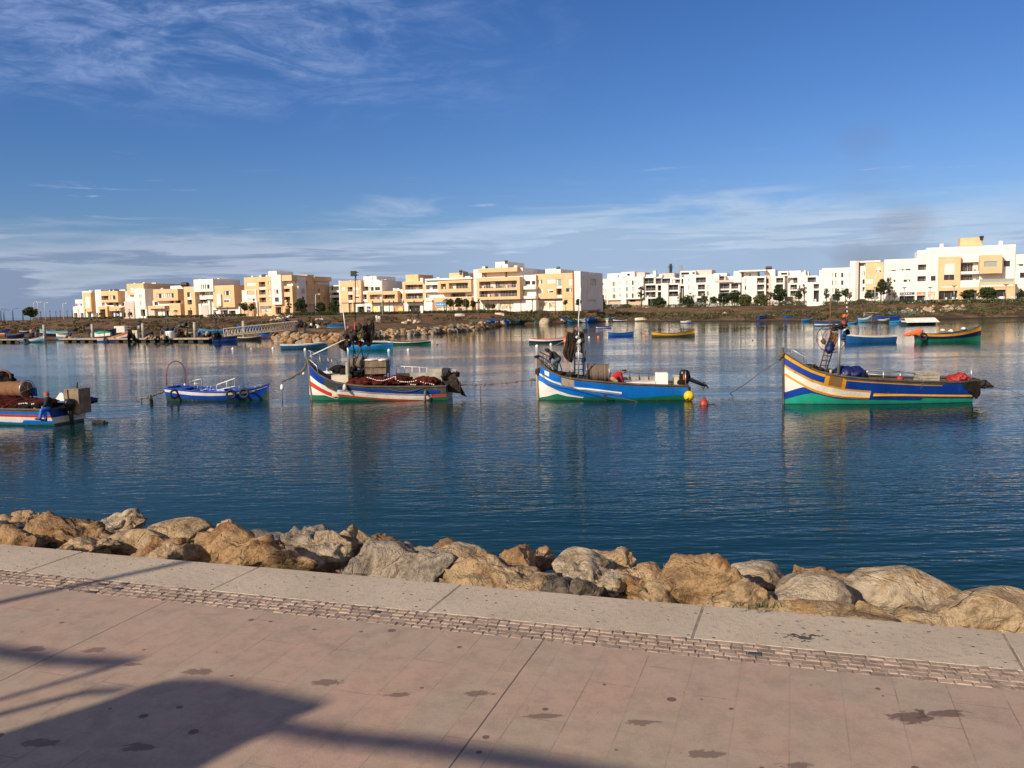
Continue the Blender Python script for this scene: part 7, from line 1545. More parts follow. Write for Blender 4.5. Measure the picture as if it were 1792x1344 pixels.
# ------------------------------------------------------------------ vegetation
def leafmat(name, c, v=0.35):
    m, t, bs = wmat(name); g = t.new('ShaderNodeNewGeometry'); n = t.noise(g.outputs['Position'], 0.9, 4, 0.7); ri = g.outputs['Random Per Island']
    k = t.mix(t.ramp(n, 0.35, 0.65), tuple(x*(1-v) for x in c), tuple(x*(1+v) for x in c)); k = t.mix(t.math('MULTIPLY', ri, 0.5), k, tuple(x*1.7 for x in c)); t.put(bs.inputs['Base Color'], k); bs.inputs['Roughness'].default_value = 0.7; bs.inputs['Specular IOR Level'].default_value = 0.2
leafmat('leaf_dark', (0.034, 0.052, 0.018), .5); leafmat('leaf_olive', (0.075, 0.078, 0.028), .5); leafmat('leaf_yellow', (0.16, 0.16, 0.03)); leafmat('scrub_leaf', (0.055, 0.052, 0.022)); leafmat('dry_leaf', (0.12, 0.085, 0.045)); mat('bark', (0.12, 0.085, 0.055), 0.9, var=0.3); mat('palm_bark', (0.14, 0.10, 0.07), 0.9, var=0.3)
def leaves(mb, c, r, n, size, rr, m=0, flat=1.0):
    for i in range(n):
        d = Vector((rr.gauss(0, 1), rr.gauss(0, 1), rr.gauss(0, 1))).normalized()*r*rr.uniform(.45, 1.0)**.6; d.z *= flat; p = Vector(c)+d
        u = Vector((rr.gauss(0, 1), rr.gauss(0, 1), rr.gauss(0, 1))).normalized(); v = u.orthogonal().normalized(); s_ = size*rr.uniform(.6, 1.3)
        mb.add([p-u*s_, p+v*s_*.6, p+u*s_, p-v*s_*.6], [(0, 1, 2, 3)], m)
def tree_mesh(seed, h, w_, m, trunk=.45, dens=1.0, airy=0.0):
    rr = random.Random(seed); tb = MB(); cr = MB(); th = h*trunk
    tb.tube([(0, 0, -.3), (w_*.02, 0, th*.5), (w_*.03, 0, th), (0, 0, h*.8)], [h*.035, h*.028, h*.022, h*.01], 7)
    n = int(9+5*dens)
    for i in range(n):
        a = i*2.4+rr.uniform(-.4, .4); q = (i+.5)/n; z = th+(h-th)*(.15+.75*q); r_ = w_/2*math.sqrt(max(.1, 1-(2*q-.85)**2))*.62
        r_ *= rr.uniform(.55, 1.3); z += rr.uniform(-.09, .09)*h; p = Vector((r_*math.cos(a), r_*math.sin(a), z)); tb.tube([(0, 0, th*.8+(z-th*.8)*.3), p*.5+Vector((0, 0, z*.42)), p], [h*.014, h*.01, h*.004], 5)
        leaves(cr, p, w_*.20*rr.uniform(.5, 1.4)*(1-airy*.35), int(64*dens*(1-airy*.45)), max(.13, w_*.062), rr, 0, .8)
    return tb.mesh('trunk', ['bark'], True), cr.mesh('crown', [m])
def put_tree(px, ybase, h_px, w_px, m, label, seed, dD=-6, trunk=.4, airy=0.0, dens=1.0, grp='trees in front of the far buildings', D=None):
    h_px *= 1.08; w_px *= 1.2; D = D or by(px)+dD; s_ = D/FPX; p = atY(px, ybase, D); rt = thing('tree', label, 'tree', (p.x, p.y, min(p.z, BASEZ)), 0, grp)
    top = (h_px*s_) + max(0, p.z-BASEZ)
    t_, c_ = tree_mesh(seed, top, w_px*s_, m, trunk, dens, airy)
    for nm, me in (('trunk', t_), ('crown', c_)): o = bpy.data.objects.new(nm, me); COL.objects.link(o); o.parent = rt
    return rt
def palm(px, ybase, h_px, label, dD=-6, crown=1.6):
    D = by(px)+dD; p = atY(px, ybase, D); h = h_px*D/FPX; rt = thing('palm_tree', label, 'palm', (p.x, p.y, BASEZ-.1), 0, 'palms in front of the far buildings'); mb = MB(); mb.tube([(0, 0, -.2), (.05, 0, h*.5), (0, 0, h*.86)], [.17, .13, .12], 7); mb.build('trunk', ['palm_bark'], rt, smooth=True)
    mb = MB(); rr = random.Random(int(px))
    for i in range(20):
        a = i*2.4; L_ = crown*rr.uniform(.7, 1.1); up = rr.uniform(.0, .9); pr = Vector((0, 0, h*.86))
        for k in range(5):
            q = (k+1)/5; nx = Vector((math.cos(a)*L_*q, math.sin(a)*L_*q, h*.86+L_*(up*q-1.0*q*q))); sd = Vector((-math.sin(a), math.cos(a), -.2))*.16*(1-q*.7); mb.quad(pr-sd, pr+sd, nx+sd*.8, nx-sd*.8); pr = nx
    mb.build('crown', ['leaf_dark'], rt)
TR = [(53, 557, 15, 21, 'leaf_dark', 'flat-topped umbrella tree alone near the left horizon', .45, 0, 1.6), (428, 549, 17, 13, 'leaf_dark', 'small tree left of the tall ochre apartment block', .4, 0, 1), (441, 548, 14, 12, 'leaf_dark', 'low spreading tree at the left foot of the tall ochre block', .5, 0, 1),
 (506, 549, 23, 10, 'leaf_olive', 'narrow olive tree by the shop corner of the tall ochre block', .35, .3, 1), (527, 550, 24, 19, 'leaf_dark', 'dense dark tree in front of the brown shaded side wall', .2, 0, 1.7), (562, 549, 18, 17, 'leaf_dark', 'dense dark tree at the right foot of the brown side wall', .2, 0, 1.4), (586, 549, 21, 17, 'leaf_dark', 'dark tree before the small balcony building in the gap', .2, 0, 1.4),
 (789, 545, 19, 13, 'leaf_dark', 'round tree under the blue shop sign, left of three', .45, 0, 1.5), (802, 545, 21, 15, 'leaf_dark', 'tallest round tree right of the blue shop sign', .45, 0, 1.6), (816, 545, 19, 13, 'leaf_dark', 'round tree next to the tallest round one near the blue sign', .45, 0, 1.5), (828, 545, 17, 11, 'leaf_dark', 'round tree at the corner of the ochre long-box building', .45, 0, 1.3),
 (853, 545, 13, 11, 'leaf_olive', 'small round tree before the pale shop window of the tallest building', .5, 0, 1), (863, 545, 11, 9, 'leaf_olive', 'very small tree right next to a lamp pole by the pale shop window', .5, .2, 1), (990, 539, 13, 9, 'leaf_dark', 'small scraggy tree against the ochre block beside the white end tower', .6, .5, .8), (1012, 537, 13, 10, 'leaf_dark', 'little ball tree in front of the grey end wall', .45, 0, 1.3),
 (1052, 541, 16, 17, 'leaf_dark', 'wide dark shrub-like tree in the gap before the all-white group', .1, 0, 1.6), (1122, 536, 34, 13, 'leaf_dark', 'tall airy pine-like tree before the first all-white building', .35, .5, 1.1), (1154, 537, 15, 22, 'leaf_dark', 'broad low dark tree under the loggias of the first all-white building', .1, 0, 1.8), (1190, 536, 21, 10, 'leaf_yellow', 'yellow-green young tree by the flagpoles of the all-white group', .4, .3, 1),
 (1202, 537, 16, 22, 'leaf_dark', 'dark broad bush-like tree right of the yellow-green young tree', .1, 0, 1.5), (1233, 536, 19, 12, 'leaf_olive', 'green tree in front of the middle all-white building', .25, 0, 1.4), (1249, 535, 14, 15, 'leaf_dark', 'low brownish tree next to the green one at the middle all-white building', .3, .3, 1), (1266, 535, 21, 20, 'leaf_dark', 'wide dark tree behind the T-shaped lamps, left one', .25, 0, 1.8), (1285, 535, 23, 20, 'leaf_dark', 'wide dark tree behind the T-shaped lamps, right one', .25, 0, 1.8),
 (1304, 534, 17, 22, 'leaf_olive', 'olive bush-like tree at the foot of the shaded white wall', .05, 0, 1.8), (1332, 534, 15, 22, 'leaf_olive', 'brown-green hedge-like tree in front of the right all-white building', .05, 0, 1.6), (1347, 533, 22, 12, 'dry_leaf', 'bare brownish tree left of the big dark conical one', .3, .4, 1), (1363, 533, 32, 22, 'leaf_dark', 'big dark conical tree before the right all-white building', .12, 0, 2.2),
 (1398, 532, 23, 12, 'leaf_dark', 'dark tree beside the small tan kiosk', .25, 0, 1.4), (1407, 531, 32, 15, 'dry_leaf', 'tall airy bare tree right of the small tan kiosk', .4, .7, .8), (1419, 531, 14, 10, 'dry_leaf', 'small airy tree at the right end of the all-white group', .4, .5, .8), (1436, 530, 21, 17, 'leaf_dark', 'dark tree at the left corner of the building with brown windows', .2, 0, 1.6), (1446, 530, 22, 10, 'leaf_dark', 'slim dark tree leaning beside the building with brown windows', .4, 0, 1.2),
 (1465, 529, 20, 14, 'leaf_dark', 'bushy dark tree below the brown windows, left of a pair', .2, 0, 1.5), (1479, 529, 22, 13, 'leaf_dark', 'round-crowned dark tree below the brown windows, right of a pair', .5, 0, 1.4), (1487, 529, 17, 10, 'dry_leaf', 'thin pale tree beside the white tower with a slot', .4, .6, .8), (1519, 528, 17, 13, 'leaf_dark', 'dark tree under the ochre panel', .4, .1, 1.3), (1530, 528, 17, 12, 'leaf_dark', 'dark low tree right under the ochre panel edge', .4, .1, 1.3),
 (1541, 528, 36, 20, 'leaf_dark', 'large dark ragged tree before the biggest white building', .35, .15, 2), (1555, 523, 34, 12, 'leaf_dark', 'leaning dark tree reaching up right of the large ragged one', .3, .1, 1.5), (1565, 526, 16, 10, 'dry_leaf', 'thin sapling left of the shopfronts of the biggest white building', .4, .5, .8),
 (1692, 527, 17, 20, 'leaf_dark', 'low wide tree on the cafe terrace between the two ochre parts', .35, .2, 1.6), (1728, 526, 19, 26, 'leaf_dark', 'wide flat dark tree shading the cafe at the right', .4, .1, 1.8), (1787, 526, 18, 13, 'leaf_dark', 'dark tree at the right edge beyond the cafe', .3, 0, 1.4)]
for i, (px, yb_, h_, w_, m_, lb, tk, ai, dn) in enumerate(TR): put_tree(px, yb_, h_, w_, m_, lb, 60+i, trunk=tk, airy=ai, dens=dn, dD=-9 if px < 1430 else -7)
for px, yb_, h_, lb in ((213.7, 556, 21, 'palm with a small dark head before the white attic-box building'), (421, 549, 26, 'ragged palm between two small trees left of the tall ochre block'), (781, 545, 27, 'palm standing left of the round trees by the blue sign'), (1213, 536, 23, 'palm before the flagpoles of the all-white group'), (1226-20, 537, 20, 'small palm beside the slot of the middle all-white building'), (308, 555, 15, 'short trimmed palm against the low ochre block'), (176, 556, 12, 'bushy low palm under the tall shuttered ochre tower')): palm(px, yb_, h_, lb)
# hedges
rr = random.Random(21)
for (a, b_, h_, lb) in ((130, 215, .8, 'low hedge along the left-end building'), (258, 355, .8, 'clipped hedge before the ochre box house'), (365, 430, .9, 'hedge in front of the white top-box building'), (488, 592, 1.0, 'hedge below the brown side wall'), (600, 735, .7, 'low hedge before the poster shopfronts'), (742, 832, .7, 'hedge under the round trees'), (838, 905, .9, 'hedge before the pale shop windows'), (912, 958, 1.2, 'dense clipped hedge right of the pale shop windows'), (982, 1022, 1.3, 'dark hedge below the ochre block and its white end tower'), (1046, 1240, 1.1, 'long uneven hedge before the first all-white building'), (1240, 1425, 1.4, 'long overgrown hedge before the other all-white buildings'), (1432, 1560, 1.0, 'hedge below the building with brown windows'), (1560, 1800, 1.0, 'hedge along the cafe terrace')):
    mb = MB(); px = a; Dd = -11; o0 = land_at(a, by(a)/hdir(a).y-11)
    while px < b_:
        D = (by(px)-11)/hdir(px).y; p = land_at(px, D)-o0; leaves(mb, p+Vector((0, rr.uniform(-.4, .4), h_*.45+.1)), h_*.62*rr.uniform(.8, 1.35), 34, .17, rr, 0, .85); px += 1.5*h_
    tag(mb.build('hedge', ['leaf_dark' if (a//50) % 2 else 'leaf_olive'], None, loc=o0), lb, 'hedge', 'hedges in front of the far buildings')
# scrub on the bank
mb = MB(); rr = random.Random(5)
for i in range(1500):
    px = rr.uniform(880, 1800) if i < 1000 else (rr.uniform(-60, 480) if i < 1400 else rr.uniform(480, 880)); s = shoreD(px); bd = bldD(px)
    q = rr.betavariate(1.3, 2.0)*.55+.02 if px > 880 else rr.uniform(.12, .75)
    if px > 1500: q = rr.betavariate(1.2, 1.2)*.85+.02
    if 480 <= px <= 880: q = rr.uniform(.3, .7)
    if mnoise.noise(Vector((px*.02, q*4, 3))) < (-.25 if px > 880 else -.12): continue
    p = land_at(px, s+(bd-s)*q); r_ = rr.uniform(.5, 1.35) if px > 880 else rr.uniform(.35, .95)
    leaves(mb, p+Vector((0, 0, r_*.2)), r_, int(30+20*r_), .20, rr, rr.choice((0, 0, 1, 2) if px > 880 else (0, 1, 2, 2)), .55)
o_ = mb.build('scrub', ['scrub_leaf', 'leaf_olive', 'dry_leaf'], None); o_['kind'] = 'stuff'; tag(o_, 'low dark scrub covering the bank above the waterline', 'scrub')
# ------------------------------------------------------------------ posts, lamps
mat('lamp_white', (0.62, 0.62, 0.62), 0.5); mat('lamp_dark', (0.05, 0.05, 0.055), 0.6); mat('torch_wood', (0.09, 0.065, 0.045), 0.8)
def lamp(kind, px, ytop, ybase, label, grp, dD=-10, D=None):
    D = D or by(px)+dD; t_ = atY(px, ytop, D); p = Vector((t_.x, t_.y, landz(px, D/hdir(px).y)-.1)); h = t_.z-p.z; rt = thing('street_lamp' if kind != 'torch' else 'garden_lamp', label, 'street lamp', p, 0, grp); mb = MB()
    if kind == 'torch':
        mb.tube([(0, 0, 0), (0, 0, h*.84)], [.14, .09], 6); mb.build('pole', ['torch_wood'], rt, smooth=True); mb = MB(); mb.lathe([(.05, h*.84), (.16, h*.87), (.19, h*.93), (.12, h*.98), (.03, h)], 8); mb.build('lantern', ['lamp_dark'], rt)
    elif kind == 'white':
        mb.tube([(0, 0, 0), (0, 0, h*.97), (.25, 0, h), (1.0, 0, h*1.01)], [.16, .10, .07, .05], 6); mb.build('pole', ['lamp_white'], rt, smooth=True); mb = MB(); mb.blob((1.2, 0, h), .38, .2, .16, 1, 0, 1, 2); mb.build('lamp_head', ['steel_white'], rt, smooth=True)
    elif kind == 'curve':
        mb.tube([(0, 0, 0), (0, 0, h*.8), (.15, 0, h*.93), (.8, 0, h), (1.7, 0, h*1.0)], [.13, .09, .07, .06, .05], 6); mb.tube([(-.3, 0, 0), (-.3, 0, h*.72), (-.2, 0, h*.8)], .07, 5); mb.build('pole', ['lamp_dark'], rt, smooth=True); mb = MB(); mb.box(1.5, 2.1, -.12, .12, h*.98, h*1.03); mb.build('lamp_head', ['lamp_dark'], rt)
    elif kind == 'disc':
        mb.tube([(0, 0, 0), (0, 0, h*.97)], [.09, .07], 6); mb.build('pole', ['galvanised'], rt, smooth=True); mb = MB(); mb.lathe([(.05, h*.93), (.6, h*.985), (.62, h), (.05, h*1.02)], 12); mb.build('lamp_head', ['galvanised'], rt)
    elif kind == 'tee':
        mb.tube([(0, 0, 0), (0, 0, h)], [.12, .08], 6); mb.build('pole', ['galvanised'], rt, smooth=True)
        for sg in (-1, 1): mb = MB(); mb.tube([(0, 0, h), (sg*1.3, 0, h+.05)], .06, 5); mb.box(sg*1.3-.35, sg*1.3+.35, -.15, .15, h, h+.12); mb.build('lamp_head', ['steel_white'], rt)
    return rt
for i, px in enumerate((137.7, 149.5, 180.6, 203, 225.8, 283.3, 333.5, 386, 398, 636.7, 652, 670.7, 681, 688.7, 705.5, 724.6, 741, 757, 777, 793, 815, 836.5, 853.6, 872.8, 892.4, 911.4, 931.7, 950, 971.5)):
    hb = 556.5-(px-130)*.0165 if px < 600 else 547.5-(px-600)*.011; lamp('torch', px, hb-(15 if px < 600 else 21), hb, 'dark tapered garden lamp pole standing in the row before the far buildings', 'garden lamp poles before the far buildings', -12)
for px, yt, lb, k_ in ((59, 528.5, 'tall white street lamp without visible head, first at the left', 'white'), (66, 529, 'tall white street lamp behind the umbrella tree', 'white'), (78, 530, 'tall white street lamp right of the umbrella tree', 'white'), (110, 531, 'tall white street lamp nearest the left-end building', 'white'), (1, 541, 'curved dark street lamp at the left frame edge', 'curve'), (6.5, 543, 'curved dark street lamp, second from the left edge', 'curve'), (22, 540, 'curved dark street lamp left of the umbrella tree, standing free', 'curve'), (39.5, 540, 'curved dark street lamp just left of the umbrella tree', 'curve')): lamp(k_, px, yt, 557, lb, 'street lamps at the left', 0, 335)
for px in (66.5, 71, 87, 97.5, 105, 117, 126): lamp('torch', px, 543+(px % 3), 557, 'thin dark lamp post in the row right of the umbrella tree', 'thin dark posts near the left horizon', 0, 338)
lamp('white', 552, 515, 548, 'pale street lamp before the brown shaded side wall', 'street lamps before the buildings', -9); lamp('white', 667.5, 489.5, 551, 'tall white street lamp before the penthouse with the gable wall', 'street lamps before the buildings', -16); lamp('torch', 838.2, 522, 556, 'tall dark lamp pole standing in the scrub before the tallest building', 'street lamps before the buildings', -22)
lamp('tee', 1264.5, 512.5, 534, 'T-shaped double lamp, left of two before the wide dark trees', 'street lamps before the buildings'); lamp('tee', 1281.8, 511.5, 534, 'T-shaped double lamp, right of two before the wide dark trees', 'street lamps before the buildings'); lamp('white', 1532, 480.5, 528, 'tall street lamp before the ochre panel', 'street lamps before the buildings')
for px, yt, lb in ((1582.7, 503, 'disc-topped lamp left on the cafe terrace'), (1627.7, 502.5, 'disc-topped lamp in the middle of the white shop front'), (1670, 500, 'disc-topped lamp before the tall ochre box'), (1760.7, 498, 'disc-topped lamp at the right part of the cafe')): lamp('disc', px, yt, 527, lb, 'disc-topped lamps on the cafe terrace', -9)
lamp('disc', 1139, 511, 538, 'slim lamp before the loggias of the first all-white building', 'street lamps before the buildings'); lamp('disc', 1352.5, 515, 534, 'slim lamp left of the big conical tree', 'street lamps before the buildings'); lamp('disc', 1208, 513, 536, 'slim lamp before the slot of the middle all-white building', 'street lamps before the buildings')
for k, px in enumerate((1188.5, 1194, 1205.5)):
    D = 300; t_ = atY(px, 502+k*3, D); mb = MB(); mb.tube([(0, 0, 0), (0, 0, t_.z-BASEZ)], .10, 6); mb.blob((0, 0, t_.z-BASEZ), .14, .14, .14, 1, 0, 1, 1); tag(mb.build('flagpole', ['steel_white'], None, smooth=True, loc=(t_.x, t_.y, BASEZ)), 'white flagpole in the group of three before the all-white buildings', 'flagpole', 'three white flagpoles')
# disguised telecom tree behind the white group
D = 420; base = atY(1174, 545, D); t_ = atY(1174, 462, D); h = t_.z-BASEZ; rt = thing('telecom_mast', 'dark green mast disguised as a tree above the all-white roofs', 'mast', (base.x, base.y, BASEZ)); mb = MB(); mb.tube([(0, 0, 0), (0, 0, h)], [.9, .55], 10); mb.build('pole', ['lamp_dark'], rt, smooth=True)
mat('mast_green', (0.02, 0.06, 0.05), 0.7); mb = MB(); rr = random.Random(2)
for i in range(150):
    a = rr.uniform(0, 6.28); z = h-rr.uniform(0, 4.2); L_ = (.7+1.3*(1-abs(z-(h-2.3))/2.3)); L_ *= rr.uniform(.7, 1.2); d = Vector((math.cos(a), math.sin(a), rr.uniform(.1, .6))); sd = Vector((-math.sin(a), math.cos(a), 0))*.16; p = Vector((0, 0, z)); mb.quad(p-sd, p+sd, p+d*L_+sd*.3, p+d*L_-sd*.3)
for i in range(26):
    a = i*2.4; d = Vector((math.cos(a), math.sin(a), .15)); p = Vector((0, 0, h-4.3-(i % 3)*.3)); sd = Vector((-math.sin(a), math.cos(a), 0))*.15; mb.quad(p-sd, p+sd, p+d*2.9+sd*.2, p+d*2.9-sd*.2)
mb.build('crown', ['mast_green'], rt)
# ------------------------------------------------------------------ rowing boats, afloat and on the bank
OCC = {}
def rowboat(label, xb, xs, yw, yb_, ym, ys, cols, inner='mid_blue_paint', stripe=.3, low=.35, yaw=0.0, land=False, tilt=0.0, group=None, beam=None, thw=2, tr=.75, zoff=-.05, name='rowing_boat'):
    """xb, xs: photo x of bow and stern; yw waterline (or ground line); yb_, ym, ys: gunwale y at bow, middle, stern"""
    b = Boat(name, label, 'boat', (xb+xs)/2, yw-(1.2 if not land else 0), R(yaw), (0, 0, 1), group, z=0.4 if land else None, z_off=zoff if land else 0)
    x0 = b.L(xb, yb_, 0).x; x1 = b.L(xs, ys, 0).x; Ln = abs(x1-x0); Bm = beam or max(1.1, Ln*.30); b.shape(Bm, x0, x1, tr, .5, 2.2)
    zb, zm, zs = b.L(xb, yb_, 0).z, b.L((xb+xs)/2, ym, -Bm/2).z, b.L(xs, ys, -Bm/2*tr).z
    z0 = 0.0; zb, zm, zs = max(zb, .35), max(zm, .3), max(zs, .3)
    if land:
        cap = max(.45, min(.75, Ln*.15)); ex = max(0, zm-cap); zm -= ex; zb = min(zb-ex, zm+.55); zs = min(max(zm+.02, zs-ex), zm+.3); b.root.location[2] += ex*.35
    def g(k0, k1):
        pts = []
        for i in range(9):
            q = i/8; z = (zb*(1-q)*(1-2*q)+zm*4*q*(1-q)+zs*q*(2*q-1)) if True else 0
            pts.append((x0+(x1-x0)*q, z*k0+k1))
        return pts
    G_ = g(1, 0); A_ = g(1-stripe, 0); Bc = g(low, 0)
    b.hull([G_, A_, Bc, [(min(x0, x1)-1, .02), (max(x0, x1)+1, .02)]], lambda i, x: min(i, 3) if i < 3 else 2, [cols[0], cols[1], cols[2]], ns=20, inner=inner, floor=min(.12, zm*.3), wall=.04)
    b.gunwale(cols[3] if len(cols) > 3 else cols[0], .07, .03, .02)
    for i in range(thw):
        x = x0+(x1-x0)*(.42+.32*i); y = b.hb(x)-.05; z = b.gz(x)-.10; mb = MB(); mb.box(x-.12, x+.12, -y, y, z-.03, z); mb.build('seat', [inner], b.root)
    b.root.rotation_euler = (tilt, 0, b.yaw); return b
AF = 'small boats moored on the water'
bl, mb_, wh, nv, lb_, tl, bo = 'blue_paint', 'mid_blue_paint', 'white_paint', 'navy_paint', 'light_blue_paint', 'teal_paint', 'hull_bottom'
rowboat('teal-blue rowing boat with white gunwale, left of the mast of the boat with black flags', 573, 492, 611.5, 598, 602.5, 603, (wh, 'teal_blue' if False else mb_, bo, wh), nv, .22, .2, 4, group=AF)
rowboat('navy rowing boat with white rail, partly hidden behind the large black flag', 600, 684, 606, 594, 597, 598, (wh, nv, bo, wh), nv, .2, .2, 3, group=AF)
rowboat('bright blue open boat with a white fender, directly behind the black-flag mast', 687, 606, 614, 599, 605, 604, (lb_, 'bright_blue_paint', 'green_paint', lb_), lb_, .25, .25, -6, group=AF)
rowboat('long dark green boat with a white side and pointed bow, alone near the groyne', 754, 678, 604.5, 593.5, 598, 596.5, (wh, nv, 'green_paint', 'dark_wood'), 'dark_wood', .35, .3, -3, group=AF)
b_ = rowboat('navy boat with a white and red stripe moored left of the tall brown-black flag', 993, 926, 602, 588.5, 594, 592, (wh, nv, bo, 'red_paint'), 'tan_render', .42, .2, -5, group=AF)
mb = MB(); c = b_.L(989, 596, -.5); mb.blob((0, 0, 0), .2, .2, .34, 3, .2, 2, 3); tag(mb.build('orange_float', ['orange_cloth'], None, smooth=True, loc=b_.W(c)), 'faded orange float bundle at the bow of the navy white-and-red-striped boat', 'float')
rowboat('tiny white and blue boat, farthest afloat right of the middle mast', 1070, 1043, 575.5, 569, 572, 571, (bl, wh, bl, bl), bl, .4, .3, 0, group=AF)
rowboat('medium blue boat with upturned dark motor, between orange buoys', 1064, 1108, 589.5, 581, 583, 580.5, (mb_, mb_, bl, mb_), mb_, .3, .3, 0, group=AF); 
b_ = rowboat('long dark boat with a yellow upper side, right of the medium blue boat', 1216, 1141, 590.5, 576, 583.5, 580.5, ('yellow_paint', 'grey_green_paint', bo, 'dark_wood'), 'grey_green_paint', .55, .2, -3, group=AF)
rowboat("plain deep blue boat with a white rail, behind the blue and yellow boat's mast", 1478, 1564, 600.5, 584.5, 589, 587.5, (wh, mb_, mb_, wh), 'dark_wood', .14, .3, 5, group=AF, tr=.9)
b_ = rowboat('black boat with yellow band, sea-green bottom and an orange-wrapped motor at the right', 1717, 1604, 598.5, 570, 584, 582.5, ('yellow_paint', nv, 'green_paint', 'dark_wood'), nv, .30, .36, -4, group=AF)
mb = MB(); c = b_.L(1607, 581, -.3)
for k, (dx_, dz_, r_) in enumerate(((0, .0, .42), (-.45, -.1, .32), (-.9, -.22, .26), (-1.2, -.25, .2))): mb.blob((c.x+dx_, c.y, c.z+dz_), r_*1.1, r_*.8, r_*.8, k, .15, 2, 3)
mb.build('wrapped_motor', ['orange_cloth'], b_.root, smooth=True); v = b_.near(1615, 589); tyre(b_, 'black tyre on the side of the black boat with yellow band', b_.W(v+Vector((0, -.12, 0))), b_.yaw, 0, .33, .09)
mb = MB(); [mb.blob(b_.L(x_, y_, 0), .25, .3, .16, x_, .2, 2, 2) for x_, y_ in ((1650, 578), (1664, 579), (1686, 575))]; mb.build('stowed_gear', ['white_cloth'], b_.root, smooth=True)
MO = 'small boats moored along the far bank'
rowboat('blue and white boat with dark inside at the far bank, left of the striped pole', 1484, 1427, 571.5, 561, 563.5, 563, (mb_, wh, mb_, mb_), nv, .5, .25, 2, group=MO)
rowboat('low pale blue boat just right of the striped pole at the far bank', 1500, 1482, 568.5, 563, 565, 564, (lb_, mb_, lb_), lb_, .3, .3, 0, group=MO)
b_ = rowboat('black and white boat under a flat purple-white canopy at the far bank', 1638, 1580, 569.8, 562, 563, 561, (wh, nv, bo, wh), nv, .35, .25, 0, group=MO); mb = MB(); a, c = b_.L(1580.5, 556.5, 0), b_.L(1633, 558, 0)
mb.add([(a.x, -1.3, a.z-.75), (c.x+.5, -1.3, a.z-.75), (c.x, -.5, a.z), (a.x, -.5, a.z), (a.x, 1.3, a.z-.2), (c.x, 1.3, a.z-.2)], [(0, 1, 2, 3), (3, 2, 5, 4)]); o_ = mb.build('canopy', ['white_paint'], b_.root); o_.modifiers.new('s', 'SOLIDIFY').thickness = .06
rowboat('small light blue boat touching the left end of the canopied boat', 1580, 1558, 568.5, 560, 562, 562, (lb_, mb_, lb_), lb_, .35, .4, 0, group=MO)
rowboat('greenish-grey boat among the blue ones at the far bank', 1557, 1538, 566, 557, 559, 559, ('cream_paint', 'grey_green_paint', bo), 'grey_green_paint', .3, .3, 0, group=MO); rowboat('dark blue long boat lying behind the greenish-grey one', 1531, 1573, 560, 552, 554.5, 555, (bl, bl, mb_), bl, .4, .2, 0, group=MO, land=True)
rowboat('sky-blue boat with raised bow in the middle of the right cluster', 1526, 1503, 562, 549.5, 555, 557, (wh, lb_, lb_), lb_, .3, .3, 0, group=MO, land=True); rowboat('mid-blue boat low in the right cluster, next to the sky-blue one', 1500, 1522, 560, 553, 554.5, 553.5, (mb_, mb_, mb_), mb_, .3, .3, 0, group=MO, land=True)
ON = 'boats lying on the far bank'
rowboat('grey upturned-looking boat on top of the right cluster', 1535, 1512, 552.5, 546, 548, 549, ('cream_paint', 'grey_green_paint', 'cream_paint'), 'grey_green_paint', .3, .3, 0, land=True, tilt=R(25), group=ON); rowboat('pale aqua boat lying long on the grass right of the round one', 1603, 1574, 549.5, 545, 546, 546, ('aqua_paint', 'aqua_paint', 'aqua_paint'), 'aqua_paint', .3, .3, 0, land=True, group=ON)
rowboat('pale aqua boat tilted up and seen round, on the grass', 1568, 1556, 551, 543, 545, 545, ('aqua_paint', 'teal_paint', 'aqua_paint'), 'grey_green_paint', .3, .3, 12, land=True, tilt=R(28), group=ON)
rowboat('dark blue tilted boat with a white motor alone on the green bank', 1345, 1327, 558, 549, 552, 555, (mb_, bl, bl), nv, .3, .3, 25, land=True, tilt=R(20), group=ON); rowboat('blue boat with a pink nose half in the scrub', 1371, 1388, 557, 552, 553.5, 555, ('mid_blue_paint', mb_, bl), mb_, .3, .3, 10, land=True, group=ON)
rowboat('light and dark blue boat at the waterline left of the long blue and white one', 1422, 1404, 563.5, 554.5, 557, 558, (lb_, mb_, mb_), nv, .3, .3, 12, land=True, group=ON); rowboat('cream dinghy tipped over on the bank', 1111, 1131, 560, 556.5, 557, 557.5, ('cream_paint', 'cream_paint', 'cream_paint'), 'cream_paint', .3, .3, 0, land=True, tilt=R(-25), group=ON)
rowboat('white and blue boat at the waterline under the middle white building', 1209, 1191.5, 566.8, 560, 562, 562, (wh, wh, bl), mb_, .45, .3, 0, group=MO)
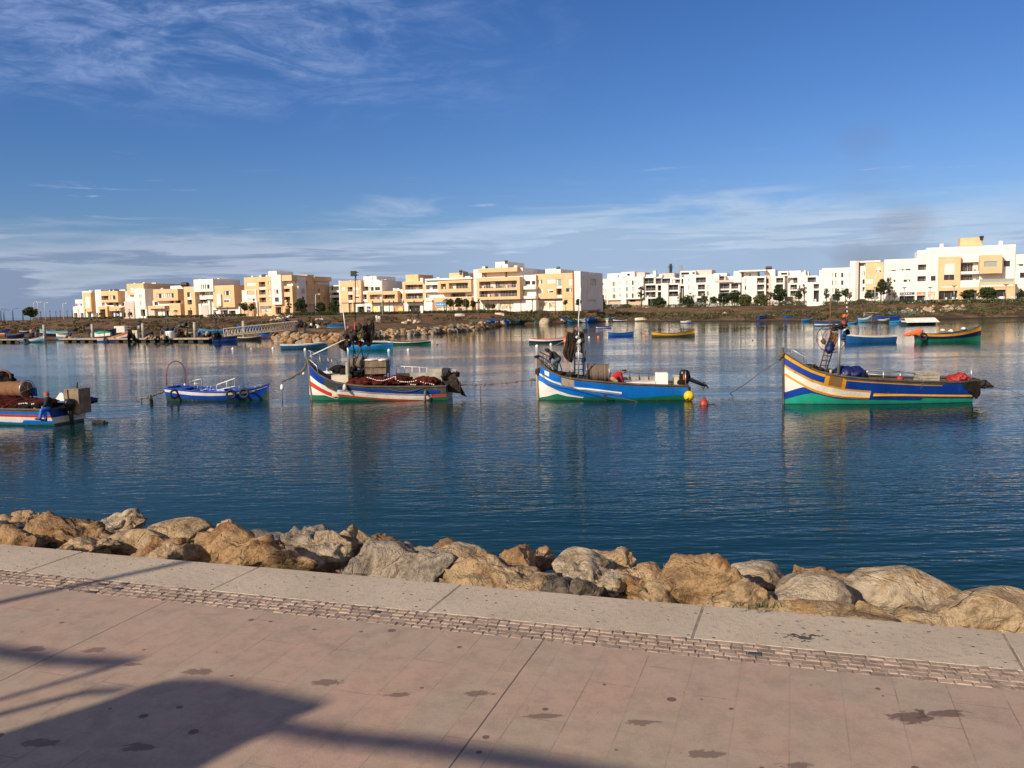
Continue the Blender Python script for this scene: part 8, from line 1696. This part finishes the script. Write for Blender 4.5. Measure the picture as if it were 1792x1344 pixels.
for lbl, x0_, x1_, yw_, yb2, ym_, ys_, cc, inn, ya, ti in (('cobalt blue boat tilted toward the water at the tip of the groyne', 866, 855, 564.5, 556, 559, 560, (mb_, 'bright_blue_paint', bl), mb_, 55, .25), ('cobalt and pale blue boat, second from the groyne tip', 875, 889, 565, 556.5, 559, 558, ('bright_blue_paint', mb_, lb_), bl, 40, .25),
 ('turquoise boat bow-on beside a navy one near the groyne tip', 892, 907, 565.5, 556, 557, 557, ('aqua_paint', 'teal_paint', 'cream_paint'), 'teal_paint', 52, .12), ('navy blunt boat leaning against the turquoise one', 924, 906, 566.5, 556.5, 558, 557, (nv, nv, bo), nv, 48, .15), ('teal boat with dark stern before the beige rock', 935, 952, 565, 557.5, 558.5, 556.5, ('teal_paint', 'teal_paint', 'bare_metal'), nv, 50, .1),
 ('white boat with blue edge leaning up in the scrub', 981, 996, 562, 552, 557, 558, (bl, wh, wh), bl, 15, .3), ('small blue boat in the water before the leaning white one', 993, 1009, 566.5, 558, 560.5, 561, (lb_, mb_, lb_), mb_, 45, 0), ('pale blue and white boat behind the mast tip of the bright blue boat', 1001, 1024, 562, 556.5, 558, 557, (wh, lb_, wh), lb_, 0, 0),
 ('vivid blue round-looking boat seen end-on at the bank', 1045, 1026, 563.5, 553.5, 555, 555, ('bright_blue_paint', 'bright_blue_paint', mb_), bl, 58, .2), ('pale green boat with a cream block under it', 1075, 1062, 560.5, 554.5, 556, 556, ('aqua_paint', 'teal_paint', 'cream_paint'), 'aqua_paint', 50, 0), ('navy and white boat right of the pale green one', 1097, 1073, 562.5, 556, 558, 556.5, (nv, wh, nv), bl, 0, 0)):
    rowboat(lbl, x0_, x1_, yw_, yb2, ym_, ys_, cc, inn, .35, .3, ya, land=True, tilt=ti, group=ON, beam=1.45)
rowboat('upturned pale boat on the grass above the left end of the groyne', 813, 796, 553.5, 547, 549, 550.5, ('cream_paint', 'white_paint', 'cream_paint'), 'cream_paint', .3, .3, 10, land=True, tilt=R(-30), group=ON); rowboat('reddish and white upturned boat beside a dark crate on the grass', 882, 866, 551, 546, 547, 547.5, ('red_paint', 'white_cloth', 'white_cloth'), 'cream_paint', .3, .3, 0, land=True, tilt=R(-25), group=ON)
rowboat('flat blue boat pulled up on the rocks of the groyne head', 608, 573, 573.5, 566.5, 568.5, 571, (mb_, mb_, lb_), mb_, .3, .3, 5, land=True, tilt=R(-8), group=ON)
# ------------------------------------------------------------------ floating pontoon and its boats
mat('deck_wood', (0.42, 0.35, 0.25), 0.85, var=0.2, nscale=1.5, fine=0.3); mat('float_dark', (0.03, 0.03, 0.03), 0.8); mat('pile_concrete', (0.36, 0.33, 0.27), 0.9, var=0.3, nscale=1.0, dirt=.4, dirtcol=(.08, .07, .05)); mat('gangway_paint', (0.62, 0.55, 0.42), 0.6, var=.12)
def pontoon(x0_, x1_, y_, label, m='deck_wood'):
    a, c = ground(x0_, y_+5.5, 0), ground(x1_, y_+5.5, 0); d = (c-a); Ln = d.length; rz = math.atan2(d.y, d.x); zt = a.z+(5.5-.2)*math.hypot(a.x, a.y)/FPX
    rt = thing('pontoon', label, 'pontoon', a, rz, 'floating pontoons'); mb = MB(); mb.box(0, Ln, 0, 2.4, zt-.16, zt); n = int(Ln/2.2)
    mb.build('deck', [m], rt)
    for i in range(n): x = 1+i*(Ln-1.5)/n; mb = MB(); mb.box(x, x+1.1, .25, 2.2, -.2, zt-.165); mb.build('pontoon_float', ['float_dark'], rt)
    mb = MB(); mb.box(0, Ln, -.05, -.003, zt-.22, zt-.03); mb.build('edge_beam', ['pale_wood'], rt); return rt
PT = pontoon(103, 366, 593.0, 'long floating pontoon with a beige deck and dark floats, left of the gangway'); pontoon(-40, 42, 594.2, 'short grey-green pontoon at the left frame edge', 'grey_green_paint')
for px, yt, yb2, lb in ((78.5, 568, 600, 'mooring pile with an orange-stained top behind the white and blue bow, leftmost'), (163, 567, 598, 'mooring pile behind the green-tarped cabin boat'), (251.5, 565.5, 597, 'greenish mooring pile in the middle of the long pontoon'), (342, 563.5, 596, 'mooring pile with a white patch near the gangway'), (427.5, 561.5, 596, 'short mooring pile behind the gangway')):
    p = ground(px, 594.3, 0); h = atY(px, yt, p.y).z; mb = MB(); mb.lathe([(.27, -1), (.27, h-.03), (.24, h)], 12); mb.lathe([(.05, h-.002), (.2, h+.01)], 12) if False else None; tag(mb.build('mooring_pile', ['pile_concrete'], None, smooth=True, loc=p), lb, 'pile', 'concrete mooring piles')
# gangway
p0 = ground(393, 601, 0); Yg = p0.y; A = atY(393, 588.5, Yg); Bq = atY(514, 576.5, Yg+7); A2 = atY(391, 575.5, Yg); B2 = atY(516, 562.5, Yg+7)
rt = thing('gangway', 'beige steel truss gangway sloping up from the pontoon to the groyne', 'gangway', A)
for yo, nm in ((0, 'near_truss'), (1.5, 'far_truss')):
    mb = MB(); o_ = Vector((0, yo, 0)); a0, b0, a1, b1 = Vector((0, 0, 0))+o_, Bq-A+o_, A2-A+o_, B2-A+o_; mb.tube([a0, b0], .10, 4); mb.tube([a1, b1], .08, 4); n = 12
    for i in range(n):
        lo, hi = a0.lerp(b0, i/n), a1.lerp(b1, (i+.5)/n); lo2 = a0.lerp(b0, (i+1)/n); mb.tube([lo, hi], .05, 4); mb.tube([hi, lo2], .05, 4)
    mb.tube([a0, a1], .07, 4); mb.tube([b0, b1], .07, 4); mb.build(nm, ['gangway_paint'], rt)
mb = MB(); d = Bq-A; mb.quad((0, 0, .02), (d.x, d.y, d.z+.02), (d.x, d.y+1.5, d.z+.02), (0, 1.5, .02)); o_ = mb.build('walkway', ['gangway_paint'], rt); o_.modifiers.new('s', 'SOLIDIFY').thickness = .06
PB = 'boats at the pontoon'
b_ = rowboat('white and blue boat with a tyre, bow against the leftmost pile', 77, 37, 600.3, 587, 594, 593, (wh, lb_, bo, wh), mb_, .4, .25, -6, group=PB); tyre(b_, 'tyre on the white and blue boat at the leftmost pile', b_.W(b_.near(47.5, 597)+Vector((0, -.1, 0))), b_.yaw, 0, .26, .09)
b_ = rowboat('blue, orange and white boat with two tyres and a sharp bow at the pontoon', 226, 173, 599.3, 579, 590, 593, ('orange_cloth', wh, mb_, wh), lb_, .22, .55, -5, group=PB)
for k, x_ in enumerate((185, 201)): tyre(b_, 'tyre on the blue, orange and white boat, %s one' % ('stern-side', 'bow-side')[k], b_.W(b_.near(x_, 594.5)+Vector((0, -.1, 0))), b_.yaw, 0, .27, .09)
rowboat('orange-brown boat with white stripes cut by the left frame edge', -14, 9, 590, 583, 578.5, 577.5, (wh, 'orange_paint', 'rusty_plate', 'dark_wood'), nv, .3, .3, 6, land=True, group=PB)
rowboat('large navy boat with pale stern lying behind the short pontoon', 42, 13, 592, 577, 580, 580, (lb_, nv, nv, nv), nv, .2, .3, 12, land=True, group=PB); rowboat('navy boat with a white-tipped bow rising behind the large navy one', 57, 35, 584, 572, 577, 576, (wh, nv, nv, 'aqua_paint'), nv, .25, .3, 8, land=True, group=PB)
rowboat('big aqua, navy and white boat on the land behind the leftmost pile', 69, 122, 589, 569.5, 574, 575.5, ('aqua_paint', wh, nv, 'aqua_paint'), nv, .45, .45, -3, land=True, group=PB, tr=.95); rowboat('small white dinghy with red lines in front of the big aqua boat', 98, 118, 591, 581, 584, 583.5, (wh, wh, lb_), 'red_paint', .4, .3, 0, land=True, group=PB)
rowboat('dark navy boat with curved rising bow behind the green-tarped cabin boat', 203, 155, 588, 569, 577, 568, (nv, nv, bo, nv), nv, .3, .3, 0, land=True, group=PB); rowboat('dark indigo prow sticking up beside the middle pile', 268, 246, 590, 573, 583, 583, (nv, nv, nv), nv, .3, .3, 0, land=True, group=PB)
b_ = rowboat('boat with a small white cabin under a green tarpaulin at the pontoon', 200, 160, 594, 586, 587, 586, ('grey_green_paint', 'grey_green_paint', bo), nv, .3, .3, 0, group=PB); c = b_.L(163, 590, 0); d = b_.L(196, 579, 0)
mb = MB(); mb.box(min(c.x, d.x), max(c.x, d.x), -.9, .9, .4, d.z-.35); mb.build('cabin', ['white_paint'], b_.root); mb = MB(); mb.blob(((c.x+d.x)/2, 0, d.z-.35), abs(c.x-d.x)/2+.25, 1.0, .38, 4, .1, 2, 3); mb.build('tarpaulin', ['sea_green_paint'], b_.root, smooth=True)
rowboat('navy boat with a bright blue stern cloth left of the gangway foot', 415, 372, 600, 588, 591, 591, (nv, bl, nv, nv), nv, .3, .3, 4, group=PB); rowboat('small white and pale blue boat at the right end of the long pontoon', 362, 376, 597.5, 591, 593, 593, (wh, lb_, lb_), lb_, .3, .3, 0, group=PB)
rowboat('black boat with a cream rail below the gangway', 457, 416, 597, 586.5, 590, 590, ('cream_paint', 'black_plastic', 'black_plastic', 'cream_paint'), nv, .2, .3, 0, group=PB); rowboat('blue boat behind the upper end of the gangway', 452, 498, 592.5, 583, 586, 582, (mb_, bl, bl), nv, .3, .3, 0, group=PB)
rowboat('long blue boat lying behind the gangway on the land', 414, 455, 577.5, 566, 569, 568, (mb_, bl, bl), bl, .3, .3, 0, land=True, group=PB); rowboat('blue boat bow just left of the gangway, on the land', 348, 392, 585, 572, 574, 575, (lb_, mb_, mb_), bl, .3, .3, 0, land=True, group=PB)
for k_, (px_, py_, w_, c_) in enumerate(((128, 580, 16, ('grey_green_paint', nv, bo)), (292, 583, 20, (nv, nv, bo)), (333, 586, 22, ('cream_paint', 'dark_wood', bo)), (5, 583, 22, (nv, bl, bo)), (462, 585, 18, (nv, mb_, bo)), (150, 571, 14, ('dark_wood', 'dark_wood', bo)))):
    rowboat(('dull green boat on the mud right of the big aqua boat', 'navy boat hull lying behind the white drum', 'brown boat with a pale rim behind the wide black heap', 'dark blue boat lying above the orange-brown one at the left edge', 'navy boat tucked under the upper gangway', 'dark brown hull lying high on the bank left of the second pile')[k_], px_+w_/2, px_-w_/2, py_, py_-7, py_-4.5, py_-5, c_, nv, .3, .3, (8, -10, 6, -6, 12, 15)[k_], land=True, group=PB)
# gear on the pontoon
def heap(px, py, w_, h_, m, label, seed, nm='net_heap', D=None, cat='heap', n=5, parts_=None):
    p = ground(px, py, .45) if D is None else atY(px, py, D); k = math.hypot(p.x, p.y)/FPX; W_, H_ = w_*k, h_*k; mb = MB(); rr = random.Random(seed)
    for i in range(n*3):
        q_ = rr.uniform(-.42, .42); hh_ = (1-(q_*2)**2)*rr.uniform(.35, 1.0); mb.blob((q_*W_, rr.uniform(-.4, .4), H_*hh_*.55), W_*rr.uniform(.07, .17), W_*.14, H_*rr.uniform(.12, .3), seed+i, .4, 2.4, 2, rr.randrange(1 if isinstance(m, str) else len(m)))
    for i in range(3): a_ = rr.uniform(-.4, .4)*W_; mb.tube([(a_, -.3, 0), (a_+rr.uniform(-.4, .4), .1, H_*rr.uniform(.8, 1.25))], .03, 4)
    return tag(mb.build(nm, [m] if isinstance(m, str) else m, None, smooth=True, loc=p), label, cat, 'heaps of gear on the pontoon and shore')
for a in ((60, 591, 14, 12, ['dark_net', 'khaki_cloth', 'tarp_blue'], 'jumble of nets and clothes between the leftmost pile and the navy boats', 1), (245, 596, 0, 0, None, '', 0), (230, 594, 12, 22, 'black_cloth', 'tall black heap right of the blue, orange and white boat', 2), (262, 594, 14, 9, ['khaki_cloth', 'rope_pale'], 'tan sacks at the foot of the middle pile', 3), (276, 594, 9, 11, ['rusty_steel', 'tarp_red', 'dark_net', 'khaki_cloth'], 'red crate heap on the long pontoon', 4),
 (288, 594, 12, 13, ['khaki_cloth', 'rope_pale', 'tan_render', 'dark_net'], 'orange-topped sack heap left of the white drum', 5), (320, 592, 26, 18, ['black_cloth', 'dark_net', 'weathered_wood'], 'wide black heap of gear in the middle of the long pontoon', 6), (300, 580, 30, 10, ['grey_green_paint', 'tarp_blue'], 'grey-green tarpaulin heap behind the pontoon', 7), (325, 574, 24, 12, ['black_cloth', 'grey_green_paint'], 'dark tarpaulin heap behind the wide black heap', 8), (367, 590, 24, 15, ['dark_net', 'khaki_cloth', 'white_cloth'], 'brown net heap between the pile with a white patch and the navy boat', 9), (350, 589, 12, 14, ['mid_blue_paint', 'white_cloth'], 'blue and white cloth heap right of the pile with a white patch', 10),
 (381, 594, 13, 20, 'black_cloth', 'black figure-like heap on the navy boat left of the gangway', 11), (120, 593, 16, 8, ['weathered_wood', 'cream_paint'], 'brown and yellow heap under the small white dinghy', 12), (140, 593, 14, 6, ['mid_blue_paint', 'weathered_wood'], 'blue and brown bundle left of the green-tarped cabin boat', 13),
 (488, 564, 34, 12, ['khaki_cloth', 'white_cloth', 'tarp_blue'], 'pale heap of gear on the shore above the gangway', 14), (508, 556, 16, 6, ['white_cloth', 'dark_net'], 'small white and dark heap on the ridge above the gangway', 15), (530, 574, 22, 14, 'black_cloth', 'black heap on the shore right of the gangway', 16), (550, 574, 18, 16, ['black_cloth', 'grey_green_paint', 'white_cloth'], 'black and grey heap with a white patch at the groyne head', 17), (522, 568, 14, 10, ['dark_net'], 'low dark net heap just behind the upper gangway end', 18),
 (720, 566, 34, 10, ['rope_pale', 'khaki_cloth'], 'long pale stack of sacks on the groyne crest', 19), (560, 560, 14, 5, ['white_cloth', 'khaki_cloth'], 'pale rubbish scattered on the path above the groyne head', 20)):
    if a[4] is None: continue
    y_ = a[1]; px = a[0]
    if y_ < 590:
        p = land_hit(px, y_)
        heap(px, y_, a[2], a[3], a[4], a[5], a[6]*9, D=p.y)
    else: heap(px, y_, a[2], a[3], a[4], a[5], a[6]*9)
def stand_box(px, py, w_, h_, m, label, nm='crate', cat='box', z=.45):
    p = ground(px, py, z); k = math.hypot(p.x, p.y)/FPX; mb = crate_mesh(w_*k, w_*k*.7, h_*k, slats=False); mb.box(-w_*k/2-.02, w_*k/2+.02, -w_*k*.36, w_*k*.36, h_*k-.1, h_*k+.02); return tag(mb.build(nm, [m], None, loc=p), label, cat)
stand_box(237, 592.5, 9, 13, 'orange_cloth' if False else 'cream_paint', 'cream container on the pontoon right of the blue, orange and white boat'); stand_box(212, 586, 16, 14, 'float_white', 'pinkish box cabin standing in the blue, orange and white boat')
p = ground(298, 593.5, .45); mb = MB(); mb.lathe([(.62, 0), (.66, .3), (.64, 1.0), (.66, 1.25), (.1, 1.3)], 14); tag(mb.build('drum', ['styrofoam'], None, smooth=True, loc=p), 'large white-grey drum standing on the long pontoon', 'drum')
for (px, y0_, y1_, lb) in ((218, 587, 555, 'thin pole frame of a hidden boat behind the sharp bow'), (251, 580, 548, 'thin pale pole behind the middle pile'), (182, 582, 562, 'thin dark mast of the dark navy boat'), (310, 590, 562, 'brown upright pole in the wide black heap')):
    p = ground(px, 597, 0); a, c = atY(px, y0_, p.y+2), atY(px+(2 if px == 182 else 0), y1_, p.y+2); mb = MB(); mb.tube([Vector((0, 0, -.8)), c-a], .06, 5); mb.tube([(c-a)*.6+Vector((-.3, 0, 0)), (c-a)*.6+Vector((.3, 0, 0))], .04, 4); tag(mb.build('pole', ['rope_grey'], None, loc=a), lb, 'pole')
p = ground(214, 597, 0); mb = MB(); a = atY(217, 586, p.y+1); 
for dx_ in (0, 1.0): mb.tube([(dx_, 0, -.5), (dx_+.25, 0, 1.6)], .05, 5)
for k in range(4): mb.tube([(.07*k, 0, .1+k*.45), (1.0+.07*k, 0, .1+k*.45)], .04, 4)
tag(mb.build('ladder', ['rope_pale'], None, loc=a), 'small pale ladder frame above the sharp bow of the blue, orange and white boat', 'ladder')
# little buoys
def dot(px, py, r, m, label, grp='small buoys on the water'):
    r *= .62; p = ground(px, py, 0); mb = MB(); mb.lathe([(.001, -r), (r*.8, -r*.5), (r, 0), (r*.9, r*.5), (r*.45, r*.95), (r*.2, r*1.1), (.001, r*1.2)], 10); tag(mb.build('small_buoy', [m], None, smooth=True, loc=p), label, 'buoy', grp)
for a in ((407.5, 610.5, .28, 'steel_white', 'small white buoy below the boats at the gangway'), (440, 610.5, .2, 'cream_paint', 'small brownish buoy right of the first white one'), (478, 610, .3, 'steel_white', 'small white buoy left of the teal-blue rowing boat'), (534, 612, .28, 'steel_white', 'small white buoy before the teal-blue rowing boat'), (714.5, 612.5, .26, 'steel_white', 'small white buoy below the long dark green boat'), (680.5, 613.5, .28, 'steel_white', 'small white buoy touching the bow of the bright blue open boat'),
 (939.5, 606.5, .32, 'steel_white', 'small white buoy under the navy boat with white and red stripe'), (964, 603, .26, 'steel_white', 'small white buoy at the hull of the navy boat with white and red stripe'), (1031, 590.5, .26, 'steel_white', 'small white buoy right of the masthead of the bright blue boat'), (1047, 590, .28, 'orange_cloth', 'small orange buoy left of the medium blue boat'), (1128, 588.5, .3, 'orange_cloth', 'small orange buoy right of the medium blue boat'), (1317, 596, .16, 'black_plastic', 'small black marker post in open water'), (765, 603.5, .16, 'dark_net', 'dark speck of weed right of the long dark green boat'), (655, 603, .25, 'steel_white', 'small white buoy near the navy rowing boat with white rail')): dot(*a)
# ------------------------------------------------------------------ people on shore
def figure(px, py, label, top, legs, z=None, hpx=14, head='hair', face=(-1, -.3, 0)):
    p = land_hit(px, py) if z is None else ground(px, py, z)
    s_ = min(1.75, max(1.5, hpx*math.hypot(p.x, p.y)/FPX))/1.75
    J = dict(pelvis=(0, 0, .93), chest=(0, 0, 1.28), neck=(0, 0, 1.46), head=(0, -.02, 1.62), shl=(.17, 0, 1.40), shr=(-.17, 0, 1.40), ell=(.23, .02, 1.14), elr=(-.23, -.05, 1.14), wrl=(.25, -.06, .9), wrr=(-.2, -.16, .95), hipl=(.09, 0, .9), hipr=(-.09, 0, .9), knl=(.11, -.04, .5), knr=(-.12, .0, .5), anl=(.12, .02, .09), anr=(-.13, -.06, .09))
    J = {k: tuple(c*s_ for c in v) for k, v in J.items()}; return person(label, J, p, 0, top, legs, head, Vector(face), fine=False)
figure(732, 557, 'person in dark clothes standing on the path above the groyne', 'black_jacket', 'dark_trousers', hpx=13); figure(659.5, 564, 'person in white clothes on the groyne, left one of two', 'white_cloth', 'white_cloth', hpx=14); figure(664, 565.5, 'person in pale clothes on the groyne, right one of two', 'white_cloth', 'khaki_cloth', hpx=14)
figure(243, 577, 'person with a blue bag and white trousers behind the middle pile', 'tarp_blue', 'white_cloth', hpx=16); figure(378, 567, 'person in dark clothes standing alone on the brown bank', 'black_jacket', 'dark_trousers', hpx=13); figure(930, 551, 'person in black walking by the hedge at the middle', 'black_jacket', 'dark_trousers', hpx=9); figure(1085, 536.5, 'person in a dark top before the first all-white building', 'red_sweater', 'dark_trousers', hpx=8)
figure(55, 590, 'person in a dark coat sitting-height among the nets at the leftmost pile', 'khaki_cloth', 'dark_trousers', .7, 13); figure(66, 590, 'person in a black coat next to the leftmost pile', 'black_jacket', 'dark_trousers', .7, 16); figure(534, 583, 'person in dark clothes on the groyne head rocks', 'black_jacket', 'dark_trousers', 1.2, 14); figure(519, 583, 'person in brown-grey clothes near the upper gangway end', 'dark_trousers', 'dark_trousers', 1.2, 12)
# ------------------------------------------------------------------ parked cars and cafe furniture
mat('car_dark', (0.04, 0.045, 0.05), 0.25, .3, coat=.5); mat('car_silver', (0.5, 0.5, 0.5), 0.3, .4, coat=.5); mat('tyre_black', (0.02, 0.02, 0.02), 0.8)
def car(px, ybase, m, label):
    D = by(px)-7; p = atY(px, ybase, D); rt = thing('parked_car', label, 'car', (p.x, p.y, BASEZ), R(-20), 'cars parked by the far buildings'); mb = MB(); prof = [(-2.1, .35), (-2.1, .8), (-1.9, .95), (-1.2, 1.0), (-.6, 1.45), (.9, 1.48), (1.6, 1.05), (2.05, .95), (2.15, .4)]
    n = len(prof); mb.add([(x, -.85, z) for x, z in prof]+[(x, .85, z) for x, z in prof], [tuple(range(n)), tuple(range(2*n-1, n-1, -1))]+[(i, (i+1) % n, n+(i+1) % n, n+i) for i in range(n)]); fixn(mb.build('body', [m], rt))
    for s_ in (-1, 1): mb = MB(); mb.add([(-1.0, s_*.86, 1.02), (-.55, s_*.86, 1.38), (.85, s_*.86, 1.40), (1.35, s_*.86, 1.05)], [(0, 1, 2, 3)]); mb.build('side_window', ['window_glass'], rt)
    for x in (-1.35, 1.35):
        for s_ in (-1, 1): mb = MB(); mb.lathe([(.1, -.1), (.33, -.1), (.33, .1), (.1, .1)], 12, (x, s_*.78, .33), axis='y'); mb.build('wheel', ['tyre_black'], rt)
for a in ((1056, 538, 'car_dark', 'dark parked car beside the wide shrub-like tree'), (1067, 538, 'car_dark', 'dark parked car, second from the wide shrub-like tree'), (1078, 538, 'car_silver', 'silver parked car before the tan ground floor'), (1088, 538, 'car_silver', 'pale parked car nearest the person in the dark top'), (1096, 537.5, 'car_dark', 'dark parked car under the small windows of the first all-white building'), (1374, 532.5, 'car_silver', 'white parked vehicle beside the big conical tree'), (1506, 528, 'car_dark', 'dark parked car below the white tower with a slot')): car(*a)
rr = random.Random(8)
def caf(px):
    D = by(px)-6; p = atY(px, 526, D); mb = MB(); mb.box(-.25, .25, -.25, .25, .42, .47); mb.box(-.25, .25, .2, .25, .47, .9)
    for sx in (-.22, .22):
        for sy in (-.22, .22): mb.box(sx-.02, sx+.02, sy-.02, sy+.02, 0, .42)
    o = mb.build('cafe_chair', ['steel_white'], None, loc=(p.x, p.y+rr.uniform(-.5, .5), BASEZ)); o.scale = (1.5, 1.5, 1.5); o.rotation_euler = (0, 0, rr.uniform(0, 6)); tag(o, 'white plastic chair on the cafe terrace under the ochre boxes', 'chair', 'white chairs on the cafe terrace')
for px in (1623, 1627, 1670, 1673, 1676, 1689, 1692, 1695, 1698, 1701, 1704, 1711, 1714, 1717, 1731, 1734, 1737, 1740, 1749, 1752, 1755, 1758, 1768, 1771, 1774): caf(px)
# ------------------------------------------------------------------ smoke
m = bpy.data.materials.new('dark_smoke'); m.use_nodes = True; t = NT(m.node_tree); t.n.remove(t.n['Principled BSDF']); out = [n for n in t.n if n.type == 'OUTPUT_MATERIAL'][0]
tc = t.new('ShaderNodeTexCoord').outputs['Object']; x_, y_, z_ = t.sep(tc)[0:3]
nz = t.noise(t.mapping(tc, (.03, .03, .03)), 1.0, 5, .62, 1.2)
dens = None
for (cx, cz, rx_, rz_, k_) in ((0, 14, 34, 16, 1.0), (26, 34, 26, 24, .75), (-4, 98, 24, 17, .42), (2, 66, 30, 24, .2), (-62, 24, 26, 22, .22), (14, 132, 12, 10, .15)):
    ex = t.math('DIVIDE', t.math('SUBTRACT', x_, cx), rx_); ez = t.math('DIVIDE', t.math('SUBTRACT', z_, cz), rz_); ey = t.math('DIVIDE', y_, 30.0)
    d2 = t.math('ADD', t.math('MULTIPLY', ex, ex), t.math('ADD', t.math('MULTIPLY', ez, ez), t.math('MULTIPLY', ey, ey)))
    q = t.math('MULTIPLY', t.ramp(t.math('ADD', d2, t.math('MULTIPLY', t.math('SUBTRACT', nz, .5), 3.4)), 1.1, -.3), k_); dens = q if dens is None else t.math('MAXIMUM', dens, q)
pv = t.new('ShaderNodeVolumePrincipled'); pv.inputs['Color'].default_value = (.36, .38, .42, 1); pv.inputs['Anisotropy'].default_value = 0.0; t.put(pv.inputs['Density'], t.math('MULTIPLY', dens, 0.012)); t.l.new(pv.outputs[0], out.inputs['Volume']); MATS['dark_smoke'] = m
Ds = 620; p = atY(1518, 462, Ds); mb = MB(); mb.blob((0, 0, 62), 110, 34, 92, 1, .0, 1, 3); o_ = mb.build('smoke', ['dark_smoke'], None, loc=(p.x, p.y, p.z-10)); o_['kind'] = 'stuff'; tag(o_, 'thin dark smoke drifting above the white buildings at the right', 'smoke'); SC.cycles.volume_step_rate = 2.0; SC.cycles.volume_max_steps = 64
